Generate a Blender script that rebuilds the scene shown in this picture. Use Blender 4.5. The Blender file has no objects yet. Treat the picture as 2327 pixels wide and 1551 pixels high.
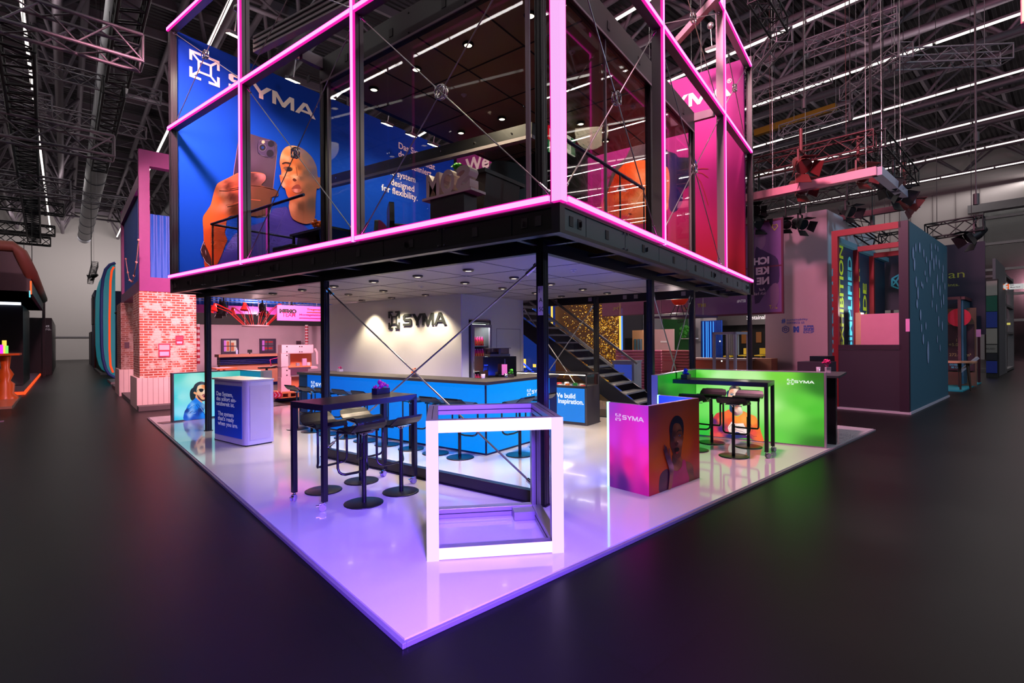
import bpy, math, random
from mathutils import Vector, Matrix
from mathutils.geometry import tessellate_polygon
random.seed(7)
PI = math.pi
SC = bpy.context.scene
COL = SC.collection

# ---------------- camera, exposure, world ----------------
# World axes: X and Y run along the two sides of the two-storey stand, Z up, z=0 on its white floor.
FPX, CX, CY = 1143.4, 1163.5, 775.5          # focal length and centre in pixels of the 2327x1551 frame
PITCH, ROLL, YAW, YAWH = 0.0003, -0.0075, 0.9352, 0.7264
CAMH = 1.70
_cp, _sp, _cr, _sr = math.cos(PITCH), math.sin(PITCH), math.cos(ROLL), math.sin(ROLL)
_A = Matrix(((1, 0, 0), (0, _sp, -_cp), (0, _cp, _sp)))
_B = Matrix(((_cr, -_sr, 0), (_sr, _cr, 0), (0, 0, 1)))
_S = Matrix(((math.cos(YAW), -math.sin(YAW), 0), (math.sin(YAW), math.cos(YAW), 0), (0, 0, 1)))
TC = _B @ _A @ _S
cam = bpy.data.cameras.new('camera'); camo = bpy.data.objects.new('camera', cam); COL.objects.link(camo)
cam.sensor_width = 36; cam.lens = FPX / 2327 * 36; cam.clip_start = .05; cam.clip_end = 400
_R = Matrix((TC[0], -TC[1], -TC[2])).transposed().to_4x4()
camo.matrix_world = Matrix.Translation((0, 0, CAMH)) @ _R
SC.camera = camo
SC.view_settings.view_transform = 'Standard'
try: SC.view_settings.look = 'None'
except Exception: pass
SC.view_settings.exposure = 0.0; SC.view_settings.gamma = 1; SC.view_settings.use_curve_mapping = False
SC.cycles.use_denoising = True
SC.cycles.max_bounces = 7; SC.cycles.transparent_max_bounces = 16; SC.cycles.caustics_reflective = False
SC.cycles.caustics_refractive = False; SC.cycles.sample_clamp_indirect = 6
w = bpy.data.worlds.new('hall_air'); SC.world = w; w.use_nodes = True
w.node_tree.nodes['Background'].inputs[0].default_value = (.30, .26, .30, 1)
w.node_tree.nodes['Background'].inputs[1].default_value = .11

# hall axes are turned by HA from the stand axes
HA = YAWH - YAW
HM = Matrix.Rotation(HA, 4, 'Z')
HMI = HM.inverted()
def lin(c):
    return tuple((x / 255 / 12.92) if x <= 10 else ((x / 255 + .055) / 1.055) ** 2.4 for x in c)
# where the line of sight through a point of the photograph meets a plane of the place
def ray(px, py): return TC.transposed() @ Vector(((px - CX) / FPX, (py - CY) / FPX, 1))
C0 = Vector((0, 0, CAMH))
def on_x(px, py, X): d = ray(px, py); return C0 + d * (X / d.x)
def on_y(px, py, Y): d = ray(px, py); return C0 + d * (Y / d.y)
def on_z(px, py, Z): d = ray(px, py); return C0 + d * ((Z - CAMH) / d.z)
def hray(px, py): return (HMI.to_3x3() @ ray(px, py))
def h_x(px, py, X): d = hray(px, py); return C0 + d * (X / d.x)
def h_y(px, py, Y): d = hray(px, py); return C0 + d * (Y / d.y)
def h_z(px, py, Z): d = hray(px, py); return C0 + d * ((Z - CAMH) / d.z)

def lamp(name, kind, loc, energy, color, **kw):
    l = bpy.data.lights.new(name, kind); l.energy = energy; l.color = color
    o = bpy.data.objects.new(name, l); COL.objects.link(o); o.location = loc
    tgt = kw.pop('to', None); hall = kw.pop('hall', False)
    for k, v in kw.items(): setattr(l, k, v)
    if hall: o.location = HM @ Vector(loc)
    if tgt is not None:
        t = Vector(tgt)
        if hall: t = HM @ t
        o.rotation_euler = (t - o.location).to_track_quat('-Z', 'Y').to_euler()
    return o
# daylight-white work light from the rows of tubes high in the hall
ROWX = [-12.4, -6.75, -1.1, 4.5, 10.2, 15.85, 21.5, 27.2, 33, 38.8, 44.5, 50.2]
for x in ROWX:
    lamp('hall_tube_light', 'AREA', (x, 29, 13.96), 900 if x > 30 or x < -10 else 560, (1, .93, .92), to=(x, 29, 0), hall=True, shape='RECTANGLE', size=.14, size_y=86)
    lamp('hall_tube_uplight', 'AREA', (x, 29, 14.2), 210, (1, .90, .90), to=(x, 29, 30), hall=True, shape='RECTANGLE', size=.14, size_y=86)
lamp('wall_washer', 'AREA', (3, 69, 13), 1300, (1, .93, .92), to=(1, 78.6, 6), hall=True, shape='RECTANGLE', size=14, size_y=1.5)
lamp('added_cool_fill', 'AREA', (13, -8, 7), 520, (.55, .8, 1), to=(17, 2.6, 2.4), hall=True, size=.8)  # added lamp out of view, puts cool light on the map wall
lamp('booth_point_light', 'POINT', (16.0, 3.3, 2.3), 80, (1, .9, .85), hall=True, shadow_soft_size=.1)  # added lamp inside the map booth, brightens its lettering
# added pink and lilac fill lamps out of view, tinting floor and neighbouring booths
lamp('added_pink_fill', 'AREA', (.5, 8, 8), 300, (1, .40, .52), to=(2.9, 17.5, 2.2), hall=True, size=.6, spread=math.radians(62))
lamp('added_pink_fill', 'AREA', (6, 3.5, 9.4), 1500, (1, .40, .55), to=(17, 4, 2.5), hall=True, size=.8)
lamp('added_lilac_fill', 'AREA', (-.9, -1.9, 2.6), 250, (.20, .08, 1), to=(2.3, 2.3, 0), size=.8, spread=math.radians(48))  # added lamp behind the camera, colours the front floor
lamp('added_pink_fill', 'AREA', (4.6, 13.7, 3.7), 330, (1, .5, .58), to=(4.6, 18, 1.3), hall=True, size=.6)  # added lamp hidden behind the deck, lights the pale sculpture
lamp('booth_point_light', 'POINT', (5.2, 19.6, 2.6), 300, (1, .62, .68), hall=True, shadow_soft_size=.15)
lamp('booth_point_light', 'POINT', (7.6, 17, 2.6), 200, (1, .5, .62), hall=True, shadow_soft_size=.15)
lamp('booth_point_light', 'POINT', (16.3, 9.6, 2.4), 130, (1, .8, .75), hall=True, shadow_soft_size=.15)
lamp('booth_point_light', 'POINT', (18.8, 8.2, 2.6), 90, (1, .85, .75), hall=True, shadow_soft_size=.15)

# ---------------- materials ----------------
MATS = {}
def M(name, col=(128, 128, 128), rough=.5, metal=0, emit=None, es=1, vary=.06, scale=6, coat=0, alpha=1, spec=None, bump=0, attr=False):
    if name in MATS: return MATS[name]
    m = bpy.data.materials.new(name); m.use_nodes = True; MATS[name] = m
    nt = m.node_tree; b = nt.nodes['Principled BSDF']
    c = lin(col)
    b.inputs['Roughness'].default_value = rough; b.inputs['Metallic'].default_value = metal
    if coat: b.inputs['Coat Weight'].default_value = coat; b.inputs['Coat Roughness'].default_value = .03
    if spec is not None: b.inputs['Specular IOR Level'].default_value = spec
    tc = nt.nodes.new('ShaderNodeTexCoord')
    if attr:
        a = nt.nodes.new('ShaderNodeVertexColor'); a.layer_name = 'print'
        src = a.outputs['Color']
    else:
        n = nt.nodes.new('ShaderNodeTexNoise'); n.inputs['Scale'].default_value = scale; n.inputs['Detail'].default_value = 4
        nt.links.new(tc.outputs['Object'], n.inputs['Vector'])
        r = nt.nodes.new('ShaderNodeMapRange'); r.inputs['To Min'].default_value = 1 - vary; r.inputs['To Max'].default_value = 1 + vary
        nt.links.new(n.outputs['Fac'], r.inputs['Value'])
        x = nt.nodes.new('ShaderNodeVectorMath'); x.operation = 'SCALE'; x.inputs[0].default_value = c
        nt.links.new(r.outputs['Result'], x.inputs['Scale']); src = x.outputs['Vector']
        if bump:
            bp = nt.nodes.new('ShaderNodeBump'); bp.inputs['Strength'].default_value = bump
            nt.links.new(n.outputs['Fac'], bp.inputs['Height']); nt.links.new(bp.outputs['Normal'], b.inputs['Normal'])
    if emit is None:
        nt.links.new(src, b.inputs['Base Color'])
    else:
        if attr or emit == 'src':
            nt.links.new(src, b.inputs['Emission Color']); b.inputs['Base Color'].default_value = (.02, .02, .02, 1)
        else:
            b.inputs['Emission Color'].default_value = (*emit, 1); nt.links.new(src, b.inputs['Base Color'])
        b.inputs['Emission Strength'].default_value = es
    if alpha < 1: b.inputs['Alpha'].default_value = alpha
    return m
def E(name, col, s=1.0):  # a surface that gives off light, col in sRGB
    return M(name, (10, 10, 10), .5, emit=lin(col), es=s)
def nodes_of(m): return m.node_tree.nodes, m.node_tree.links, m.node_tree.nodes['Principled BSDF']
def grad(name, stops, axis='Z', lo=0, hi=1, emit=0, rough=.5, spec=None):
    """print with a colour run along one axis of the object's box"""
    if name in MATS: return MATS[name]
    m = M(name, rough=rough, spec=spec); N, L, b = nodes_of(m)
    tc = N.new('ShaderNodeTexCoord'); sp = N.new('ShaderNodeSeparateXYZ'); L.new(tc.outputs['Object'], sp.inputs[0])
    mr = N.new('ShaderNodeMapRange'); mr.inputs['From Min'].default_value = lo; mr.inputs['From Max'].default_value = hi
    L.new(sp.outputs[axis], mr.inputs['Value']); cr = N.new('ShaderNodeValToRGB'); L.new(mr.outputs['Result'], cr.inputs[0])
    el = cr.color_ramp.elements
    while len(el) < len(stops): el.new(.5)
    for e, (p, c) in zip(el, stops): e.position = p; e.color = (*lin(c), 1)
    if emit:
        L.new(cr.outputs[0], b.inputs['Emission Color']); b.inputs['Emission Strength'].default_value = emit
        for l in list(b.inputs['Base Color'].links): L.remove(l)
        b.inputs['Base Color'].default_value = (.002, .006, .02, 1)
    else: L.new(cr.outputs[0], b.inputs['Base Color'])
    return m
def glass(name, tint=(.975, .985, .985), mix=.1, rough=.0):
    """thin clear pane: lets light straight through, mirrors a little"""
    if name in MATS: return MATS[name]
    m = bpy.data.materials.new(name); m.use_nodes = True; MATS[name] = m; nt = m.node_tree; nt.nodes.clear()
    o = nt.nodes.new('ShaderNodeOutputMaterial'); t = nt.nodes.new('ShaderNodeBsdfTransparent'); g = nt.nodes.new('ShaderNodeBsdfGlossy')
    t.inputs[0].default_value = (*tint, 1); g.inputs['Roughness'].default_value = rough
    f = nt.nodes.new('ShaderNodeLayerWeight'); f.inputs[0].default_value = .12
    mr = nt.nodes.new('ShaderNodeMapRange'); mr.inputs['To Min'].default_value = mix * .18; mr.inputs['To Max'].default_value = .3
    x = nt.nodes.new('ShaderNodeMixShader'); nt.links.new(f.outputs['Fresnel'], mr.inputs['Value']); nt.links.new(mr.outputs[0], x.inputs[0])
    nt.links.new(t.outputs[0], x.inputs[1]); nt.links.new(g.outputs[0], x.inputs[2]); nt.links.new(x.outputs[0], o.inputs[0])
    return m

BLK = M('black_powder_coat', (20, 20, 24), .38, vary=.1)
BLKP = M('black_panel', (17, 17, 20), .45)
ALU = M('brushed_aluminium', (150, 150, 156), .35, .75)
ALUD = M('grey_aluminium_profile', (140, 130, 136), .45, .25)
CHR = M('chrome', (215, 215, 220), .12, 1)
WHT = M('white_board', (222, 220, 216), .55, vary=.02)
STL = M('steel_rod', (170, 166, 165), .3, .9)
GLS = glass('clear_glass')
DARK = M('soft_black', (12, 12, 13), .7)
TOPD = M('anthracite_worktop', (52, 48, 50), .4)

# ---------------- objects ----------------
ORG = {}
def props(o, label=None, cat=None, group=None, kind=None):
    if label: o['label'] = label
    if cat: o['category'] = cat
    if group: o['group'] = group
    if kind: o['kind'] = kind
    return o
def thing(name, loc, label, cat, group=None, rz=0, hall=False, kind=None):
    o = bpy.data.objects.new(name, None); COL.objects.link(o); o.empty_display_size = .1
    if hall: o.matrix_world = HM @ Matrix.Translation(loc) @ Matrix.Rotation(rz, 4, 'Z')
    else: o.location = loc; o.rotation_euler = (0, 0, rz)
    props(o, label, cat, group, kind)
    ORG[o.name] = (Vector(loc) if not rz else Vector((0, 0, 0)), hall)
    return o
class G:
    """gathers faces for one mesh"""
    def __init__(s): s.v = []; s.f = []; s.m = []; s.col = None; s.sm = []
    def add(s, vs, fs, mi=0, smooth=False):
        n = len(s.v); s.v += [Vector(v) for v in vs]
        for f in fs: s.f.append(tuple(i + n for i in f)); s.m.append(mi); s.sm.append(smooth)
        return s
    def box(s, x0, x1, y0, y1, z0, z1, mi=0):
        vs = [(x, y, z) for z in (z0, z1) for y in (y0, y1) for x in (x0, x1)]
        return s.add(vs, [(0, 2, 3, 1), (4, 5, 7, 6), (0, 1, 5, 4), (2, 6, 7, 3), (0, 4, 6, 2), (1, 3, 7, 5)], mi)
    def obox(s, c, ax, ay, az, mi=0):
        c, ax, ay, az = map(Vector, (c, ax, ay, az))
        vs = [c + ax * i + ay * j + az * k for k in (-1, 1) for j in (-1, 1) for i in (-1, 1)]
        return s.add(vs, [(0, 2, 3, 1), (4, 5, 7, 6), (0, 1, 5, 4), (2, 6, 7, 3), (0, 4, 6, 2), (1, 3, 7, 5)], mi)
    def bar(s, a, b, w, h=None, mi=0, up=(0, 0, 1)):
        a, b = Vector(a), Vector(b); h = h or w; d = (b - a); L = d.length
        if L < 1e-6: return s
        d.normalize(); u = Vector(up)
        if abs(d.dot(u)) > .98: u = Vector((0, 1, 0)) if abs(d.y) < .9 else Vector((1, 0, 0))
        x = d.cross(u).normalized(); y = x.cross(d)
        return s.obox((a + b) / 2, d * L / 2, x * w / 2, y * h / 2, mi)
    def cyl(s, a, b, r, r2=None, n=12, mi=0, caps=True):
        a, b = Vector(a), Vector(b); r2 = r if r2 is None else r2; d = (b - a)
        if d.length < 1e-7: return s
        d.normalize(); u = Vector((0, 0, 1)) if abs(d.z) < .95 else Vector((1, 0, 0))
        x = d.cross(u).normalized(); y = d.cross(x)
        vs = [p + (x * math.cos(2 * PI * i / n) + y * math.sin(2 * PI * i / n)) * q for p, q in ((a, r), (b, r2)) for i in range(n)]
        s.add(vs, [(i, (i + 1) % n, n + (i + 1) % n, n + i) for i in range(n)], mi, True)
        if caps: s.add(vs, [tuple(range(n))[::-1], tuple(range(n, 2 * n))], mi)
        return s
    def tube(s, pts, r, n=8, mi=0, closed=False):
        pts = [Vector(p) for p in pts]; rings = []; N = len(pts); px = None
        for i, p in enumerate(pts):
            a = pts[(i - 1) % N] if (i or closed) else p; b = pts[(i + 1) % N] if (i < N - 1 or closed) else p
            d = (b - a).normalized()
            if px is None:
                u = Vector((0, 0, 1)) if abs(d.z) < .9 else Vector((1, 0, 0)); px = d.cross(u).normalized()
            px = (px - d * px.dot(d)).normalized(); y = d.cross(px)
            rings.append([p + (px * math.cos(2 * PI * k / n) + y * math.sin(2 * PI * k / n)) * r for k in range(n)])
        vs = [v for q in rings for v in q]; fs = []
        for i in range(N if closed else N - 1):
            j = (i + 1) % N
            for k in range(n): fs.append((i * n + k, i * n + (k + 1) % n, j * n + (k + 1) % n, j * n + k))
        s.add(vs, fs, mi, True)
        if not closed: s.add(vs, [tuple(range(n))[::-1], tuple(range((N - 1) * n, N * n))], mi)
        return s
    def lathe(s, prof, c=(0, 0, 0), n=20, mi=0):
        c = Vector(c); vs = [c + Vector((r * math.cos(2 * PI * i / n), r * math.sin(2 * PI * i / n), z)) for r, z in prof for i in range(n)]
        fs = [(j * n + i, j * n + (i + 1) % n, (j + 1) * n + (i + 1) % n, (j + 1) * n + i) for j in range(len(prof) - 1) for i in range(n)]
        s.add(vs, fs, mi, True); s.add(vs, [tuple(range(n))[::-1], tuple(range((len(prof) - 1) * n, len(prof) * n))], mi); return s
    def ball(s, c, r, n=10, mi=0, sz=1):
        return s.lathe([(max(1e-4, r * math.sin(PI * i / n)), -r * sz * math.cos(PI * i / n)) for i in range(n + 1)], c, n + 2, mi)
    def poly(s, pts, mi=0, thick=None):
        """flat outline (any shape); thick = a vector to give it depth"""
        pts = [Vector(p) for p in pts]; tri = tessellate_polygon([pts]); n = len(pts)
        if thick is None: return s.add(pts, [tuple(t) for t in tri], mi)
        t = Vector(thick); s.add(pts, [tuple(q) for q in tri], mi); s.add([p + t for p in pts], [tuple(q)[::-1] for q in tri], mi)
        return s.add(pts + [p + t for p in pts], [(i, (i + 1) % n, n + (i + 1) % n, n + i) for i in range(n)], mi)
    def geo(s, vf, fn, mi=0):
        return s.add([fn(v) for v in vf[0]], vf[1], mi)
    def out(s, name, mats, parent=None, label=None, cat=None, group=None, kind=None, hall=False, bevel=0, local=False, origin=None):
        if not isinstance(mats, (list, tuple)): mats = [mats]
        vs = s.v
        if parent is not None:
            org, ph = ORG[parent.name]; hall = False
            if not local: vs = [v - org for v in vs]
            loc = None; ORG_ = (org, ph)
        else:
            if local: loc = Vector((0, 0, 0))
            elif origin is not None: loc = Vector(origin)
            else:
                xs = [v.x for v in vs]; ys = [v.y for v in vs]; zs = [v.z for v in vs]
                loc = Vector(((min(xs) + max(xs)) / 2, (min(ys) + max(ys)) / 2, min(zs)))
            vs = [v - loc for v in vs]; ORG_ = (loc, hall)
        me = bpy.data.meshes.new(name); me.from_pydata([tuple(v) for v in vs], [], s.f)
        for m in mats: me.materials.append(m)
        me.polygons.foreach_set('material_index', s.m); me.polygons.foreach_set('use_smooth', s.sm)
        if s.col:
            a = me.color_attributes.new('print', 'FLOAT_COLOR', 'POINT')
            for i, c in enumerate(s.col): a.data[i].color = (*c, 1)
        me.update()
        o = bpy.data.objects.new(name, me); COL.objects.link(o)
        if parent is not None: o.parent = parent
        elif hall: o.matrix_world = HM @ Matrix.Translation(loc)
        else: o.location = loc
        ORG[o.name] = ORG_
        if bevel:
            b = o.modifiers.new('bevel', 'BEVEL'); b.width = bevel; b.segments = 2; b.limit_method = 'ANGLE'
        return props(o, label, cat, group, kind)
def dup(root, loc=None, rz=None, label=None, group=None, mat=None):
    def cp(o, par):
        c = o.copy(); COL.objects.link(c)
        if par is not None: c.parent = par
        for ch in o.children: cp(ch, c)
        return c
    r = cp(root, None)
    if mat is not None: r.matrix_world = mat
    if loc is not None: r.location = loc
    if rz is not None: r.rotation_euler = (0, 0, rz)
    if label: r['label'] = label
    if group: r['group'] = group
    return r
TXT = {}
def text(s, bold=.0, sp=1.0, align='LEFT', lead=1.0):
    """outline lettering as flat geometry: (verts, faces), 1 high"""
    k = (s, bold, sp, align, lead)
    if k in TXT: return TXT[k]
    cu = bpy.data.curves.new('t', 'FONT'); cu.body = s; cu.offset = bold; cu.space_character = sp; cu.align_x = align; cu.space_line = lead
    cu.resolution_u = 4; o = bpy.data.objects.new('t', cu); COL.objects.link(o)
    bpy.context.view_layer.update()
    me = bpy.data.meshes.new_from_object(o.evaluated_get(bpy.context.evaluated_depsgraph_get()))
    r = ([tuple(v.co) for v in me.vertices], [tuple(p.vertices) for p in me.polygons])
    bpy.data.objects.remove(o); bpy.data.curves.remove(cu); bpy.data.meshes.remove(me); TXT[k] = r
    return r
def width(vf): return max(v[0] for v in vf[0]) - min(v[0] for v in vf[0])
def put(g, vf, o, ux, uy, h, wd=None, mi=0, n=None):
    """lay lettering on a plane: o lower left corner, ux to the right, uy up, h letter height, wd full width"""
    o, ux, uy = Vector(o), Vector(ux), Vector(uy); x0 = min(v[0] for v in vf[0]); y0 = min(v[1] for v in vf[0]); y1 = max(v[1] for v in vf[0])
    sy = h / (y1 - y0); sx = sy if wd is None else wd / width(vf)
    return g.geo(vf, lambda v: o + ux * ((v[0] - x0) * sx) + uy * ((v[1] - y0) * sy), mi)
def quadmap(pts):
    """unit square (lower left, lower right, upper right, upper left) onto four points"""
    a, b, c, d = map(Vector, pts)
    return lambda v: a * (1 - v[0]) * (1 - v[1]) + b * v[0] * (1 - v[1]) + c * v[0] * v[1] + d * (1 - v[0]) * v[1]
def fit(vf):
    x0 = min(v[0] for v in vf[0]); x1 = max(v[0] for v in vf[0]); y0 = min(v[1] for v in vf[0]); y1 = max(v[1] for v in vf[0])
    return ([((v[0] - x0) / (x1 - x0), (v[1] - y0) / (y1 - y0), 0) for v in vf[0]], vf[1])
def merge(parts):
    v, f = [], []
    for pv, pf in parts:
        n = len(v); v += list(pv); f += [tuple(i + n for i in q) for q in pf]
    return v, f
def shape(pts):
    P = [Vector((x, y, 0)) for x, y in pts]; return [tuple(p) for p in P], [tuple(t) for t in tessellate_polygon([P])]
def logo_icon():
    """cube corner mark: inner square, four diagonals ending in corner arrows; unit square"""
    out = []
    def bar(a, b, w):
        a, b = Vector((*a, 0)), Vector((*b, 0)); d = (b - a).normalized(); n = Vector((-d.y, d.x, 0)) * w / 2
        return shape([((a + n).x, (a + n).y), ((a - n).x, (a - n).y), ((b - n).x, (b - n).y), ((b + n).x, (b + n).y)])
    w = .075; a, b = .30, .70
    out += [bar((a - w / 2, a), (b + w / 2, a), w), bar((a - w / 2, b), (b + w / 2, b), w), bar((a, a + w / 2), (a, b - w / 2), w), bar((b, a + w / 2), (b, b - w / 2), w)]
    for sx in (0, 1):
        for sy in (0, 1):
            cx, cy = (.045 if sx == 0 else .955), (.045 if sy == 0 else .955); ix, iy = (a if sx == 0 else b), (a if sy == 0 else b)
            q = 1 if sx == 0 else -1; r = 1 if sy == 0 else -1; d = .053; px_, py_ = cx + .045 * q, cy + .045 * r; Qx, Qy = ix - q * w / 2, iy - r * w / 2
            out.append(shape([(px_, py_), (px_ + q * d, py_), (Qx + q * d, Qy), (Qx, Qy), (Qx, Qy + r * d), (px_, py_ + r * d)]))
            out.append(bar((cx - .045 * q, cy), (cx + .33 * q, cy), .09)); out.append(bar((cx, cy + .045 * r), (cx, cy + .33 * r), .09))
    return merge(out)
def syma():
    """the four wide bold capitals; height 1, width about 5.4"""
    S = [(0, 0), (1.02, 0), (1.2, .12), (1.2, .5), (1.05, .62), (.28, .62), (.28, .8), (1.16, .8), (1.16, 1), (.2, 1), (0, .86), (0, .54), (.16, .42), (.92, .42), (.92, .21), (0, .21)]
    Y = [(.55, 0), (.83, 0), (.83, .36), (1.4, 1), (1.06, 1), (.69, .58), (.33, 1), (0, 1), (.55, .36)]
    Mm = [(0, 0), (.26, 0), (.26, .62), (.66, 0), (.86, 0), (1.26, .62), (1.26, 0), (1.52, 0), (1.52, 1), (1.2, 1), (.76, .34), (.32, 1), (0, 1)]
    A1 = [(0, 0), (.3, 0), (.43, .22), (1.09, .22), (1.22, 0), (1.54, 0), (.92, 1), (.6, 1)]
    A2 = [(.53, .40), (.98, .40), (.76, .78)]
    Af = [(0, 0), (.3, 0), (.43, .22), (1.09, .22), (1.22, 0), (1.54, 0), (.92, 1), (.76, 1), (.76, .78), (.98, .40), (.53, .40), (.76, .78), (.76, 1), (.6, 1)]
    o = []; x = 0
    for L, wd in ((S, 1.3), (Y, 1.42), (Mm, 1.58)):
        o.append(shape([(a + x, b) for a, b in L])); x += wd
    L = [(0, 0), (.3, 0), (.53, .40), (.76, .78), (.76, 1), (.6, 1)]; R = [(1.22, 0), (1.54, 0), (.92, 1), (.76, 1), (.76, .78), (.98, .40)]
    B = [(.43, .22), (1.09, .22), (.98, .40), (.53, .40)]
    for q in (L, R, B): o.append(shape([(a + x, b) for a, b in q]))
    return merge(o)
ICON, SYMA = logo_icon(), syma()
def logo(g, o, ux, uy, h, mi=0, n=None):
    """icon and name in a row; h is the icon's height"""
    o, ux, uy = Vector(o), Vector(ux), Vector(uy)
    g.geo(ICON, lambda v: o + ux * v[0] * h + uy * v[1] * h, mi)
    k = h * .56
    g.geo(SYMA, lambda v: o + ux * (h * 1.3 + v[0] * k) + uy * (h * .22 + v[1] * k), mi)
def smooth(pts, k=3):
    n = len(pts); out = []
    for i in range(n):
        p0, p1, p2, p3 = (pts[(i + j) % n] for j in (-1, 0, 1, 2))
        for t in range(k):
            t /= k
            out.append(tuple(.5 * (2 * p1[a] + (p2[a] - p0[a]) * t + (2 * p0[a] - 5 * p1[a] + 4 * p2[a] - p3[a]) * t * t + (3 * p1[a] - p0[a] - 3 * p2[a] + p3[a]) * t ** 3) for a in (0, 1)))
    return out
class Print:
    """a printed picture built up of coloured patches on one plane; place() sends a point of the picture to the panel"""
    def __init__(s, place, normal, step=.0006, gain=1, gam=1): s.gain = gain; s.gam = gam; s.g = G(); s.g.col = []; s.place = place; s.n = Vector(normal); s.k = 0; s.step = step
    def patch(s, pts, cols, sm=3, cell=None, alpha=None):
        """cols: one colour, or a list of (x, y, colour) samples that blend into each other"""
        if sm: pts = smooth(pts, sm)
        s.k += 1; off = s.n * s.step * s.k
        single = not isinstance(cols, list)
        V = [tuple(p) for p in pts]; T = [tuple(t) for t in tessellate_polygon([[Vector((*p, 0)) for p in pts]])]
        if not single:
            xs = [p[0] for p in pts]; ys = [p[1] for p in pts]; lim = cell or max(max(xs) - min(xs), max(ys) - min(ys)) / 16
            for _ in range(9):
                mid = {}; NT = []; hit = False
                def mp(a, b):
                    k = (min(a, b), max(a, b))
                    if math.dist(V[a], V[b]) <= lim: return None
                    if k not in mid: mid[k] = len(V); V.append(((V[a][0] + V[b][0]) / 2, (V[a][1] + V[b][1]) / 2))
                    return mid[k]
                for a, b, c in T:
                    m = [mp(a, b), mp(b, c), mp(c, a)]; q = [x is not None for x in m]
                    if any(q): hit = True
                    if all(q): NT += [(a, m[0], m[2]), (m[0], b, m[1]), (m[2], m[1], c), (m[0], m[1], m[2])]
                    elif not any(q): NT.append((a, b, c))
                    else:
                        loop = [a] + ([m[0]] if q[0] else []) + [b] + ([m[1]] if q[1] else []) + [c] + ([m[2]] if q[2] else [])
                        i = [j for j, x in enumerate(loop) if x in m][0]; loop = loop[i:] + loop[:i]
                        for j in range(1, len(loop) - 1): NT.append((loop[0], loop[j], loop[j + 1]))
                T = NT
                if not hit: break
        def colour(p):
            if single: return tuple(q ** s.gam * s.gain for q in lin(cols))
            W = 0; c = [0, 0, 0]
            for x, y, q in cols:
                ww = 1 / ((p[0] - x) ** 2 + (p[1] - y) ** 2 + 1e-3) ** 1.6; W += ww
                for i in range(3): c[i] += ww * q[i]
            return tuple(q ** s.gam * s.gain for q in lin([x / W for x in c]))
        s.g.add([Vector(s.place(*p)) + off for p in V], T); s.g.col += [colour(p) for p in V]
        return s
    def line(s, a, b, w, col, w2=None):
        a, b = Vector(a), Vector(b); d = (b - a).normalized(); n = Vector((-d.y, d.x)) * w / 2; n2 = n * ((w2 if w2 is not None else w) / w)
        return s.patch([tuple(a + n), tuple(a - n), tuple(b - n2), tuple(b + n2)], col, 0)
    def curve(s, pts, w, col):
        for a, b in zip(pts, pts[1:]): s.k -= 1; s.line(a, b, w, col)
        s.k += 1; return s
    def vf(s, vf, fn, col):
        s.k += 1; off = s.n * s.step * s.k; s.g.add([Vector(s.place(*fn(v))) + off for v in vf[0]], vf[1]); s.g.col += [lin(col)] * len(vf[0]); return s
# ---------------- hall shell ----------------
FL = -.04
def wavy(name, col, scale, axis='X', rough=.6, dist=.6):
    m = M(name, col, rough); N, L, b = nodes_of(m); tc = N.new('ShaderNodeTexCoord'); wv = N.new('ShaderNodeTexWave'); wv.bands_direction = axis
    wv.inputs['Scale'].default_value = scale; L.new(tc.outputs['Object'], wv.inputs['Vector']); bp = N.new('ShaderNodeBump'); bp.inputs['Distance'].default_value = dist
    bp.inputs['Strength'].default_value = 1; L.new(wv.outputs['Fac'], bp.inputs['Height']); L.new(bp.outputs['Normal'], b.inputs['Normal']); return m
fm = M('hall_floor_carpet_tiles', (11, 10, 12), .36, vary=.25, scale=.6, spec=.16)
N_, L_, b_ = nodes_of(fm)
bk = N_.new('ShaderNodeTexBrick'); tc_ = N_.new('ShaderNodeTexCoord'); L_.new(tc_.outputs['Object'], bk.inputs['Vector'])
bk.offset = 0; bk.inputs['Scale'].default_value = 1; bk.inputs['Brick Width'].default_value = 1.0; bk.inputs['Row Height'].default_value = 1.0
bk.inputs['Mortar Size'].default_value = .004
bk.inputs['Color1'].default_value = (1, 1, 1, 1); bk.inputs['Color2'].default_value = (.86, .86, .86, 1); bk.inputs['Mortar'].default_value = (.5, .5, .5, 1)
src_ = b_.inputs['Base Color'].links[0].from_socket; mx_ = N_.new('ShaderNodeVectorMath'); mx_.operation = 'MULTIPLY'
L_.new(src_, mx_.inputs[0]); L_.new(bk.outputs['Color'], mx_.inputs[1]); L_.new(mx_.outputs[0], b_.inputs['Base Color'])
G().box(-42, 56.5, -22, 79, FL - .3, FL).out('floor', fm, kind='structure', hall=True)
G().box(-42, 56.5, -22, 79, 17.2, 17.5).out('ceiling', wavy('corrugated_roof_deck', (92, 84, 90), 1.1, 'Y', dist=1.2), kind='structure', hall=True)
WALLM = M('hall_wall_panels', (176, 168, 166), .8, vary=.05, scale=.2)
G().box(-42, 56.5, 78.6, 79, FL, 17.2).out('wall_back', WALLM, kind='structure', hall=True)
G().box(-42, 56.5, 78.5, 78.6, 2.55, 2.7).out('trim_1', M('grey_joint', (110, 104, 108), .7), kind='structure', hall=True)
G().box(-42.3, -42, -22, 79, FL, 17.2).out('wall_left', WALLM, kind='structure', hall=True)
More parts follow.
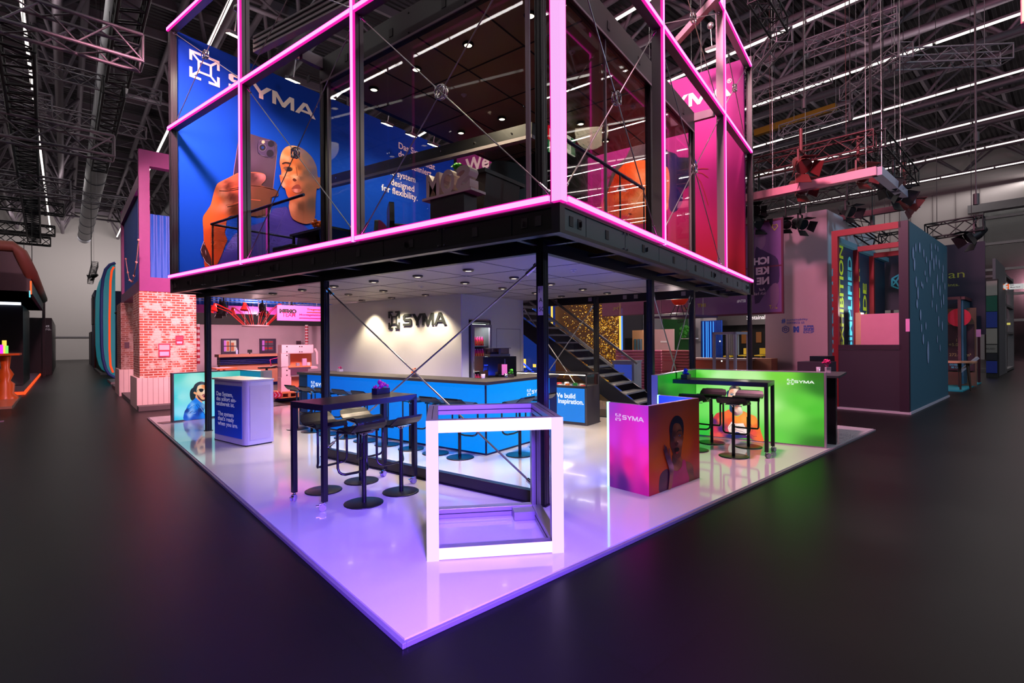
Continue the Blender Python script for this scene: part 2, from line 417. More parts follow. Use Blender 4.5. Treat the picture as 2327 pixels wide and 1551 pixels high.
# right-hand end wall: pale panels above, tall glazing below
g = G(); g.box(56, 56.4, 5.2, 79, FL, 17.2); g.box(56, 56.4, -22, 5.2, 12.1 - .1, 17.2)
g.out('wall_right', WALLM, kind='structure', hall=True)
g = G()
for y in (10.2, 16.4, 23, 30): g.box(55.6, 56, y - .25, y + .25, FL, 14)
for y in [5.3 + 1.5 * i for i in range(16)]: g.box(55.93, 56, y - .02, y + .02, 9, 14, 1)
g.out('trim_2', [M('steel_column_grey', (120, 120, 126), .6), M('panel_joint', (120, 112, 112), .8)], kind='structure', hall=True)
G().box(56.0, 56.15, -22, 5.2, FL, 12).out('window_1', M('night_glazing', (6, 10, 12), .12, spec=.9, vary=.4, scale=2, bump=.05), kind='structure', hall=True)
g = G()
for z in (3.1, 5.2, 7.2, 9.3, 11.4, 12): g.box(55.86, 56, -22, 5.3, z - .1, z + .1)
for y in (5.2, 1.6, -2, -6, -10): g.box(55.8, 56, y - .14, y + .14, FL, 12)
g.box(55.6, 56, -22, 6, 11.95, 12.6)
g.out('trim_3', M('window_frame_grey', (126, 124, 126), .6), kind='structure', hall=True)

# roof girders with round chords and zigzag webs, running the length of the hall
GIR = M('roof_steel', (128, 116, 126), .55, .2)
for i, X in enumerate([-15, -9.4, -3.9, -.15, 4.9, 7.6, 13.2, 18.9, 24.4, 27.0, 30.2, 35.9, 41.6, 47.3, 53]):
    g = G(); lo, hi = (14.7, 16.6)
    g.cyl((X, -20, lo), (X, 78, lo), .17, n=8); g.cyl((X - .9, -20, hi), (X - .9, 78, hi), .14, n=8); g.cyl((X + .9, -20, hi), (X + .9, 78, hi), .14, n=8)
    for k in range(24):
        y = -18 + k * 4
        for s in (-.9, .9): g.cyl((X, y, lo), (X + s, y + 2, hi), .08, n=6); g.cyl((X + s, y + 2, hi), (X, y + 4, lo), .08, n=6)
    g.out('trim_%d' % (4 + i), GIR, kind='structure', hall=True)
g = G()
for y in range(-18, 78, 3): g.box(-42, 56, y - .08, y + .08, 16.7, 17.1)
g.out('trim_20', GIR, kind='structure', hall=True)
g = G()
for y in range(-14, 78, 12):
    g.cyl((-42, y, 15.2), (56, y, 15.2), .1, n=6)
    for k in range(34): g.cyl((-42 + k * 2.88, y, 15.2 if k % 2 else 16.7), (-42 + (k + 1) * 2.88, y, 16.7 if k % 2 else 15.2), .055, n=5)
g.out('trim_21', GIR, kind='structure', hall=True)
# ventilation ducts
DUCT = M('galvanised_duct', (118, 118, 126), .4, .5, vary=.2, scale=1.2)
for X, Z, r, lab in ((1.6, 13, .55, 'round silver ventilation duct under the roof, between the two left rows of lights'), (7.4, 14.2, .5, 'round silver ventilation duct under the roof above the blue portrait wall')):
    g = G(); g.cyl((X, -10, Z), (X, 70, Z), r, n=20)
    for y in range(-8, 70, 4): g.cyl((X, y, Z), (X, y + .12, Z), r + .03, n=20)
    g.out('ventilation_duct', DUCT, label=lab, cat='duct', hall=True)
# rows of tube lights
TUBE = E('white_tube_glow', (255, 246, 238), 2.2)
ROWS = [(-12.4, 'on the far left, mostly hidden by trusses'), (-6.75, 'second from the left'), (-1.1, 'above the aisle on the left'), (4.5, 'ending beside the purple container'), (10.2, 'above the blue portrait wall'), (15.85, 'above the middle of the stand'),
        (21.5, 'highest of those right of the stand'), (27.2, 'second from the top right of the stand'), (33, 'third from the top right of the stand'), (38.8, 'fourth from the top right of the stand'), (44.5, 'second from the end wall'), (50.2, 'nearest the end wall')]
for X, lab in ROWS:
    t = thing('tube_light_row', (X, 20, 14), 'row of white roof tube lights, ' + lab, 'light', 'rows of tube lights under the hall roof', hall=True)
    g = G(); h = G()
    y = -14.0
    while y < 72:
        h.box(X - .05, X + .05, y, y + 2.9, 13.97, 14.03)
        y += 3
    g.box(X - .07, X + .07, -14, 72, 14.03, 14.12)
    h.out('tube', TUBE, t); g.out('carrier_rail', ALUD, t)

# ---------------- rigging ----------------
def truss(a, b, w=.3, name='rigging_truss', mat=None, label='', r=.025, step=None, hall=True, tri=False, group=None, hang=True):
    mat = mat or M('truss_aluminium', (112, 108, 114), .45, .4); a, b = Vector(a), Vector(b); d = b - a; L = d.length; d.normalize(); x = d.cross(Vector((0, 0, 1)))
    x = Vector((1, 0, 0)) if x.length < .1 else x.normalized(); u = x.cross(d); g = G(); h = w / 2
    cs = [x * h + u * h, x * -h + u * h, x * -h - u * h, x * h - u * h] if not tri else [x * h + u * h, x * -h + u * h, -u * h]
    for c in cs: g.cyl(a + c, b + c, r, n=6)
    st = step or w; n = max(1, round(L / st)); k = len(cs)
    for i in range(n):
        p, q = a + d * (L * i / n), a + d * (L * (i + 1) / n)
        for j in range(k):
            c, e = cs[j], cs[(j + 1) % k]
            if i % 2: c, e = e, c
            g.cyl(p + c, q + e, r * .55, n=4, caps=False)
    for p in (a, b):
        for j in range(k): g.cyl(p + cs[j], p + cs[(j + 1) % k], r * .7, n=4)
    if hang:
        for q in (.2, .8): p = a + (b - a) * q; g.cyl(p + u * h, (p.x, p.y, 16.9), .008, n=4)
    o = g.out(name, mat, label=label, cat='truss', hall=hall, group=group); return o
TB = M('black_truss', (24, 22, 26), .45, .4)
def along_x(px, py, Z, x0, x1, **k): p = h_z(px, py, Z); return truss((p.x + x0, p.y, Z), (p.x + x1, p.y, Z), **k)
def along_y(px, py, Z, y0, y1, **k): p = h_z(px, py, Z); return truss((p.x, p.y + y0, Z), (p.x, p.y + y1, Z), **k)
along_x(322, 122, 7.6, -9, 0, w=.52, r=.035, step=.5, label='large silver box truss nearest the top left corner')
along_x(258, 338, 7.6, -14, 0, w=.6, r=.04, step=.6, label='silver box truss below and behind the nearest one on the left')
along_x(160, 433, 7.6, -16, 0, w=.6, r=.04, label='third silver box truss down on the left, further off')
along_x(118, 242, 9.2, -14, 0, w=.5, r=.03, label='short silver truss behind the black lattice on the left')
along_x(365, 226, 10, -6.2, 0, w=.4, r=.025, tri=True, label='slim pink-lit truss hanging left of the blue portrait wall')
along_x(332, 305, 10, -7.5, 0, w=.4, r=.025, tri=True, label='slim truss below the pink-lit one, left of the portrait wall')
along_x(308, 465, 10, -9, 0, w=.5, r=.03, label='slim truss hanging over the far brick booth')
truss(h_z(36, 78, 8.2), h_z(78, 540, 8.2), w=.55, r=.04, step=.28, mat=TB, label='long black lattice truss running away on the far left')
along_y(292, 40, 9.5, -3, 3.5, w=.5, r=.04, step=.3, mat=TB, label='black truss hanging at the top left before the roof duct')
along_y(254, 225, 9.5, -1, 8, w=.5, r=.04, step=.3, mat=TB, label='black truss continuing behind the first one over the left aisle')
for (x, y, l) in ((60, 470, 'upper'), (50, 520, 'middle'), (45, 545, 'lower')):
    along_x(x + 20, y, 8.2, -14, 1, w=.5, r=.04, mat=TB, label='black truss crossing above the dark booth, %s of the three' % l)
RT = M('red_lit_truss', (70, 26, 30), .4, .4)  # red lamp light on the black truss put into its colour
truss(h_z(1832, 112, 11), h_z(2040, 38, 11), w=.42, label='silver truss high on the right, alone against the roof')
truss(h_z(1922, 214, 10), h_z(2058, 112, 10), w=.42, label='silver truss rising to the bend of the right-hand rigging')
truss(h_z(2040, 135, 10), h_z(2288, 124, 10), w=.42, label='silver truss running right from the bend of the rigging')
truss(h_z(1718, 226, 11), h_z(1888, 170, 11), w=.42, label='silver truss just right of the magenta wall, upper')
truss(h_z(1775, 300, 10), h_z(1934, 252, 10), w=.42, label='silver truss just right of the magenta wall, lower')
truss(h_z(1690, 190, 9), h_z(1782, 78, 9), w=.36, label='silver truss rising beside the top of the magenta wall')
truss(h_z(1770, 62, 9), h_z(1720, -20, 9), w=.36, mat=TB, label='dark truss leaving the frame above the magenta wall')
# lamp frame over the neighbouring stand
ZR = 6.6
pa, pb, pc = h_z(1700, 385, ZR), h_z(1988, 318, ZR), h_z(2068, 408, ZR)
truss(pa, pb, w=.42, mat=RT, label='black truss tinted by red light, front side of the lamp rig on the right')
truss(pb, pc, w=.42, mat=TB, label='black truss with blue edges, end side of the lamp rig on the right')
truss(h_z(1700, 478, ZR), pc, w=.42, mat=TB, label='black truss closing the back of the lamp rig on the right')
def spot(p, aim, s=.26, label='', up=0, name='stage_spotlight', mat=None, hall=True, group='stage lamps'):
    """theatre lamp with barn doors: yoke, housing, flaps"""
    p = Vector(p); t = thing(name, p, label, 'stage lamp', group, hall=hall); mat = mat or TB
    g = G(); g.cyl(p + Vector((0, 0, up)), p - Vector((0, 0, s * .5)), s * .08, n=6); g.box(p.x - s * .4, p.x + s * .4, p.y - .02, p.y + .02, p.z - s * .55, p.z - s * .5)
    for q in (-.4, .4): g.box(p.x + s * q - .01, p.x + s * q + .01, p.y - .02, p.y + .02, p.z - s * 1.2, p.z - s * .5)
    g.out('yoke', mat, t)
    c = p - Vector((0, 0, s * 1.15)); d = Vector(aim).normalized()
    g = G(); g.cyl(c - d * s * .6, c - d * s * .1, s * .2, s * .36); g.cyl(c - d * s * .1, c + d * s * .35, s * .36, s * .38); hs_ = g.out('housing', mat, t)
    x = d.cross(Vector((0, 0, 1))).normalized(); u = x.cross(d); g = G()
    for a, b in ((x, u), (-x, u), (u, x), (-u, x)):
        q = c + d * s * .35 + a * s * .38; g.poly([q - b * s * .3, q + b * s * .3, q + d * s * .42 + a * s * .25 + b * s * .38, q + d * s * .42 + a * s * .25 - b * s * .38], thick=a * .012)
    g.out('barn_doors', mat, hs_); return t
RSP = M('red_lit_lamp_housing', (96, 26, 26), .5)  # red light falling on the housings put into their colour
for (px, py, z, aim, s, lab, mt) in ((1820, 320, 6.6, (-.6, -.6, -.6), .5, 'large red-lit stage lamp hanging left on the lamp rig', RSP), (1815, 375, 6.4, (-.5, -.8, -.5), .5, 'red-lit stage lamp with open flaps below the rig front', RSP),
        (1950, 345, 6.5, (-.5, -.8, -.4), .5, 'red-lit stage lamp near the corner of the rig', RSP), (2000, 360, 6.5, (.5, -.5, -.6), .5, 'black stage lamp just inside the rig corner', TB),
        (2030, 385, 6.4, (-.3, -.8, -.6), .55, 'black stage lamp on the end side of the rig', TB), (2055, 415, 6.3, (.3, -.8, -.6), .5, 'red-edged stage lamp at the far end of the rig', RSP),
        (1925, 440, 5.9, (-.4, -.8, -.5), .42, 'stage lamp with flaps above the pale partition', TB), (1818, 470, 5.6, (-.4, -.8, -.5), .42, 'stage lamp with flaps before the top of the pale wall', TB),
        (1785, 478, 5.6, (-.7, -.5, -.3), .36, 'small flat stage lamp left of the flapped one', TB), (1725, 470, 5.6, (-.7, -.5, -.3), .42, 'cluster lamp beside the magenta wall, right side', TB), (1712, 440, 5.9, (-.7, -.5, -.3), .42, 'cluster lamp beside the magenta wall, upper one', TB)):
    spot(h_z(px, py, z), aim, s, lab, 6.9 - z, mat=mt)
# square light tube frame hung below the lamp rig
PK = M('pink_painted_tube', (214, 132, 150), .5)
ZL = 5.7
a, b, c, d = h_z(1690, 452, ZL), h_z(1993, 389, ZL), h_z(2082, 466, ZL), h_z(1700, 532, ZL)
t = thing('hanging_rectangle', (a + b) / 2, 'pink square-tube frame hanging on wires below the lamp rig', 'frame', hall=True)
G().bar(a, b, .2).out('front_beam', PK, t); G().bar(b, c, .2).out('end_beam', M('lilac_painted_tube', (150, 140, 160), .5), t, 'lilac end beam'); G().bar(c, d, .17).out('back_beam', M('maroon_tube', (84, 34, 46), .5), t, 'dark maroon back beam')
g = G()
for p in (a.lerp(b, .25), a.lerp(b, .93), b.lerp(c, .1), b.lerp(c, .55), c.lerp(d, .1), c.lerp(d, .6)): g.cyl(p, (p.x, p.y, 16.9), .009, n=4)
g.out('wire', STL, t)
G().bar(h_z(1716, 303, 13.6), h_z(1900, 243, 13.6), .3, .35).out('crane_rail', M('crane_yellow', (150, 110, 10), .6), label='yellow crane rail under the roof beyond the magenta wall', cat='rail', hall=True)
# suspension cables dropping from the roof
CB = M('cable_black', (40, 38, 40), .6)
def drop(px, y0, y1, Z1, lab, r=.014, hook=True):
    p = h_z(px, y1, Z1); g = G(); g.cyl(p, (p.x, p.y, 16.9), r, n=5)
    if hook: g.cyl(p - Vector((0, 0, .25)), p, r * 4, n=6)
    g.out('hoist_chain', CB, label=lab, cat='chain', hall=True, group='hoist chains')
drop(2219, 140, 300, 7, 'thin hoist chain hanging free over the dark world-map booth'); drop(2218, 300, 440, 5, 'chain with a hook ending above the dark blue sign')
drop(1827, 0, 225, 8, 'chain hanging between the roof tubes beside the magenta wall'); drop(1932, 20, 255, 8, 'thin chain over the lamp rig, middle one'); drop(1977, 190, 305, 7.2, 'thin chain over the corner of the lamp rig')
drop(103 + 0, 230, 480, 9, 'thin chain over the far end of the left aisle'); drop(208, 350, 610, 6, 'pair of wires holding the lamp over the teal arch', hook=False); drop(1982, 450, 490, 5, 'chain above the red steel frame')
# ---------------- the stand: floor, posts, deck ----------------
FLOORW = M('white_gloss_floor', (200, 196, 204), .09, vary=.015, scale=.8, spec=.5, coat=.3)
EDGE = M('grey_floor_trim', (128, 118, 132), .4, .3)
cn = [h_z(915.7, 1460, 0), h_z(340, 951.5, 0), h_z(1985, 975, 0)]
px0, py0, px1, py1 = 1.42, 2.55, 11.45, 16.6
t = thing('stand_platform', (px0, py0, FL), 'glossy white raised floor under the two-storey stand', 'platform', hall=True)
G().box(px0 + .03, px1 - .03, py0 + .03, py1 - 2.2, FL, 0).out('deck_surface', FLOORW, t)
g = G()
for a, b, c, d in ((px0, px0 + .028, py0, py1 - 2.2), (px0 + .028, px1, py0, py0 + .028), (px1 - .028, px1, py0 + .028, py1 - 2.2), (px0, px1, py1 - 2.2, py1 - 2.17)): g.box(a, b, c, d, FL, -.008)
g.out('edge_trim', EDGE, t, 'grey bevelled edge strip', bevel=.004)

def profile(g, x, y, z0, z1, s=.09, mi=0):
    h = s / 2; a, b = h * .28, h * .82; P = []
    for k in range(4):
        c, q = math.cos(k * PI / 2), math.sin(k * PI / 2)
        for u, v in ((-h, -h), (-a * 2.2, -h), (-a * 2.2, -b), (-a * 1.5, -b), (-a * 1.5, -h), (a * 1.5, -h), (a * 1.5, -b), (a * 2.2, -b), (a * 2.2, -h)): P.append(Vector((x + u * c - v * q, y + u * q + v * c, z0)))
    g.poly(P, mi, thick=(0, 0, z1 - z0)); return g
def post(x, y, z0, z1, lab, s=.09, mat=BLK, name='support_post'):
    t = thing(name, (x, y, z0), lab, 'post')
    profile(G(), x, y, z0 + .012, z1, s).out('column', mat, t); G().box(x - .06, x + .06, y - .06, y + .06, z0, z0 + .012).out('foot_plate', mat, t); return t
BX, BY = 4.40, 2.85                     # line of the inner beams
p_c = post(BX, BY, 0, 2.62, 'black grooved post at the near corner, behind the glowing cube')
G().obox((BX - .052, BY - .01, 2.12), (.003, 0, 0), (0, .03, 0), (0, 0, .15)).out('number_plate', M('sign_white', (226, 216, 232), .5), p_c, 'white vertical number plate')
g = G(); z = 2.2
for s in ('1', 'A', '50'): put(g, text(s), (BX - .0565, BY + .005, z), (0, -1, 0), (0, 0, 1), .045); z -= .095
g.out('plate_number', DARK, [c for c in p_c.children if c.name.startswith('number_plate')][0])
post(BX, 6.72, 0, 2.62, 'black post standing just behind the long high table'); post(BX, 10.66, 0, 2.62, 'black post before the turquoise lightbox wall')
post(7.42, BY, 0, 2.62, 'black post rising behind the magenta and orange box'); post(9.5, BY, 0, 2.62, 'black post behind the right high table, at the green wall corner')
post(9.6, 4.87, 0, 2.62, 'black post beside the lit display counter'); post(12.0, 4.72, 0, 2.66, 'slim black post behind the foot of the staircase')
post(12.02, 2.36, 0, 2.69, 'black post under the far right corner of the deck', s=.08)
t = thing('floor_beam', (BX, 4.8, 0), 'low dark beam on the floor joining the two left posts', 'beam')
G().box(BX - .04, BX + .04, BY + .045, 6.675, .012, .135).out('beam_profile', M('dark_beam', (44, 40, 46), .35, .5), t, bevel=.004); G().box(BX - .06, BX + .06, BY + .045, 6.675, 0, .012).out('base_strip', BLK, t)

def rod(a, b, r, lab, ring=False, group='bracing rods', ends=True):
    a, b = Vector(a), Vector(b); t = thing('bracing_rod', a, lab, 'bracing rod', group)
    G().cyl(a, b, r, n=6).out('rod', STL, t)
    d = (b - a).normalized()
    for p, e in ((a, d), (b, -d)): g = G(); g.cyl(p + e * .02, p + e * .16, r * 2.1, n=8); g.cyl(p - e * .0, p + e * .03, r * 3.2, n=8); g.out('turnbuckle', CHR, t)
    return t
def ring(p, n, lab):
    p, n = Vector(p), Vector(n); u = n.cross(Vector((0, 0, 1))).normalized(); v = u.cross(n); g = G()
    for o in (-.02, .02): g.tube([p + n * o + (u * math.cos(k * PI / 10) + v * math.sin(k * PI / 10)) * .07 for k in range(20)], .012, 6, closed=True)
    for k in range(4): a = PI / 4 + k * PI / 2; q = p + (u * math.cos(a) + v * math.sin(a)) * .07; g.cyl(q - n * .035, q + n * .035, .016, n=6)
    return g.out('bracing_ring', CHR, label=lab, cat='ring', group='rings where the bracing rods cross')
rod((BX, 6.66, 2.5), (BX, BY + .07, .15), .011, 'steel rod from the tall post behind the table down to the corner post')
rod((BX, BY + .06, 2.5), (BX, 6.66, .15), .011, 'steel rod from the top of the corner post down behind the table')
rod((7.48, BY, 2.5), (9.44, BY, .15), .011, 'steel rod sloping down rightwards in front of the green side wall')
rod((9.44, BY, 2.5), (7.48, BY, .15), .011, 'steel rod sloping down leftwards in front of the green side wall')
rod((9.6, 6.72, 2.45), (9.6, 4.93, .2), .011, 'steel rod from the storeroom corner down behind the display counter')
rod((9.6, 4.93, 2.45), (9.6, 6.72, .2), .011, 'steel rod rising to the post beside the display counter')

# upper deck
DX0, DY0, DX1, DY1 = 3.93, 2.35, 12.1, 11.14
FP = M('fascia_black_purple', (15, 13, 17), .33, vary=.1, spec=.6); FR = M('fascia_cool_lit', (62, 84, 92), .4, vary=.08)  # one deck fascia; the right side's cool light is put into its colour
t = thing('upper_deck', (8, 6.7, 2.69), 'black steel platform carrying the upper floor of the stand', 'deck')
YJ = [2.44, 2.90, 3.84, 4.81, 5.78, 6.81, 7.77, 8.77, 9.70, 10.75, 11.14]; XJ = [4.02, 4.45, 5.39, 6.47, 7.62, 8.52, 9.61, 10.5, 11.3, 12.1]
def bolts(g, fn, u, z):
    for du in (-.045, .045):
        for dz in (0, .17): p = fn(u + du, z + dz); g.cyl(p, p + (fn(0, 0, 1) - fn(0, 0, 0)) * .018, .011, n=8)
for px, py in ((1263, 685), (1341, 680), (1420, 676), (1445, 674), (1553, 667), (1655, 661)): q = on_x(px, py, DX1 - .062); G().box(DX1 - .072, DX1 - .061, q.y - .05, q.y + .05, 2.76, 2.86).out('label_plate', M('plate_grey', (190, 170, 180), .5), t)
fl = lambda u, z, o=0: Vector((DX0 - o, u, z)); fr = lambda u, z, o=0: Vector((u, DY0 - o, z))
fl2 = lambda u, z, o=0: Vector((DX0 + .012 - o, u, z)); fr2 = lambda u, z, o=0: Vector((u, DY0 + .012 - o, z))
for J, side, mat in ((YJ, 0, FP), (XJ, 1, FR)):
    for i, (a, b) in enumerate(zip(J, J[1:])):
        g = G(); f2 = (lambda u0, u1, z0, z1, d0, d1, mi=0: g.box(DX0 + d0, DX0 + d1, u0, u1, z0, z1, mi)) if side == 0 else (lambda u0, u1, z0, z1, d0, d1, mi=0: g.box(u0, u1, DY0 + d0, DY0 + d1, z0, z1, mi))
        f2(a + .006, b - .006, 2.725, 2.93, .012, .03)
        c = (a + b) / 2
        for u in ((c,) if i not in (0, 5) else (c - .08, c + .08)): f2(u - .035, u + .035, 2.78, 2.875, .006, .0125, 1)
        g.out('fascia_panel', [mat, M('slot_dark', (6, 6, 9), .6)], t)
        g = G(); bolts(g, fl2 if side == 0 else fr2, b, 2.745) if i < len(J) - 2 and i % 2 == 1 else None
        u = c + .1
        if i in (0, 2, 5, 8): p = (fl2 if side == 0 else fr2)(u, 2.83, .01); g.obox(p, (.004, .004, 0), (.018, .018, 0), (0, 0, .028))
        if g.v: g.out('bolt', CHR, t)
CHD = M('deck_chord', (58, 56, 62), .35, .5)
g = G(); g.box(DX0, DX0 + .1, DY0, DY1, 2.69, 2.725); g.box(DX0, DX0 + .1, DY0, DY1, 2.93, 2.962); g.box(DX0 + .1, DX1, DY0, DY0 + .1, 2.69, 2.725); g.box(DX0 + .1, DX1, DY0, DY0 + .1, 2.93, 2.962)
g.box(DX0, DX0 + .09, DY0, DY0 + .09, 2.725, 2.93); g.box(DX1 - .08, DX1, DY0, DY0 + .1, 2.725, 2.93); g.box(DX0, DX0 + .09, DY1 - .08, DY1, 2.725, 2.93)
g.box(DX1 - .06, DX1, DY0 + .1, DY1, 2.69, 2.93); g.box(DX0 + .1, DX1, DY1 - .06, DY1, 2.69, 2.93)
for y in YJ[1:-1]: g.box(DX0 + .1, BX - .04, y - .03, y + .03, 2.695, 2.725)
for x in XJ[1:-1]: g.box(x - .03, x + .03, DY0 + .1, BY - .04, 2.695, 2.725)
g.out('edge_chord', CHD, t)
g = G(); g.box(BX - .04, BX + .04, BY - .04, DY1 - .06, 2.62, 2.76); g.box(BX + .04, 9.75, BY - .04, BY + .04, 2.62, 2.76); g.box(9.75, DX1 - .06, BY - .04, BY + .04, 2.66, 2.76)
g.out('inner_beam', BLK, t)
g = G(); g.box(DX0 + .03, DX1 - .06, DY0 + .03, DY1 - .06, 2.93, 2.99); g.out('floor_slab', M('deck_floor_dark', (26, 24, 28), .3), t)
LC = M('lower_ceiling_tile', (176, 166, 162), .38, vary=.03, spec=.4)
g = G(); g.box(BX + .04, 9.75, BY + .04, DY1 - .06, 2.665, 2.70)
for x in (5.53, 6.56, 7.60, 8.70): g.box(x - .004, x + .004, BY + .04, DY1 - .06, 2.662, 2.666, 1)
for y in (3.9, 4.9, 5.88, 6.86, 7.84, 8.82, 9.8): g.box(BX + .04, 9.75, y - .004, y + .004, 2.662, 2.666, 1)
g.out('ceiling_tiles', [LC, DARK], t)
ORD = ['first', 'second', 'third', 'fourth', 'fifth', 'sixth', 'seventh', 'eighth', 'ninth', 'tenth']
LENS = E('downlight_glow', (255, 236, 196), 5)
def downlight(x, y, z, lab, grp, s=1, ringmat=None):
    t = thing('ceiling_downlight', (x, y, z), lab, 'downlight', grp)
    r_ = G().lathe([(.072 * s, 0), (.078 * s, -.012), (.066 * s, -.03), (.052 * s, -.03), (.052 * s, 0)], (x, y, z)).out('trim_ring', ringmat or M('downlight_ring', (96, 88, 84), .3, .6), t)
    G().cyl((x, y, z - .004), (x, y, z - .022), .05 * s, n=18).out('lens', LENS, r_); return t
DL = {5.04: (4.43, 5.40, 6.39, 7.43, 8.39, 9.4), 6.08: (4.44, 5.42, 7.43, 8.49), 7.13: (4.45, 5.46, 7.42, 8.45, 9.46), 8.24: (4.45, 5.5), 9.24: (4.44, 5.5)}
for i, (x, ys) in enumerate(DL.items()):
    for j, y in enumerate(ys):
        downlight(x, y, 2.664, 'lower ceiling lamp, %s from the right in the %s row from the front' % (ORD[j], ORD[i]), 'downlights in the lower ceiling')
        lamp('downlight_beam', 'SPOT', (x, y, 2.6), 120, (1, .80, .55), spot_size=math.radians(105), spot_blend=.7, shadow_soft_size=.05, to=(x, y, 0))
def sprinkler(p, lab):
    g = G(); g.cyl(p, p - Vector((0, 0, .03)), .01, n=8); g.cyl(p, p - Vector((0, 0, .006)), .045, n=16); g.cyl(p - Vector((0, 0, .03)), p - Vector((0, 0, .034)), .02, n=10)
    g.out('sprinkler', M('sprinkler_white', (226, 220, 220), .4), label=lab, cat='sprinkler', group='sprinklers')
sprinkler(on_z(957, 650, 2.664), 'small white sprinkler in the lower ceiling above the bar'); sprinkler(on_z(1303, 613, 2.664), 'white sprinkler in the lower ceiling right of the corner post')
sprinkler(on_z(1493, 657, 2.664), 'white sprinkler in the lower ceiling beside the post of the magenta box')

# ---------------- glowing pink frame round the upper floor ----------------
LED = M('pink_led_tube', (10, 10, 10), .5, emit=(3.4, .6, 3.0), es=1)
LEDC = M('pink_led_corner_tube', (10, 10, 10), .5, emit=(.95, .46, .95), es=1)
t = thing('light_frame', (8, 6.7, 2.97), 'square frame of glowing pink light tubes around the upper floor', 'light frame')
ZL_ = (3.005, 5.88, 7.80); YV = (5.34, 8.25); XV = (6.58, 9.84); s = .036
prf = G(); LED_HALO = M('magenta_halo_rim', (10, 10, 10), .5, emit=(.95, .012, .42), es=1)  # deeper magenta rim imitates the tubes' glow halo by emissive colour
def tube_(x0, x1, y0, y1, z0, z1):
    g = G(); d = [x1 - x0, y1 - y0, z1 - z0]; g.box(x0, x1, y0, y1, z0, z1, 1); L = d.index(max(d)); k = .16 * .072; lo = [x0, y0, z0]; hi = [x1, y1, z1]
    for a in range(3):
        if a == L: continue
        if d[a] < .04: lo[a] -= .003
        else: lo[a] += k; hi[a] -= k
    g.box(lo[0], hi[0], lo[1], hi[1], lo[2], hi[2], 0); g.out('light_tube', [LED, LED_HALO], t)
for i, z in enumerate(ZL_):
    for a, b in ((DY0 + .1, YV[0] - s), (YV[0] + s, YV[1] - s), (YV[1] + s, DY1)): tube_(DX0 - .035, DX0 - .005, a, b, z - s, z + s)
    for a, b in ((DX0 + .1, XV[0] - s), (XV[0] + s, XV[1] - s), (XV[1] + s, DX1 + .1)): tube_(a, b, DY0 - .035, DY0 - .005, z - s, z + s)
    if i: prf.box(DX0 - .005, DX0 + .11, DY0, DY1, z - .04, z + .04); prf.box(DX0 + .11, DX1 + .1, DY0 - .005, DY0 + .11, z - .04, z + .04)
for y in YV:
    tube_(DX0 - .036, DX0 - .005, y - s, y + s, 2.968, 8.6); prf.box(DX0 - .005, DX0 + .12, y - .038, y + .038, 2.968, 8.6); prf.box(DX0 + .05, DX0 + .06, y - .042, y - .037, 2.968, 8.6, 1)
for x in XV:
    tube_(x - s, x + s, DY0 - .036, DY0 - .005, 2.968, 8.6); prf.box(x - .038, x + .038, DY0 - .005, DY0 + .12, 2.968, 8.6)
g = G(); g.box(DX0 - .035, DX0 + .075, DY0 - .035, DY0 + .075, 2.968, 9.2, 1); g.box(DX0 - .038, DX0 + .064, DY0 - .038, DY0 + .064, 2.969, 9.2, 0); g.out('corner_tube', [LEDC, LED_HALO], t, 'thick vertical light tube at the near corner')
prf.out('carrier_profile', [ALUD, DARK], t)
# black end columns of the frame
post(DX0 + .05, DY1 - .05, 2.97, 7.9, 'tall black column at the left end of the blue portrait wall', s=.11, name='frame_column')
post(DX1 + .12, DY0 + .02, 2.7, 8.0, 'tall black column at the right end of the magenta wall', s=.11, name='frame_column')
# bracing in the frame bays
XP, YP_ = DX0 + .06, DY0 + .06
def cross(p, q, r, w, where, n):
    rod(p, q, .0075, 'steel rod running down to the right in ' + where, group='rods bracing the light frame'); rod(r, w, .0075, 'steel rod running up to the right in ' + where, group='rods bracing the light frame')
    ring((Vector(p) + Vector(q) + Vector(r) + Vector(w)) / 4, n, 'chrome ring joining the crossed rods in ' + where)
def bay(side, a, b, z0, z1, where):
    P = (lambda u, z: (XP, u, z)) if side == 0 else (lambda u, z: (u, YP_, z))
    cross(P(a, z1), P(b, z0), P(a, z0), P(b, z1), where, (1, 0, 0) if side == 0 else (0, 1, 0))
bay(0, DY1 - .1, YV[1] + .06, 5.95, 7.74, 'the upper left end bay'); bay(0, YV[1] - .06, YV[0] + .06, 3.08, 5.80, 'the bay before the portrait with the phone')
bay(0, YV[1] - .06, YV[0] + .06, 5.95, 7.74, 'the upper bay above the phone portrait'); bay(0, YV[0] - .06, DY0 + .14, 3.08, 5.80, 'the glass bay left of the near corner')
bay(1, DX0 + .14, XV[0] - .06, 3.08, 5.80, 'the bay right of the near corner'); bay(1, XV[0] + .06, XV[1] - .06, 3.08, 5.80, 'the narrow bay before the magenta portrait')
bay(1, XV[0] + .06, XV[1] - .06, 5.95, 7.74, 'the upper bay above the magenta portrait'); bay(1, XV[1] + .06, DX1, 5.95, 7.74, 'the upper right end bay')
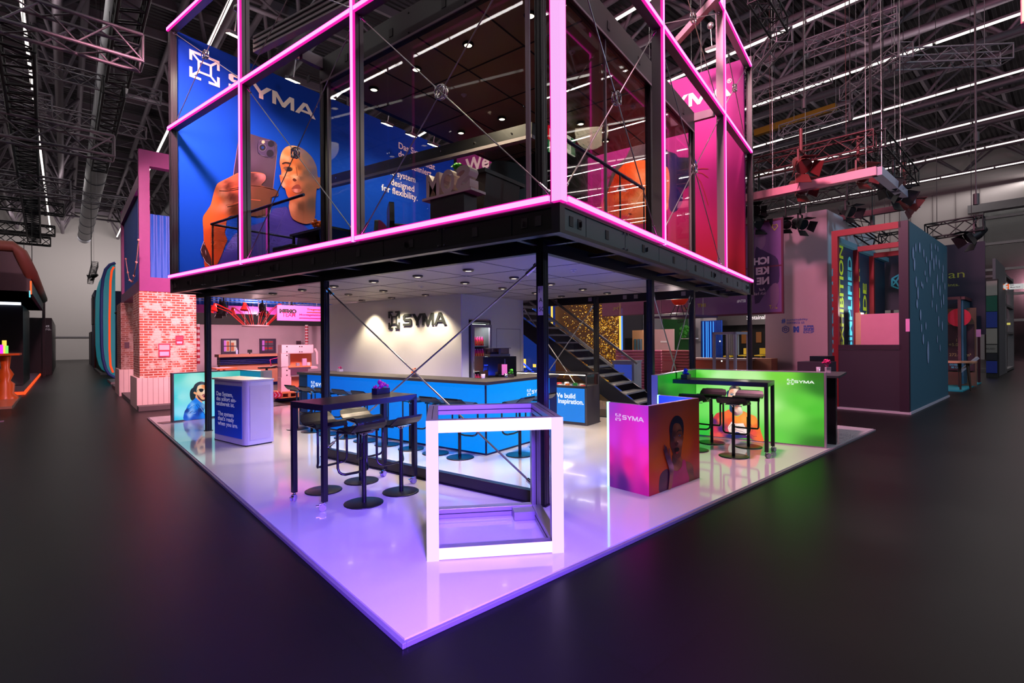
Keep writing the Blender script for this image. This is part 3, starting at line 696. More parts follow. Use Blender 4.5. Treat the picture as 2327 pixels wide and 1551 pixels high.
# links between frame and glass room
t = thing('roof_beam', on_z(578, 105, 7.2), 'grey double aluminium beam high behind the pink frame, upper left', 'beam')
a, b = on_z(582, 104, 7.2), on_z(860, -42, 7.2); G().bar(a, b, .12, .3).out('beam_profile', ALUD, t); g = G()
for k in (-.09, 0, .09): g.bar(a + Vector((-.065, -.03, k)), b + Vector((-.065, -.03, k)), .012, .02)
g.out('groove', DARK, t)
G().bar(on_z(1660, -40, 7.4), on_z(1540, 92, 7.4), .1, .12).out('roof_beam', ALUD, label='grey aluminium beam slanting high behind the right side of the frame', cat='beam')
g = G(); g.bar((DX0 + .1, 6.7, 5.85), (BX, 6.7, 5.85), .08, .16); g.out('link_beam', ALUD, label='short grey beam tying the pink frame to the glass room, left', cat='beam')
g = G(); g.bar((9.6, DY0 + .1, 5.85), (9.6, BY, 5.85), .08, .14); g.out('link_beam', ALUD, label='short grey beam tying the pink frame to the glass room, right', cat='beam')
G().bar((BX, 6.7, 5.78), (BX + 3.4, 6.7, 5.78), .1, .26).out('roof_beam', ALUD, label='grey beam over the left end of the glass room', cat='beam')
# ---------------- glass room on the upper floor ----------------
RX0, RY0, RX1, RY1 = BX, BY, 9.55, 6.70; ZF, ZT = 2.99, 5.56
t = thing('glass_room', (7, 4.8, ZF), 'black framed glass meeting room on the upper floor', 'room')
for x, y in ((RX0, RY0), (RX0, RY1), (7.42, RY0), (RX1, RY0), (RX1, RY1)): profile(G(), x, y, ZF, ZT, .09).out('corner_post', BLK, t)
g = G(); g.box(RX0 - .045, RX0 + .045, RY0 - .045, RY1 + .045, ZT, 5.93); g.box(RX0 + .045, RX1 + .045, RY0 - .045, RY0 + .045, ZT, 5.93); g.box(RX0 + .045, RX1 + .045, RY1 - .045, RY1 + .045, ZT, 5.93)
for y in [2.9 + .95 * i for i in range(5)]:
    g.box(RX0 - .052, RX0 - .045, y + .3, y + .37, 5.68, 5.78, 1); 
    for q in (5.61, 5.86): g.cyl((RX0 - .056, y, q), (RX0 - .045, y, q), .012, n=6)
for x in [4.6 + 1.0 * i for i in range(5)]: g.box(x + .3, x + .37, RY0 - .052, RY0 - .045, 5.68, 5.78, 1)
g.out('roof_edge_beam', [BLKP, M('slot_dark'), CHR], t)
g = G(); g.box(RX0 - .06, RX0 - .048, RY0, RY1, ZT - .015, ZT + .012); g.box(RX0, RX1, RY0 - .06, RY0 - .048, ZT - .015, ZT + .012); g.out('edge_strip', ALUD, t, 'grey strip along the lower edge of the roof beam')
UC = M('upper_ceiling_tile', (176, 150, 104), .3, vary=.12, scale=1.5, spec=.5)
g = G(); g.box(RX0 + .045, RX1 - .045, RY0 + .045, RY1 - .045, ZT, ZT + .04)
for x in (5.4, 6.4, 7.4, 8.4): g.box(x - .012, x + .012, RY0 + .045, RY1 - .045, ZT - .004, ZT, 1)
for y in (3.75, 4.72, 5.7): g.box(RX0 + .045, RX1 - .045, y - .012, y + .012, ZT - .004, ZT, 1)
g.out('ceiling_tiles', [UC, DARK], t)
for a, b in ((RY0 + .22, RY0 + 1.28), (RY0 + 1.3, YV[0] - .1), (YV[0] - .06, RY1 - .1)): G().box(RX0 - .006, RX0 + .006, a, b, ZF + .02, ZT).out('glass_pane', GLS, t)
for a, b in ((RX0 + .1, 5.9), (5.92, 7.36), (7.48, RX1 - .06)): G().box(a, b, RY0 - .006, RY0 + .006, ZF + .02, ZT).out('glass_pane', GLS, t)
G().box(RX1 - .006, RX1 + .006, RY0 + .06, RY1 - .1, ZF + .02, ZT).out('glass_pane', GLS, t)
G().box(RX0 + .05, RX0 + 4.9, RY1 - .006, RY1 + .006, ZF + .02, ZT).out('glass_pane', GLS, t)
g = G()
for y in (RY0 + .16, RY1 - .12): g.box(RX0 - .02, RX0 + .02, y - .02, y + .02, ZF, ZT)
for x in (5.91, RX1 - .1): g.box(x - .012, x + .012, RY0 - .015, RY0 + .015, ZF, ZT)
g.out('glazing_bar', ALUD, t)
UL = [(4.92, (6.2, 5.27, 4.3, 3.33)), (5.9, (3.32,)), (6.9, (6.22, 5.27)), (7.9, (4.28, 3.3)), (8.88, (4.27, 5.2))]
for i, (x, ys) in enumerate(UL):
    for j, y in enumerate(ys):
        if (x, y) in ((5.9, 3.32), (7.9, 3.3)): sprinkler(Vector((x, y, ZT)), 'white sprinkler in the upper room ceiling, %s' % ('left of the other' if x < 6 else 'right of the other')); continue
        downlight(x, y, ZT - .002, 'recessed lamp in the dark upper ceiling, %s from the left in the %s row' % (ORD[j], ORD[i]), 'downlights in the upper ceiling', 1, M('dark_ring', (30, 26, 22), .3, .6))
sprinkler(on_z(1054, 215, ZT), 'white sprinkler behind the crossed rods in the upper room'); sprinkler(on_z(1438, 240, ZT), 'white sprinkler near the black post of the upper room')
for x, y in ((5.6, 4.8), (8.2, 4.2)): lamp('upper_room_beam', 'SPOT', (x, y, ZT - .08), 260, (1, .82, .55), spot_size=math.radians(150), spot_blend=.8, shadow_soft_size=.3, to=(x, y, 0))
# glass railing of the balcony
RAILM = M('dark_handrail', (40, 52, 74), .25, .7)
def railing(pts, lab, zb=ZF, posts=(), h=.88, rm=RAILM):
    t = thing('glass_railing', pts[0], lab, 'railing'); g = G()
    for a, b in zip(pts, pts[1:]):
        a, b = Vector(a), Vector(b); g.cyl(a, b, .022, n=8); q = G(); q.poly([a - Vector((0, 0, h)), b - Vector((0, 0, h)), b - Vector((0, 0, .03)), a - Vector((0, 0, .03))], thick=(b - a).normalized().cross(Vector((0, 0, 1))) * .012); q.out('glass_pane', GLS, t)
    g.out('handrail', rm, t); g = G()
    for p in posts: p = Vector(p); g.cyl(p - Vector((0, 0, h)), p, .012, n=6)
    if posts: g.out('baluster', BLK, t)
a = (5.7, 9.8, 3.87); b = (4.12, 9.8, 3.87); c = (4.12, 6.8, 3.87)
railing([a, b, c], 'glass railing with dark handrail round the balcony before the portrait', posts=((4.12, 9.75, 3.87), (4.12, 8.8, 3.87), (4.12, 7.8, 3.87)))
p, q = on_z(1262, 303, 3.9), on_z(1478, 426, 3.9)
railing([(p.x, p.y, 3.9), (q.x, p.y, 3.9)], 'glass railing with round handrail inside the right side of the room', posts=((q.x, p.y, 3.9), ((p.x + q.x) / 2 + .4, p.y, 3.9)))
# dark band built as a solid bar, furniture and letters upstairs
BKF = M('black_leather', (16, 14, 18), .3, spec=.5)
a, b = on_x(745, 424, 6.1), on_x(1213, 311, 6.1); zm = Vector((0, 0, 1))
t = thing('dark_band', (6.1, (a.y + b.y) / 2, (a.z + b.z) / 2), 'long black band with a grey lower edge crossing inside the glass room', 'beam')
G().bar(a + zm * .115, b + zm * .115, .1, .17).out('band_body', BLKP, t); G().bar(a, b, .11, .05).out('edge_strip', ALUD, t, 'grey strip along the lower edge')
g = G()
for k in range(7): q = a.lerp(b, (k + .5) / 7) + zm * .11 - Vector((.05, 0, 0)); g.cyl(q, q - Vector((.012, 0, 0)), .014, n=8)
g.out('bolt', CHR, t)
def lounge_chair(x, y, rz, lab, h=.95):
    t = thing('lounge_chair', (x, y, ZF), lab, 'chair', rz=rz)
    def rr(w, hh, z0): return smooth([(-w, z0), (w, z0), (w, z0 + hh * .8), (w * .7, z0 + hh), (-w * .7, z0 + hh), (-w, z0 + hh * .8)], 3)
    G().poly([(px, .22, pz) for px, pz in rr(.3, h - .4, .4)], thick=(0, .07, 0)).out('backrest', BKF, t, local=True)
    G().box(-.3, .3, -.28, .24, .38, .47).out('seat', BKF, t, local=True, bevel=.02)
    g = G(); g.cyl((0, 0, .02), (0, 0, .38), .03)
    for k in range(5): g.cyl((0, 0, .03), (.3 * math.cos(k * 1.257), .3 * math.sin(k * 1.257), .03), .018)
    g.out('base', CHR, t, local=True)
lounge_chair(6.1, 4.7, PI * .85, 'large high-backed black chair beside the clear block letters', 1.35); lounge_chair(5.4, 7.7, -PI * .6, 'black chair on the balcony under the portrait', .85)
lounge_chair(5.1, 8.7, -PI * .5, 'black slatted chair at the left end of the balcony', .8); lounge_chair(6.0, 7.0, PI * .2, 'black chair behind the post of the balcony', .85)
lounge_chair(5.3, 5.9, PI * .3, 'black chair left of the clear block letters', .8)
t = thing('reception_desk', (5.35, 4.7, ZF), 'black desk with a slanted end behind the block letters', 'desk')
G().box(5.0, 5.9, 4.1, 4.98, ZF + .9, ZF + .95).out('desk_top', BLKP, t); G().poly([(5.05, 4.2, ZF + .15), (5.05, 4.95, ZF + .15), (5.05, 4.95, ZF + .9), (5.05, 4.12, ZF + .9)], thick=(.75, 0, 0)).out('desk_body', M('dark_desk_front', (46, 38, 36), .35), t)
t = thing('table', (5.6, 8.2, ZF), 'black balcony table with an orange posy on it', 'table')
G().box(5.1, 5.9, 7.7, 8.9, ZF + .7, ZF + .74).out('table_top', BLKP, t); g = G()
for x, y in ((5.15, 7.75), (5.85, 7.75), (5.15, 8.85), (5.85, 8.85)): g.box(x - .02, x + .02, y - .02, y + .02, ZF, ZF + .7)
g.out('table_frame', BLK, t)
# clear block letters, read from inside, so they look reversed from here
CLR = M('frosted_acrylic', (205, 188, 184), .25, vary=.05, spec=.7)
t = thing('block_letters', (4.75, 4.8, ZF), 'pale three-letter sign standing behind the glass, reversed', 'sign')
a, b = on_x(968, 458, 4.62), on_x(1071, 447, 4.62); hh = on_x(968, 404, 4.62).z - a.z
vf = text('MOS', .03)
for k, ch in enumerate('MOS'):
    v = fit(text(ch, .035)); y0 = a.y + (b.y - a.y) * (k / 3 + .01); y1 = a.y + (b.y - a.y) * ((k + .93) / 3)
    f = (lambda q, y0=y0, y1=y1, ch=ch: Vector((4.62, y0 + (y1 - y0) * ((1 - q[0]) if ch == 'S' else q[0]), a.z + .03 + hh * q[1])))
    g = G(); vs = [f(q) for q in v[0]]; g.add(vs, v[1]); g.add([p + Vector((.16, 0, 0)) for p in vs], [tuple(q)[::-1] for q in v[1]])
    from collections import Counter
    ec = Counter(tuple(sorted((q[i], q[(i + 1) % len(q)]))) for q in v[1] for i in range(len(q)))
    n = len(vs); g.add(vs + [p + Vector((.16, 0, 0)) for p in vs], [(e[0], e[1], e[1] + n, e[0] + n) for e, c in ec.items() if c == 1])
    g.out('letter', CLR, t)
G().box(4.58, 4.86, min(a.y, b.y) - .03, max(a.y, b.y) + .03, a.z - .0, a.z + .03).out('stand_strip', CLR, t)
G().box(4.6, 4.84, min(a.y, b.y) + .1, max(a.y, b.y) - .1, ZF, a.z).out('pedestal', BLKP, t)
def posy(p, lab, leaf, petal, pot=None, r=.05, n=9, seed=1, name='flower_pot', hall=False, ph=.05, pw=.045):
    """small vase or planter with a few blooms"""
    rnd = random.Random(seed); p = Vector(p); t = thing(name, p, lab, 'flowers', hall=hall)
    if pot is not None: G().box(p.x - pw, p.x + pw, p.y - pw, p.y + pw, p.z, p.z + ph).out('pot', pot, t, bevel=.004)
    g = G(); fl = G()
    for k in range(n):
        a = rnd.uniform(0, 2 * PI); q = p + Vector((math.cos(a) * rnd.uniform(.2, 1) * r, math.sin(a) * rnd.uniform(.2, 1) * r, ph + rnd.uniform(.3, 1.5) * r))
        g.cyl(p + Vector((0, 0, ph * .9)), q, .0035, n=4); s_ = r * rnd.uniform(.25, .5)
        for m in range(4): b = a + m * 1.6; g.poly([q, q + Vector((math.cos(b) * s_, math.sin(b) * s_, s_ * .4)), q + Vector((math.cos(b + .5) * s_ * 1.3, math.sin(b + .5) * s_ * 1.3, 0)), q + Vector((math.cos(b + .9) * s_, math.sin(b + .9) * s_, -s_ * .2))])
        fl.ball(q + Vector((0, 0, s_ * .2)), s_ * .75, 6)
    g.out('leaves', leaf, t); fl.out('blossom', petal, t); return t
LEAF = M('leaf_green', (40, 130, 30), .5, vary=.3); ORP = M('orange_petals', (235, 110, 10), .5); MGP = M('magenta_petals', (200, 20, 110), .5); GRP = M('green_blossom', (60, 190, 10), .5); GP = M('clear_vase', (190, 180, 200), .1, .2)
posy((5.3, 8.4, ZF + .74), 'orange posy on the balcony table', M('yellow_leaf', (200, 120, 20), .5), ORP, None, .12, seed=3); posy((5.25, 4.72, ZF + .95), 'green plant peeping over the clear block letters', LEAF, GRP, None, .12, seed=4)
# exit and extinguisher signs inside
def hang_sign(p, q, lab, cols, marks):
    t = thing('safety_sign', p, lab, 'sign'); G().obox((p + q) / 2, ((q - p).x / 2, (q - p).y / 2, 0), (0, .01, 0), (0, 0, (q - p).z / 2)).out('panel', cols[0], t)
    g = G()
    for a0, b0, a1, b1 in marks: P = lambda u, v: Vector((p.x + (q.x - p.x) * u, p.y + (q.y - p.y) * u - .013, p.z + (q.z - p.z) * v)); g.poly([P(a0, b0), P(a1, b0), P(a1, b1), P(a0, b1)])
    g.out('symbol', cols[1], t)
EG = E('exit_green', (10, 90, 50), 1); EW = E('sign_cream', (205, 200, 180), .9); ER = E('sign_red', (180, 10, 30), 1)
a, b = on_y(1287, 345, 4.6), on_y(1306, 318, 4.6); hang_sign(Vector((a.x, 4.6, a.z)), Vector((b.x, 4.6, b.z)), 'small green and white exit sign behind the pink corner tube', (EW, EG), ((.48, .02, .98, .98), (.05, .2, .12, .8), (.2, .2, .27, .8)))
a, b = on_y(1246, 318, 4.6), on_y(1252, 288, 4.6); hang_sign(Vector((a.x, 4.6, a.z)), Vector((b.x, 4.6, b.z)), 'red and white sign left of the pink corner tube', (ER, EW), ((.2, .2, .9, .8),))
a, b = on_y(1246, 344, 4.6), on_y(1252, 320, 4.6); hang_sign(Vector((a.x, 4.6, a.z)), Vector((b.x, 4.6, b.z)), 'green and white sign left of the pink corner tube', (EG, EW), ((.2, .15, .9, .85),))
a = on_x(1095, 402, 9.0); 
t = thing('stair_screen', (8.8, 7.4, ZF), 'black sloping stairwell screen inside the upper room', 'screen')
P = [on_x(x, y, 8.6) for x, y in ((1094, 405), (1157, 333), (1213, 318), (1330, 330), (1330, 455), (1130, 455))]
G().poly(P, thick=(.1, 0, 0)).out('panel', BLKP, t); G().bar(P[0] - Vector((.01, 0, 0)), P[1] - Vector((.01, 0, 0)), .02, .06).out('edge_strip', M('pale_green_edge', (170, 190, 140), .5), t, 'pale edge strip')
# ---------------- printed walls and lightboxes of the stand ----------------
PM = M('wall_print', rough=.8, attr=True, spec=.1); PE = M('backlit_print', rough=.4, attr=True, emit='src', es=1.0); PG = M('gloss_print', rough=.3, attr=True)
def K(ox, oy, k):
    def f(s):
        v = [float(x) for x in s.replace(';', ' ').replace(',', ' ').split()]
        return [(ox + v[i] / k, oy + v[i + 1] / k) for i in range(0, len(v), 2)]
    return f
def KS(ox, oy, k):
    def f(*s): return [(ox + a / k, oy + b / k, c) for a, b, c in s]
    return f
# --- blue wall with the man holding a phone
WY = 11.14
bw = thing('portrait_wall', (8, 11.2, 3), 'tall blue printed wall with a man holding up a phone and white lettering', 'wall panel')
bwp = G().box(4.035, 12.0, WY, WY + .1, 2.97, 7.85).out('print_panel', grad('blue_fabric', [(0, (4, 60, 158)), (.5, (6, 62, 160)), (1, (14, 52, 146))], 'Z', -.1, 4.9, rough=.85, spec=.08), bw)
P = Print(lambda x, y: on_y(x, y, WY - .001), (0, -1, 0), .0012, .62, 1.18)
A, AS = K(440, 280, 4.563), KS(440, 280, 4.563)
P.patch(A('340,1290 400,1180 470,1120 570,1070 700,1030 745,1000 800,930 830,885 900,872 965,868 1010,945 1090,1005 1180,1090 1300,1180 1310,1420 330,1500'), AS((850, 920, (96, 92, 190)), (1000, 1050, (80, 76, 165)), (450, 1200, (110, 115, 200)), (760, 1050, (72, 72, 160)), (1200, 1250, (60, 60, 140)), (500, 1400, (60, 60, 150))))
P.patch(A('478,112 560,104 700,145 820,178 858,210 866,270 850,420 828,600 812,780 800,900 785,945 745,968 600,955 400,640 412,520 440,330'), AS((520, 150, (104, 84, 92)), (700, 200, (92, 80, 108)), (600, 350, (112, 96, 118)), (800, 450, (104, 90, 108)), (470, 450, (70, 58, 84)), (700, 620, (84, 70, 76)), (700, 850, (92, 74, 66)), (600, 900, (80, 66, 66))))
P.curve(A('862,215 864,300 850,440 822,680'), .8, (196, 150, 130)); P.curve(A('478,115 440,330 410,540'), .8, (190, 150, 180)); P.curve(A('800,895 785,945 745,968 695,965'), .9, (170, 190, 190))
P.patch(A('665,200 690,176 780,178 828,200 843,240 842,330 825,356 790,362 700,332 662,300'), (96, 84, 118)); P.curve(A('665,200 690,176 780,178 828,200 843,240 842,330 825,356 790,362 700,332 662,300 665,200'), .9, (180, 160, 190))
def disc(P, f, cx, cy, r, col, n=14, ry=None): ry = ry or r; P.patch(f(' '.join('%f,%f' % (cx + r * math.cos(i * 2 * PI / n), cy + ry * math.sin(i * 2 * PI / n)) for i in range(n))), col, 0)
for cx, cy, r in ((712, 253, 38), (800, 214, 38), (790, 312, 42)): disc(P, A, cx, cy, r, (150, 140, 160)) if r == 38 and cx == 712 else None; disc(P, A, cx, cy, r - 4, (58, 54, 70))
disc(P, A, 712, 253, 14, (40, 80, 150)); disc(P, A, 718, 195, 17, (226, 205, 170))
P.patch(A('115,1500 105,1300 95,1100 92,980 125,920 175,840 205,720 235,640 270,610 400,545 470,512 640,508 725,525 745,560 735,600 700,645 830,680 872,715 870,755 800,770 780,880 700,960 560,960 380,960 340,1010 330,1080 320,1140 345,1200 330,1250 220,1500'),
    AS((130, 1000, (206, 118, 52)), (170, 1200, (180, 90, 35)), (150, 1400, (190, 84, 30)), (250, 800, (214, 124, 62)), (220, 700, (216, 130, 80)), (255, 625, (234, 160, 120)), (400, 558, (196, 118, 86)), (350, 650, (100, 54, 40)), (420, 690, (180, 100, 70)), (285, 720, (238, 176, 146)), (400, 760, (92, 50, 40)), (330, 850, (232, 170, 140)), (420, 900, (110, 60, 40)), (620, 560, (92, 62, 60)), (690, 525, (220, 150, 150)), (700, 720, (116, 82, 60)), (650, 850, (104, 80, 58)), (850, 730, (110, 76, 60)), (300, 1000, (190, 108, 50)), (270, 1150, (150, 74, 34)), (640, 930, (100, 76, 58))))
P.curve(A('262,690 330,690 400,680 470,665 560,646 700,658 830,690'), 1.4, (206, 124, 90)); P.curve(A('262,702 340,704 420,694 560,662'), 2, (84, 44, 34))
P.curve(A('330,852 400,840 480,815 580,791 690,800'), 1.4, (196, 116, 82)); P.curve(A('345,868 420,855 560,806'), 2, (84, 48, 36)); P.curve(A('270,612 400,547 470,514 640,510 720,526'), 1.3, (226, 140, 100))
P.patch(A('100,1230 70,1320 85,1380 170,1490 175,1400 120,1270'), (66, 44, 44)); P.curve(A('100,1225 68,1310 90,1375 130,1395 100,1230'), .8, (225, 215, 215)); P.curve(A('92,1385 120,1440 170,1480'), .8, (215, 205, 205))
B, BS = K(590, 300, 8.613), KS(590, 300, 8.613)
P.patch(B('380,590 395,480 430,380 500,300 600,268 700,275 810,318 910,390 1005,490 1070,600 1110,720 1128,880 1186,895 1190,1040 1150,1110 1105,1112 1090,1250 1080,1420 1060,1700 900,1800 640,1700 560,1480 565,1400 565,1310 520,1235 485,1110 440,1080 405,1010 383,900 376,845 408,838 410,760 392,680'),
    BS((430, 470, (236, 196, 150)), (520, 430, (236, 152, 92)), (530, 520, (242, 186, 146)), (620, 300, (226, 184, 136)), (800, 360, (150, 124, 130)), (650, 560, (212, 122, 66)), (480, 640, (200, 120, 76)), (450, 750, (222, 134, 84)), (500, 850, (242, 188, 146)), (590, 850, (228, 148, 92)), (680, 880, (252, 200, 160)), (675, 720, (238, 156, 96)), (720, 790, (216, 132, 74)), (560, 1000, (216, 130, 80)), (520, 1120, (216, 122, 70)), (650, 1020, (222, 152, 112)), (740, 1000, (190, 120, 84)), (620, 1210, (206, 108, 62)), (740, 1275, (228, 154, 114)), (690, 1240, (190, 100, 56)), (780, 1200, (120, 84, 60)),
        (760, 700, (150, 96, 62)), (800, 900, (134, 102, 80)), (900, 800, (116, 96, 82)), (950, 1100, (130, 100, 76)), (1060, 800, (100, 96, 116)), (1000, 600, (120, 106, 118)), (900, 480, (132, 118, 114)), (1160, 980, (140, 100, 80)), (620, 1450, (226, 160, 120)), (800, 1450, (112, 80, 60)), (1000, 1400, (92, 82, 74)), (400, 900, (228, 130, 80)), (430, 1040, (240, 190, 160)), (460, 600, (230, 150, 100))))
P.patch(B('425,615 480,588 560,594 605,618 590,640 500,622 440,638'), (84, 56, 48)); P.patch(B('455,700 500,682 560,690 625,720 620,760 560,778 500,765'), BS((480, 710, (150, 110, 90)), (560, 730, (56, 46, 46)), (620, 740, (80, 60, 52))))
P.curve(B('440,720 480,690 560,684 640,715'), .7, (70, 44, 40)); P.patch(B('632,925 660,908 700,930 708,955 670,968 640,950'), (112, 60, 46)); P.curve(B('700,690 715,780 722,860'), 1.4, (150, 88, 54))
P.patch(B('610,1120 640,1070 700,1032 752,1032 778,1060 790,1110 700,1120'), (158, 88, 74)); P.patch(B('615,1128 700,1114 812,1130 775,1180 705,1192 650,1176'), BS((680, 1150, (226, 160, 146)), (780, 1150, (180, 108, 92)), (640, 1150, (190, 120, 104))))
P.g.out('portrait', PM, bwp)
g = G(); ux, uy = (1, 0, 0), (0, 0, 1); f = WY - .012
a = on_y(430, 150, f); g.geo(ICON, lambda v: Vector((4.29 + v[0] * .57, f, 7.05 + v[1] * .55))); put(g, SYMA, (5.04, f, 7.155), ux, uy, .30, 2.03)
for s_, px, py, h in (('Das System,', 905, 336, .2), ('das Flexibilität', 905, 355, .2), ('neu definiert.', 905, 374, .2), ('The system', 872, 391, .2), ('designed', 888, 419, .2), ('for flexibility.', 867, 432, .2)):
    o = on_y(px, py, f); k = .255; vf = text(s_, .012); g.geo(vf, lambda v: Vector((o.x + v[0] * k, f, o.z + v[1] * k)))
put(g, text('R', .01), (7.09, f, 7.47), ux, uy, .04)
g.out('lettering', M('cream_lettering', (226, 214, 200), .6), bwp)
# floodlights on top of the blue wall
FLOOD = E('flood_glow', (255, 244, 205), 9)
def flood(p, d, lab, power=200, col=(1, .9, .7)):
    p = Vector(p); d = Vector(d).normalized(); t = thing('floodlight', p, lab, 'floodlight', 'floodlights above the printed walls')
    x = d.cross(Vector((0, 0, 1))).normalized(); u = x.cross(d)
    hs_ = G().obox(p, x * .13, u * .1, d * .03).out('housing', M('flood_housing', (70, 68, 70), .4, .5), t, bevel=.01)
    G().obox(p + d * .034, x * .115, u * .085, d * .004).out('glowing_pane', FLOOD, hs_)
    e = p - d * .35 + Vector((0, 0, .1)); g = G(); g.cyl(p - d * .03, e, .012, n=6); g.ball(e, .07, 8); g.out('arm', STL, t)
    lamp('wall_beam', 'SPOT', p + d * .06, power, col, spot_size=math.radians(140), spot_blend=.8, shadow_soft_size=.08, to=p + d)
for (px, py), l in (((533, 77), 'left end, seen beside the first light tube'), ((666, 180), 'second from the left'), ((748, 217), 'just right of the glass room post'), ((880, 280), 'third from the right'), ((935, 305), 'second from the right'), ((984, 327), 'right end')):
    p = on_y(px, py, 9.7); flood((p.x, 9.7, min(p.z, 8.1)), (0, .34, -.94), 'bright floodlight shining down the blue portrait wall, ' + l, 105)
# --- magenta wall with the woman
WX = 12.03
mw = thing('portrait_wall', (12.1, 6.8, 3), 'tall magenta to red printed wall with a woman looking sideways', 'wall panel')
mwp = G().box(WX, WX + .1, 2.45, WY - .1, 2.97, 7.92).out('print_panel', grad('magenta_fabric', [(0, (156, 38, 34)), (.18, (152, 34, 60)), (.5, (146, 34, 102)), (1, (132, 54, 114))], 'Z', -.1, 4.95, rough=.85, spec=.08), mw)
P = Print(lambda x, y: on_x(x, y, WX - .001), (-1, 0, 0), .0012, .7, 1.1); A, AS = K(1350, 300, 5.965), KS(1350, 300, 5.965)
P.patch(A('110,930 160,830 200,720 230,620 270,540 330,470 400,420 470,390 560,375 720,380 950,400 1030,520 1030,900 960,1100 740,1220 520,1250 420,1230 300,1180 95,1060'),
    AS((430, 450, (236, 100, 26)), (600, 480, (238, 134, 62)), (640, 600, (248, 164, 94)), (300, 620, (214, 72, 16)), (280, 800, (206, 60, 18)), (330, 870, (242, 134, 64)), (200, 950, (216, 92, 54)), (500, 800, (226, 102, 42)), (560, 950, (248, 190, 116)), (640, 850, (246, 184, 106)), (700, 1100, (232, 154, 92)), (450, 1080, (232, 132, 62)), (480, 1050, (246, 154, 92)), (400, 1000, (200, 72, 32)), (430, 1180, (226, 92, 92)), (640, 1200, (216, 132, 62)), (160, 1020, (230, 112, 92)), (980, 800, (216, 142, 92)), (440, 700, (214, 80, 24)), (700, 700, (240, 160, 90))))
P.patch(A('100,1010 150,860 190,720 240,560 320,440 420,360 460,290 500,210 560,175 640,155 720,150 900,170 1000,255 1100,290 1150,340 1290,345 1370,370 1395,440 1390,545 1290,720 1210,800 1195,960 1080,1090 1010,1000 1025,800 1020,560 960,450 740,385 560,385 470,402 400,440 310,540 240,680 170,850'),
    AS((560, 250, (104, 96, 92)), (700, 300, (92, 86, 84)), (300, 500, (100, 90, 84)), (160, 860, (92, 66, 70)), (900, 300, (60, 50, 60)), (1100, 420, (44, 40, 96)), (1250, 450, (60, 58, 66)), (1390, 480, (44, 70, 150)), (1100, 800, (40, 34, 100)), (1200, 650, (44, 40, 76))))
P.patch(A('370,612 440,600 520,640 505,665 440,640 380,635'), (150, 52, 24)); P.patch(A('305,770 350,738 400,742 440,800 390,806 330,795'), (226, 206, 196)); disc(P, A, 350, 768, 24, (60, 50, 60)); P.curve(A('300,772 350,735 405,738 445,800'), 1, (110, 40, 20))
P.patch(A('465,1106 495,1098 520,1110 495,1120'), (130, 40, 30)); P.patch(A('380,1130 440,1148 490,1190 470,1235 390,1200'), (214, 74, 96))
for c in ('1395,600 1450,680 1500,820 1550,990', '1395,545 1470,560 1551,620', '1395,505 1470,495 1551,500', '95,655 170,635 240,590'): P.curve(A(c), 1.5, (168, 60, 50))
P.g.out('portrait', PM, mwp)
g = G(); f = WX - .012; r = on_x(1662, 216, f); tp = on_x(1647, 189, f); h = tp.z - r.z; put(g, SYMA, (f, r.y + 5.84 * h * .98, r.z), (0, -1, 0), (0, 0, 1), h, 5.84 * h * .98)
g.geo(ICON, lambda v: Vector((f, r.y + 8.3 * h - v[0] * 1.8 * h, r.z - .4 * h + v[1] * 1.8 * h)))
o = on_x(1059, 393, f); vf = text('We build', .03); g.geo(vf, lambda v: Vector((f, o.y - v[0] * .62, o.z + v[1] * .62))); o2 = on_x(1652, 190, f); put(g, text('®', .0), (f, o2.y, o2.z), (0, -1, 0), (0, 0, 1), .1)
g.out('lettering', M('cream_lettering'), mwp)
p = on_x(1618, 110, 11.2); flood((11.2, p.y, min(p.z, 8.6)), (.3, 0, -.95), 'bright floodlight shining down the magenta wall', 70)
for y in (3.2, 5.4, 8.2): lamp('wall_beam', 'SPOT', (9.9, y, 8.3), 125, (1, .88, .75), spot_size=math.radians(140), spot_blend=.8, shadow_soft_size=.08, to=(12, y, 5.6))  # added beams without a lamp body, brightening the magenta wall

# --- turquoise lightbox with the man in sunglasses
LY = 12.46; LR = on_x(604, 880, on_y(556, 930, LY).x).y; c0 = on_y(396, 958, LY).x; c1 = on_y(556, 930, LY).x
t = thing('lightbox_wall', (c0, LY, 0), 'low turquoise lightbox wall with a man in sunglasses and a blue jacket', 'lightbox')
FRM = M('lightbox_frame', (120, 116, 122), .35, .6)
g = G(); g.box(c0 - .03, c1 + .02, LY + .004, LY + .12, 0, 1.07); g.box(c1 - .1, c1 + .02, LR, LY + .004, 0, 1.07); g.out('frame', FRM, t)
G().box(c1 - .12, c1 + .08, LR - .13, LR, 0, 1.08).out('end_cap', M('lightbox_end', (210, 206, 206), .5), t, 'pale grooved end piece')
G().box(c0 - .25, c0 + .12, LY - .12, LY + .2, 0, .008).out('base_plate', FRM, t)
P = Print(lambda x, y: on_y(x, y, LY), (0, -1, 0), .0008)
q0, q1, q2, q3 = (Vector((c0, LY, .03)), Vector((c1 - .1, LY, .03)), Vector((c1 - .1, LY, 1.05)), Vector((c0, LY, 1.05)))
pl = P.place; P.place = lambda u, v: Vector((c0 + (c1 - .1 - c0) * u, LY, .03 + 1.02 * v))
P.patch([(0, 0), (1, 0), (1, 1), (0, 1)], [(0, 0, (40, 190, 230)), (0, .5, (60, 205, 220)), (0, 1, (70, 200, 190)), (.1, .5, (150, 228, 232)), (.1, .15, (140, 222, 245)), (.5, .1, (120, 215, 245)), (.9, .1, (110, 205, 230)), (.5, .6, (140, 226, 226)), (.9, .6, (130, 220, 215)), (.5, .97, (110, 215, 200)), (.3, .85, (165, 235, 225)), (1, .9, (70, 190, 180))], 0)
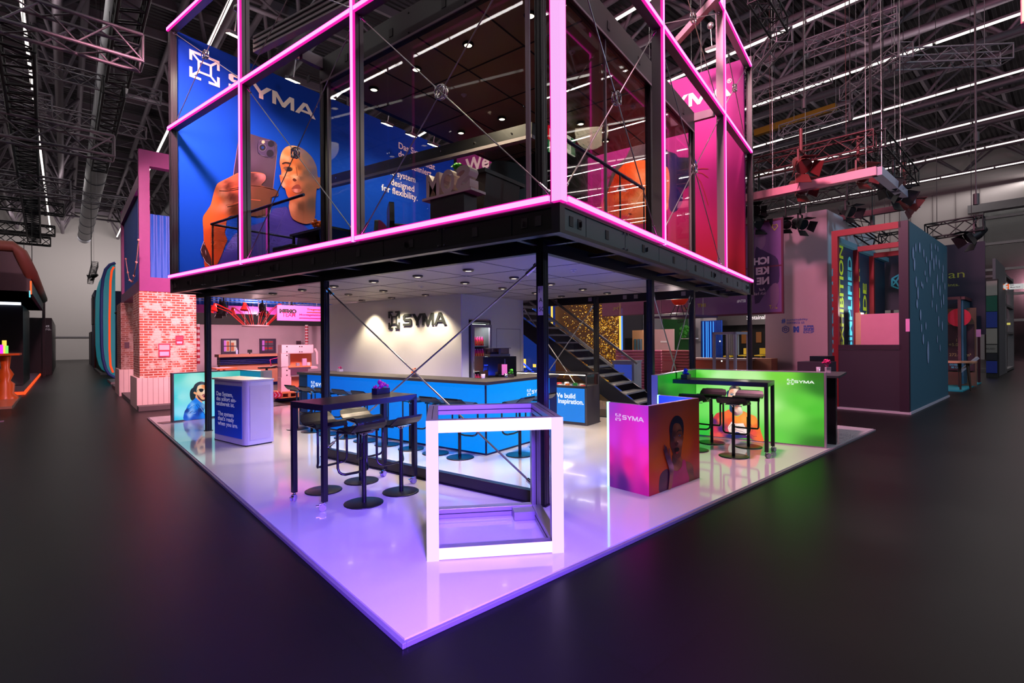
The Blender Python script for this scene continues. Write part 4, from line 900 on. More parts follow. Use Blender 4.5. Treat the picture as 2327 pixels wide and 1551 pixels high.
P.place = pl; A, AS = K(405, 850, 12.92), KS(405, 850, 12.92)
P.patch(A('400,770 490,690 560,720 640,800 700,830 830,935 780,1000 750,1060 780,1180 845,1260 845,1290 500,1320 170,1350 175,1120 230,1020 280,910 330,850'), AS((300, 950, (10, 130, 240)), (420, 900, (110, 170, 240)), (250, 1050, (0, 50, 140)), (400, 1050, (120, 170, 240)), (330, 1200, (150, 180, 240)), (550, 950, (0, 120, 235)), (560, 1150, (0, 60, 170)), (650, 1050, (0, 40, 120)), (750, 930, (110, 160, 210)), (740, 1180, (20, 130, 240)), (220, 1250, (0, 80, 200)), (450, 1300, (10, 70, 190)), (500, 760, (20, 120, 230))))
for c in ('280,1050 400,950 480,900', '330,1150 400,1080 440,1085', '560,860 640,960 720,1080 800,1220', '520,880 600,1000 600,1200'): P.curve(A(c), .9, (0, 30, 100))
for c in ('310,980 420,890', '300,1130 380,1060', '360,1180 520,1130', '640,960 740,1100'): P.curve(A(c), .7, (170, 200, 245))
P.patch(A('350,480 380,430 440,380 480,300 560,240 660,210 760,230 840,290 845,420 800,330 700,300 600,320 550,400 530,500 540,560 500,640 500,690 440,750 400,765 360,730 340,650 335,570'), AS((600, 260, (50, 55, 70)), (700, 250, (80, 80, 95)), (450, 450, (20, 40, 50)), (400, 650, (12, 36, 44)), (800, 300, (24, 30, 40))))
P.patch(A('500,640 550,620 640,760 700,800 690,830 640,800 520,690'), (236, 150, 110))
P.patch(A('550,400 590,330 700,305 800,330 845,420 845,600 830,700 780,760 700,790 640,760 580,700 540,620 450,560 445,530 480,510 530,530'), AS((620, 380, (246, 204, 164)), (760, 350, (242, 142, 84)), (600, 560, (236, 192, 152)), (700, 560, (242, 196, 164)), (780, 500, (252, 226, 206)), (500, 560, (238, 162, 112)), (720, 700, (236, 170, 130)), (580, 650, (200, 120, 100))))
P.patch(A('545,600 580,700 660,770 740,790 830,730 845,640 818,640 800,720 720,745 670,725 640,690 600,650'), (62, 38, 44)); P.curve(A('690,625 730,590 790,575 820,600'), 1.2, (60, 30, 30))
P.patch(A('600,440 640,420 720,425 735,470 700,515 650,520 615,490'), (22, 28, 34)); P.patch(A('780,440 845,425 845,520 810,515'), (22, 28, 34)); P.curve(A('600,450 560,470 530,510'), .6, (40, 30, 30)); P.curve(A('735,440 780,435'), .8, (40, 30, 30))
P.patch(A('700,620 760,590 810,610 800,670 760,700 720,670'), (206, 116, 126)); P.patch(A('730,635 770,610 790,630 760,665'), (60, 12, 24))
P.g.out('backlit_print', PE, t)
G().box(c1 - .104, c1 - .1, LR + .02, LY - .02, .04, 1.05).out('side_print', E('deep_cyan_light', (0, 120, 160), .9), t, 'darker blue return panel')

# --- magenta and orange box
nb = h_z(1478, 1127, 0); lb = h_z(1383, 1105, 0); rb = h_z(1589, 1085, 0)
bx0, by0 = (nb.x + lb.x) / 2, (nb.y + rb.y) / 2; bx1, by1 = rb.x, lb.y; HB = .985
t = thing('graphic_box', (bx0, by0, 0), 'open-topped box, magenta on one side and orange portrait on the other', 'display box', hall=True)
g = G(); e = .05; g.box(bx0 + .004, bx0 + e, by0 + .004, by1, 0, HB); g.box(bx0 + e, bx1, by0 + .004, by0 + e, 0, HB)
g.box(bx1 - e, bx1, by0 + e, by1, 0, HB); g.out('wall_frame', [M('lilac_rim', (170, 150, 180), .4)], t)
G().box(bx0 + e, bx1 - e, by0 + e, by0 + e + .004, .02, HB - .002).out('inner_lining', M('blue_lit_lining', (60, 70, 210), .5), t); G().box(bx1 - e - .004, bx1 - e, by0 + e + .004, by1, .02, HB - .002).out('inner_lining', M('blue_lit_lining'), t)  # blue light inside the box put into the lining's colour
CY_ = E('cyan_led', (150, 255, 235), 3)
G().box(bx0 - .002, bx0 + .03, by1, by1 + .03, .0, HB).out('edge_light', CY_, t, 'glowing cyan strip on the rear left edge')
G().box(bx1 - .035, bx1 - .005, by1, by1 + .03, .0, HB).out('edge_light', CY_, t, 'cyan strip on the far rear edge')
lamp('box_blue_light', 'POINT', ((bx0 + bx1) / 2 + .1, by1 - .12, .9), 62, (.02, .07, 1), hall=True, shadow_soft_size=.12)
P = Print(lambda u, v: Vector((bx0, by1 - (by1 - by0) * u, HB * v)), (-1, 0, 0), .0008)
P.patch([(0, 0), (1, 0), (1, 1), (0, 1)], [(0, 1, (158, 52, 200)), (1, 1, (190, 46, 210)), (.1, .6, (205, 44, 212)), (.9, .65, (228, 40, 224)), (.5, .5, (232, 40, 200)), (.9, .45, (242, 40, 190)), (0, .35, (210, 20, 160)), (.5, .3, (222, 14, 140)), (1, .25, (236, 12, 150)), (0, .08, (92, 0, 130)), (.35, .06, (70, 0, 110)), (.9, .03, (170, 0, 140)), (0, .2, (150, 0, 130))], 0, .06)
f = lambda v: v
for vf, o_, k in ((ICON, (.17, .86), .145), (SYMA, (.36, .875), .1)):
    P.vf(vf, (lambda v, o_=o_, k=k: (o_[0] + v[0] * k, o_[1] - k * .45 + v[1] * k * .56)) if vf is ICON else (lambda v: (.355 + v[0] * .092, .815 + v[1] * .052)), (226, 190, 245))
P.g.out('magenta_print', PE, t)
P = Print(lambda u, v: Vector((bx0 + (bx1 - bx0) * u, by0, HB * v)), (0, -1, 0), .0008)
P.patch([(0, 0), (1, 0), (1, 1), (0, 1)], [(0, 1, (122, 52, 72)), (.5, 1, (146, 62, 62)), (1, 1, (140, 52, 44)), (0, .7, (160, 60, 64)), (.5, .75, (168, 66, 50)), (1, .7, (160, 54, 26)), (.1, .45, (186, 80, 40)), (.7, .45, (204, 84, 8)), (.5, .5, (196, 82, 20)), (.15, .35, (196, 84, 14)), (1, .4, (176, 36, 6)), (.1, .15, (190, 40, 14)), (0, .05, (176, 0, 44)), (1, .2, (176, 16, 14)), (1, .03, (112, 22, 36)), (.5, .1, (190, 40, 10))], 0, .06)
P.place = lambda x, y: h_y(x, y, by0); A, AS = K(1480, 930, 8.167), KS(1480, 930, 8.167)
P.patch(A('150,1545 148,1300 170,1210 220,1140 300,1100 335,1180 335,1350 305,1480'), AS((170, 1300, (56, 20, 44)), (260, 1200, (60, 22, 50)), (280, 1400, (84, 36, 50))))
P.patch(A('640,970 700,978 750,1010 775,1080 782,1180 792,1300 690,1340 650,1150'), AS((700, 1020, (134, 62, 34)), (770, 1150, (84, 30, 30)), (720, 1250, (110, 56, 30))))
P.patch(A('395,830 540,850 560,920 600,940 560,1050 470,1140 395,1120 385,980'), AS((420, 950, (54, 16, 30)), (500, 980, (110, 44, 30)), (560, 930, (150, 74, 46)), (440, 1090, (150, 84, 60)), (540, 1040, (120, 52, 30))))
P.patch(A('580,935 630,950 650,1100 690,1340 365,1462 380,1250 398,1130 470,1142 530,1100 562,1040'), AS((500, 1250, (160, 0, 76)), (600, 1000, (176, 0, 92)), (420, 1180, (150, 0, 84)), (640, 1250, (170, 0, 84))))
P.patch(A('345,600 350,480 380,380 400,290 470,250 530,270 560,360 580,480 592,520 575,620 560,720 540,860 480,905 420,885 390,800 360,720 345,660'), AS((420, 320, (104, 46, 36)), (480, 320, (132, 74, 58)), (375, 560, (56, 22, 34)), (400, 450, (60, 22, 30)), (520, 600, (166, 96, 88)), (470, 560, (142, 78, 62)), (420, 640, (96, 36, 40)), (420, 760, (66, 22, 30)), (540, 760, (132, 62, 42)), (480, 850, (92, 36, 34)), (560, 500, (120, 50, 30)), (535, 400, (120, 56, 40))))
P.patch(A('333,380 345,280 380,190 430,125 480,112 530,135 575,200 594,300 592,420 580,490 558,360 524,275 470,250 410,275 392,350 378,430 350,560 342,480'), (16, 14, 46))
P.patch(A('470,412 500,374 545,378 552,396 500,394 478,420'), (26, 10, 24)); disc(P, A, 518, 482, 22, (140, 126, 160), ry=17); disc(P, A, 517, 482, 12, (20, 18, 40), ry=15); disc(P, A, 412, 516, 11, (90, 70, 106), ry=12); P.curve(A('490,470 515,448 545,465'), .8, (40, 14, 24))
P.patch(A('430,735 470,702 503,720 497,765 460,795 438,780'), (22, 8, 18)); P.patch(A('440,785 470,780 490,765 480,810 450,818'), (160, 44, 46)); P.patch(A('436,625 466,600 486,628 456,665 430,660'), (74, 26, 34)); disc(P, A, 474, 590, 9, (206, 130, 110), ry=16)
P.patch(A('222,655 238,660 250,690 262,678 275,720 290,790 303,850 308,712 322,720 330,780 336,850 352,930 390,1020 402,1100 385,1250 362,1440 300,1480 312,1350 322,1180 300,1050 258,920 225,800 204,740 214,728 236,775'), AS((240, 760, (60, 24, 46)), (270, 900, (70, 30, 60)), (330, 950, (110, 60, 84)), (380, 1060, (170, 110, 120)), (350, 1250, (150, 80, 70)), (330, 1430, (150, 76, 56)), (300, 800, (120, 56, 60)), (320, 1150, (60, 24, 50)), (380, 1200, (140, 76, 74))), sm=2)
P.g.out('orange_print', PG, t)

# --- green lightbox wall with the man in an orange sweater
GX = 9.2; y0 = on_x(1873, 1000, GX).y; y1 = on_x(1583, 985, GX).y; GH = 1.185
t = thing('lightbox_wall', (GX, 1.7, 0), 'low bright green lightbox wall with a man in an orange sweater', 'lightbox')
g = G(); g.box(GX + .004, GX + .12, y0 - .03, y1 + .1, 0, GH); g.box(7.3, GX + .004, y1 + .004, y1 + .1, 0, GH); g.out('frame', M('lilac_frame', (176, 162, 180), .35, .4), t)
P = Print(lambda u, v: Vector((GX, y1 + (y0 - y1) * u, .02 + (GH - .03) * v)), (-1, 0, 0), .0008)
P.patch([(0, 0), (1, 0), (1, 1), (0, 1)], [(0, .5, (110, 225, 90)), (0, .9, (70, 190, 40)), (.1, .97, (140, 235, 110)), (.2, .92, (190, 248, 170)), (.2, .5, (130, 235, 110)), (.45, .5, (175, 245, 150)), (.45, .9, (190, 245, 160)), (.6, .5, (175, 242, 140)), (.7, .95, (120, 215, 60)), (.75, .4, (130, 226, 90)), (.85, .6, (95, 205, 60)), (.95, .5, (80, 196, 50)), (1, .8, (40, 120, 30)), (1, .3, (66, 170, 40)), (1, .02, (30, 110, 20)), (.6, .05, (100, 210, 70)), (.3, .05, (80, 210, 60)), (0, .02, (50, 190, 60)), (.98, .98, (40, 110, 20))], 0, .05)
P.place = lambda x, y: on_x(x, y, GX); A, AS = K(1600, 860, 10.34), KS(1600, 860, 10.34)
P.patch(A('145,1330 155,1180 190,1040 210,930 260,850 320,800 480,770 600,720 650,800 720,865 800,880 900,820 920,760 1050,820 1200,880 1260,980 1300,1100 1340,1250 1390,1400 1390,1470 1150,1440 1040,1400 700,1400 460,1370 300,1360'),
    AS((560, 850, (255, 112, 54)), (800, 950, (255, 154, 54)), (950, 950, (255, 168, 74)), (300, 900, (216, 62, 62)), (240, 1000, (92, 32, 104)), (380, 960, (246, 112, 72)), (250, 1200, (216, 52, 84)), (400, 1180, (60, 30, 104)), (560, 1230, (206, 66, 92)), (1150, 1000, (255, 152, 62)), (1250, 1150, (250, 112, 42)), (1150, 1250, (242, 84, 66)), (1300, 1380, (250, 112, 54)), (620, 1000, (242, 84, 44)), (600, 1350, (30, 40, 110)), (800, 1330, (26, 44, 110)), (1000, 1380, (80, 40, 110)), (350, 1320, (240, 84, 80)), (180, 1300, (240, 84, 80))), cell=2)
P.patch(A('590,270 660,235 760,235 830,270 860,330 870,420 870,560 860,650 900,750 905,800 820,860 720,862 650,800 600,740 600,600 590,480 550,460 545,400 580,330'), AS((640, 270, (242, 164, 134)), (750, 280, (255, 228, 208)), (620, 430, (242, 184, 154)), (740, 390, (255, 218, 198)), (570, 520, (20, 72, 114)), (620, 620, (20, 62, 112)), (640, 720, (22, 52, 102)), (760, 640, (204, 114, 84)), (760, 760, (242, 194, 174)), (840, 700, (252, 232, 212)), (720, 800, (112, 62, 84)), (820, 480, (250, 215, 190)), (690, 560, (190, 110, 90))), cell=1.5)
P.patch(A('530,340 545,290 590,260 600,210 650,170 740,165 820,185 870,240 882,300 850,300 820,260 740,235 660,240 600,270 580,330 560,400 552,460'), AS((560, 350, (16, 56, 84)), (640, 210, (90, 80, 80)), (720, 200, (40, 40, 54)), (850, 250, (50, 60, 50)), (780, 195, (170, 150, 110))))
P.patch(A('608,368 650,345 695,368 660,392 630,388'), (120, 138, 160)); P.curve(A('598,345 650,328 705,352'), .8, (50, 44, 60)); disc(P, A, 655, 368, 10, (40, 50, 70)); P.curve(A('735,640 780,655 820,650'), .8, (120, 40, 40))
P.patch(A('560,1160 620,1050 650,1010 720,1045 800,1050 920,1046 938,1080 1000,1180 1060,1190 1065,1260 1030,1340 900,1295 760,1245 640,1310'), AS((620, 1120, (250, 226, 216)), (850, 1090, (255, 236, 226)), (1000, 1250, (250, 230, 225)), (700, 1180, (220, 180, 180)), (800, 1230, (244, 214, 210))), cell=2)
for c in ('700,1080 800,1110 930,1110', '690,1130 800,1160 940,1190', '700,1185 820,1220 960,1262', '640,1080 590,1150'): P.curve(A(c), .7, (96, 50, 70))
for c in ('280,900 300,1000 350,1090', '380,870 410,930 390,1010', '240,1080 330,1100 380,1040', '400,1290 520,1200', '1100,1060 1150,1180 1120,1260', '1060,1270 1160,1350 1250,1350'): P.curve(A(c), .6, (120, 30, 60))
P.place = lambda x, y: on_x(x, y, GX)
KK = (on_x(1805, 868, GX).y - on_x(1851, 868, GX).y) / 5.84
for vf, o_, k in ((ICON, on_x(1789, 873, GX), KK * 1.9), (SYMA, on_x(1805, 869.5, GX), KK)):
    pl = P.place; P.place = lambda a, b: Vector((GX, a, b)); P.vf(vf, lambda v: (o_.y - v[0] * k, o_.z + v[1] * (k if vf is ICON else k * .9)), (240, 250, 236)); P.place = pl
P.g.out('backlit_print', PE, t)
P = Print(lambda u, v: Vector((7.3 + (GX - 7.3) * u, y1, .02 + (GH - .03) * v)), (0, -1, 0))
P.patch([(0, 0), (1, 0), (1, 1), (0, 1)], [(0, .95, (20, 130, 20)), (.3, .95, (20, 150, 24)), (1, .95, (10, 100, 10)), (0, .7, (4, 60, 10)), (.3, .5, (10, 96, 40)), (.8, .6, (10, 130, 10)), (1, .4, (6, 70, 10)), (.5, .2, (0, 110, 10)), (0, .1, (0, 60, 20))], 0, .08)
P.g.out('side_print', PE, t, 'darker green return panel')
# ---------------- storeroom with the wall logo ----------------
SX, SY = 7.48, 6.77
t = thing('storeroom', (8.5, 9, 0), 'white storeroom block with grey metal lettering on its left face', 'booth room')
g = G(); g.box(SX, SX + .04, SY, 11.4, 0, 2.662); g.box(SX + .04, 7.70, SY, SY + .04, 0, 2.662); g.box(7.70, 8.40, SY, SY + .04, 2.17, 2.662); g.box(8.40, 9.6, SY, SY + .04, 0, 2.662); g.box(9.56, 9.6, SY + .04, 11.4, 0, 2.662)
g.out('wall_panels', WHT, t)
g = G(); g.box(SX - .012, SX + .012, SY - .012, SY + .012, 0, 2.66); g.box(9.575, 9.61, SY - .012, SY + .012, 0, 2.66); g.out('corner_strip', M('white_strip', (214, 206, 226), .5), t)
g = G(); e = .008
for a, b, c, d in ((8.61, 8.61 + e, 0, 1.98), (9.49, 9.49 + e, 0, 1.98), (8.61, 9.49 + e, 1.98, 1.98 + e)): g.box(a, b, SY - .002, SY, c, d)
g.out('door_joint', M('joint_grey', (96, 90, 100), .6), t)
LM = M('wall_lettering_metal', (74, 78, 78), .3, .5)
def solid(vf, fn, dep, g):
    from collections import Counter
    vs = [Vector(fn(v)) for v in vf[0]]; d = Vector(dep); g.add([p + d for p in vs], vf[1]); ec = Counter(tuple(sorted((q[i], q[(i + 1) % len(q)]))) for q in vf[1] for i in range(len(q))); n = len(vs)
    g.add(vs + [p + d for p in vs], [(a, b, b + n, a + n) for (a, b), c in ec.items() if c == 1])
g = G(); solid(ICON, lambda v: (SX, 8.955 - v[0] * .37, 1.995 + v[1] * .4), (-.025, 0, 0), g); solid(SYMA, lambda v: (SX, 8.47 - v[0] * 1.30 / 5.84, 2.06 + v[1] * .255), (-.025, 0, 0), g); g.out('wall_lettering', LM, t, 'grey metal lettering and cube mark')
lamp('logo_beam', 'SPOT', (7.13, 8.45, 2.6), 26, (1, .86, .6), spot_size=math.radians(80), spot_blend=.5, shadow_soft_size=.03, to=(7.48, 8.45, 1.2))
lamp('logo_beam', 'SPOT', (7.13, 7.42, 2.6), 26, (1, .86, .6), spot_size=math.radians(80), spot_blend=.5, shadow_soft_size=.03, to=(7.48, 7.42, 1.2))
lamp('logo_beam', 'SPOT', (7.13, 9.46, 2.6), 26, (1, .86, .6), spot_size=math.radians(80), spot_blend=.5, shadow_soft_size=.03, to=(7.48, 9.46, 1.2))
# fridge in the recess
t = thing('drinks_fridge', (8.05, 6.8, 0), 'tall glass-door fridge with shelves of pink and orange bottles', 'fridge')
g = G(); g.box(7.72, 7.77, 6.74, 7.3, 0, 2.14); g.box(8.33, 8.38, 6.74, 7.3, 0, 2.14); g.box(7.77, 8.33, 7.26, 7.3, 0, 2.14); g.box(7.72, 8.38, 6.74, 7.3, 2.1, 2.15); g.box(7.77, 8.33, 6.74, 7.3, 0, .3)
g.out('cabinet', M('fridge_grey', (86, 84, 92), .4, .3), t); g = G()
for a, b, c, d in ((7.73, 7.80, .3, 2.06), (8.30, 8.36, .3, 2.06), (7.80, 8.30, .3, .36), (7.80, 8.30, 2.0, 2.06)): g.box(a, b, 6.70, 6.738, c, d)
DF_ = g.out('door', M('fridge_door_frame', (150, 140, 160), .35, .4), t); G().box(7.80, 8.30, 6.715, 6.72, .36, 2.0).out('door_glass', GLS, DF_)
G().box(7.82, 8.28, 6.80, 6.84, 2.03, 2.07).out('lamp', E('fridge_lamp', (240, 255, 235), 4), t); lamp('fridge_light', 'AREA', (8.05, 6.95, 2.02), 9, (.9, 1, .9), size=.3, to=(8.05, 6.95, 0))
shz = (1.62, 1.36, 1.09, .84)
for z in shz + (.5,): G().box(7.78, 8.32, 6.80, 7.24, z - .012, z).out('shelf', M('shelf_wire', (200, 205, 205), .3, .4), t)
G().bar((7.745, 6.69, .9), (7.745, 6.69, 1.3), .02).out('handle', CHR, DF_)
BOT = grad('pink_orange_bottle', [(0, (190, 30, 20)), (.45, (235, 70, 40)), (.62, (225, 50, 100)), (1, (210, 40, 130))], 'Z', 0, .19, rough=.25)
b0 = None
for i, z in enumerate(shz):
    for j in range(6):
        lab = 'pink and orange drink bottle, %s from the left on the %s shelf of the fridge' % (ORD[j], ('top', 'second', 'third', 'fourth')[i])
        if b0 is None:
            b0 = thing('drink_bottle', (0, 0, 0), lab, 'bottle', 'bottles in the fridge'); G().lathe([(.03, 0), (.034, .01), (.034, .12), (.018, .16), (.015, .175)]).out('bottle_body', BOT, b0, local=True)
            g = G(); g.cyl((0, 0, .175), (0, 0, .19), .016); g.out('cap', M('bottle_cap', (225, 120, 190), .4), b0, local=True); g = G(); g.box(-.012, .012, -.0355, -.034, .04, .1); g.out('bottle_mark', M('yellow_mark', (240, 180, 60), .4), b0, local=True); o = b0
        else: o = dup(b0, label=lab)
        o.location = (7.845 + j * .078, 6.86, z + .001)
# ---------------- bar ----------------
BX0, BY0, BTOP = 5.815, 4.775, 1.10
t = thing('bar_counter', (6.1, 7, 0), 'long corner bar with glowing blue fronts and dark worktop', 'bar')
g = G(); g.poly([(BX0 - .03, BY0 - .03, 1.055), (7.86, BY0 - .03, 1.055), (7.86, 5.4, 1.055), (6.42, 5.4, 1.055), (6.42, 9.86, 1.055), (BX0 - .03, 9.86, 1.055)], thick=(0, 0, .045)); g.out('worktop', TOPD, t, bevel=.004)
BL = E('blue_front_light', (0, 134, 245), 1.02); BL2 = grad('blue_front_left', [(0, (0, 140, 250)), (.35, (0, 128, 240)), (.75, (0, 100, 214)), (1, (0, 84, 190))], 'Y', 4.775 - 7, 9.6 - 7, emit=1.0, spec=.15)
G().box(BX0, BX0 + .03, BY0 + .03, 9.52, .03, 1.05).out('lit_front', BL2, t); G().box(BX0 + .012, 7.58, BY0, BY0 + .03, .03, 1.05).out('lit_front', grad('blue_front_right', [(0, (0, 146, 252)), (.6, (0, 154, 250)), (1, (0, 140, 240))], 'X', -.3, 1.5, emit=1.0, spec=.15), t)
NV = M('navy_end_panel', (10, 34, 84), .35)
g = G(); g.box(BX0, BX0 + .03, 9.53, 9.83, 0, 1.055); g.box(BX0 + .03, 6.38, 9.8, 9.83, 0, 1.055); g.out('end_panel', NV, t); g = G(); g.box(7.585, 7.83, BY0, BY0 + .03, 0, 1.055); g.box(7.8, 7.83, BY0 + .03, 5.38, 0, 1.055); g.out('end_panel', NV, t)
g = G(); g.box(BX0 + .01, BX0 + .03, BY0 + .01, 9.52, 0, .03); g.box(BX0 + .03, 7.58, BY0 + .01, BY0 + .03, 0, .03); g.box(BX0 + .0, BX0 + .008, BY0 - .002, BY0 + .03, .03, 1.05); g.box(6.34, 6.38, 5.38, 9.8, 0, 1.055); g.out('plinth', M('bar_plinth', (16, 28, 60), .5), t)
lamp('bar_glow', 'AREA', (BX0 - .06, 7.2, .5), 10, (.0, .35, 1), shape='RECTANGLE', size=4.4, size_y=.8, to=(0, 7.2, .5)); lamp('bar_glow', 'AREA', (6.7, BY0 - .06, .5), 5, (.0, .4, 1), shape='RECTANGLE', size=1.6, size_y=.8, to=(6.7, 0, .5))
g = G(); o = on_x(707, 879, BX0 - .002); h = on_x(707, 866, BX0).z - o.z; logo(g, o, (0, -1, 0), (0, 0, 1), h * 1.05); g.out('lettering', E('lettering_glow', (235, 242, 255), 1.1), t)
g = G(); o = on_y(1198, 899, BY0 - .002); h = on_y(1198, 885, BY0).z - o.z; logo(g, o, (1, 0, 0), (0, 0, 1), h * 1.05); g.out('lettering', MATS['lettering_glow'], t)
# coffee machine
mp_ = on_z(1135, 860, 1.1); mx, my = 6.9, 5.35
a = on_z(1098, 858, BTOP); b = on_z(1174, 855, BTOP)
t = thing('coffee_machine', (a.x, a.y, BTOP), 'black coffee machine with two clear bean hoppers on the bar', 'coffee machine')
ux = (b - a); ux.z = 0; L = ux.length; ux.normalize(); uy = Vector((-ux.y, ux.x, 0)); P0 = a.copy(); P0.z = BTOP
bx = lambda u0, u1, d0, d1, z0, z1: dict(c=P0 + ux * (u0 + u1) / 2 * L + uy * (d0 + d1) / 2 + Vector((0, 0, (z0 + z1) / 2)), ax=ux * (u1 - u0) / 2 * L, ay=uy * (d1 - d0) / 2, az=(0, 0, (z1 - z0) / 2))
s_ = L / .6; MB_ = M('machine_black', (10, 10, 14), .12, spec=.6)
g = G(); g.obox(**bx(.14, 1, .0, .4, .0, .34 * s_)); g.obox(**bx(0, .14, .0, .4, .12 * s_, .34 * s_)); g.obox(**bx(-.01, .02, -.02, .4, .1 * s_, .345 * s_)); g.out('body', MB_, t, bevel=.006)
g = G(); g.obox(**bx(.62, .66, -.006, .0, .02, .3 * s_)); g.obox(**bx(0, .14, -.01, .0, .2 * s_, .21 * s_)); g.out('chrome_edge', CHR, t)
for u in (.26, .58): g = G(); g.obox(**bx(u, u + .24, .06, .28, .38 * s_, .47 * s_)); g.out('bean_hopper', glass('smoked_glass', (.45, .4, .5), .2), t)
g = G(); g.obox(**bx(.24, .84, .05, .3, .34 * s_, .38 * s_)); g.obox(**bx(.22, .86, .04, .31, .47 * s_, .48 * s_)); g.obox(**bx(.5, .56, .05, .29, .38 * s_, .47 * s_)); g.obox(**bx(.28, .46, .08, .26, .38 * s_, .41 * s_)); g.out('hopper_base', BLKP, t)
GV = M('grey_pot', (60, 54, 64), .4)
q = on_z(1160, 857, BTOP); posy(q, 'green flower in a dark pot before the coffee machine', LEAF, GRP, GV, .05, seed=5)
t = thing('menu_card', q + Vector((-.1, .12, 0)), 'small pink card standing by the coffee machine', 'card'); c = q + Vector((-.06, .08, 0)); G().obox(c + Vector((0, 0, .13)), (.03, -.035, 0), (.002, .002, 0), (0, 0, .09)).out('card_face', M('pink_card', (225, 120, 190), .5), t)
for (x, y, l, s_) in ((1150, 858, 'small chrome cup left of the green flower', 1), (1098, 859, 'stack of glass cups beside the coffee machine', 0)):
    q = on_z(x, y, BTOP); G().lathe([(.03, 0), (.036, .07), (.034, .07), (.028, .004)], q).out('cup', CHR if s_ else GP, label=l, cat='cup')
posy(on_z(773, 844, BTOP), 'magenta flower on a clear stand at the left of the bar', MGP, MGP, GP, .045, seed=6, n=5); posy(on_z(943, 856, BTOP), 'pair of orange flowers on the bar behind the crossing rods', ORP, ORP, GV, .07, seed=7, n=7)

# ---------------- stools ----------------
SB = M('stool_black', (13, 12, 15), .32, spec=.5); SBD = M('stool_base', (18, 18, 24), .35, .3)
def make_stool():
    t = thing('bar_stool', (0, 0, 0), 'black bar stool', 'bar stool', 'bar stools')
    prof = [(-.195, .865), (-.165, .862), (-.12, .815), (-.075, .778), (-.02, .768), (.06, .782), (.12, .795), (.165, .782), (.18, .745)]
    n = len(prof); th = .018; W = [.13, .185, .21, .21, .208, .206, .204, .2, .2]
    up = [(x, z) for x, z in prof]; vs = []
    for (x, z), w_ in zip(up, W): vs += [(x, -w_, z + th), (x, w_, z + th), (x, w_, z), (x, -w_, z)]
    fs = []
    for i in range(n - 1):
        for k in range(4): fs.append((i * 4 + k, i * 4 + (k + 1) % 4, i * 4 + 4 + (k + 1) % 4, i * 4 + 4 + k))
    fs += [(0, 1, 2, 3), tuple(range((n - 1) * 4, n * 4))[::-1]]
    g = G().add(vs, fs, 0, False); o = g.out('seat', SB, t, local=True, bevel=.006)
    loop = []
    for s in (1, -1):
        side = [(-.06, s * .15, .765), (.15, s * .185, .76), (.185, s * .185, .73), (.185, s * .185, .38), (.165, s * .18, .34)]; loop += side if s == 1 else [p for p in side[::-1]]
    g = G(); a = loop[:5]; b = loop[5:]; mid = [(.12, .14, .315), (.11, 0, .31), (.12, -.14, .315)]
    g.tube(a + [(.145, .165, .322)] + mid + [(.145, -.165, .322)] + b, .0135, 6); g.out('footrest_loop', SB, t, local=True)
    g = G(); g.cyl((-.01, 0, .012), (-.01, 0, .47), .024, n=12); cl_ = g.out('column', SBD, t, local=True); G().cyl((-.01, 0, .47), (-.01, 0, .74), .016, n=12).out('gas_lift', SBD, cl_, local=True)
    g = G(); g.cyl((-.01, 0, .72), (-.01, 0, .76), .02, .06, n=10); g.box(-.07, .06, -.1, .1, .755, .764); g.cyl((-.01, -.12, .735), (-.01, 0, .735), .006, n=6); g.out('seat_mount', CHR, t, 'chrome seat mount', local=True)
    G().lathe([(.205, 0), (.205, .008), (.19, .012), (.02, .014)]).out('base_plate', SBD, t, local=True)
    return t
st0 = make_stool(); used = []
def stool(x, y, rz, lab, grp):
    o = st0 if not used else dup(st0); used.append(1); o['label'] = lab; o['group'] = grp; o.location = (x, y, .001); o.rotation_euler = (0, 0, rz)
T1 = 'stools around the left high table'
stool(3.35, 4.44, PI / 2, 'black stool at the near side of the left high table, left one', T1); stool(3.85, 4.43, PI / 2, 'black stool at the near side of the left high table, beside the glowing cube', T1)
stool(3.37, 5.20, -PI / 2, 'black stool behind the left leg of the left high table', T1); stool(3.87, 5.17, -PI / 2, 'black stool on the far side of the left high table, right one', T1)
T2 = 'stools along the blue bar'
for i, y in enumerate((9.36, 8.85, 8.33, 7.79, 7.23, 6.66, 6.08, 5.53, 5.02)):
    stool(5.50, y, 0, 'black stool along the long blue front of the bar, %s from its left end' % ORD[i], T2)
stool(6.13, 4.40, PI / 2, 'black stool at the short side of the bar, nearest its corner', T2); stool(6.78, 4.42, PI / 2, 'black stool at the short side of the bar, behind the big corner post', T2)
T3 = 'stools around the right high table'
stool(7.84, 1.77, 0, 'black stool with its back to the viewer at the right high table', T3); stool(8.68, 1.74, PI, 'black stool between the right high table and the green wall, right one', T3)
stool(8.68, 2.30, PI, 'black stool between the right high table and the green wall, left one', T3); stool(7.95, 2.36, 0, 'black stool mostly hidden behind the orange box side', T3)
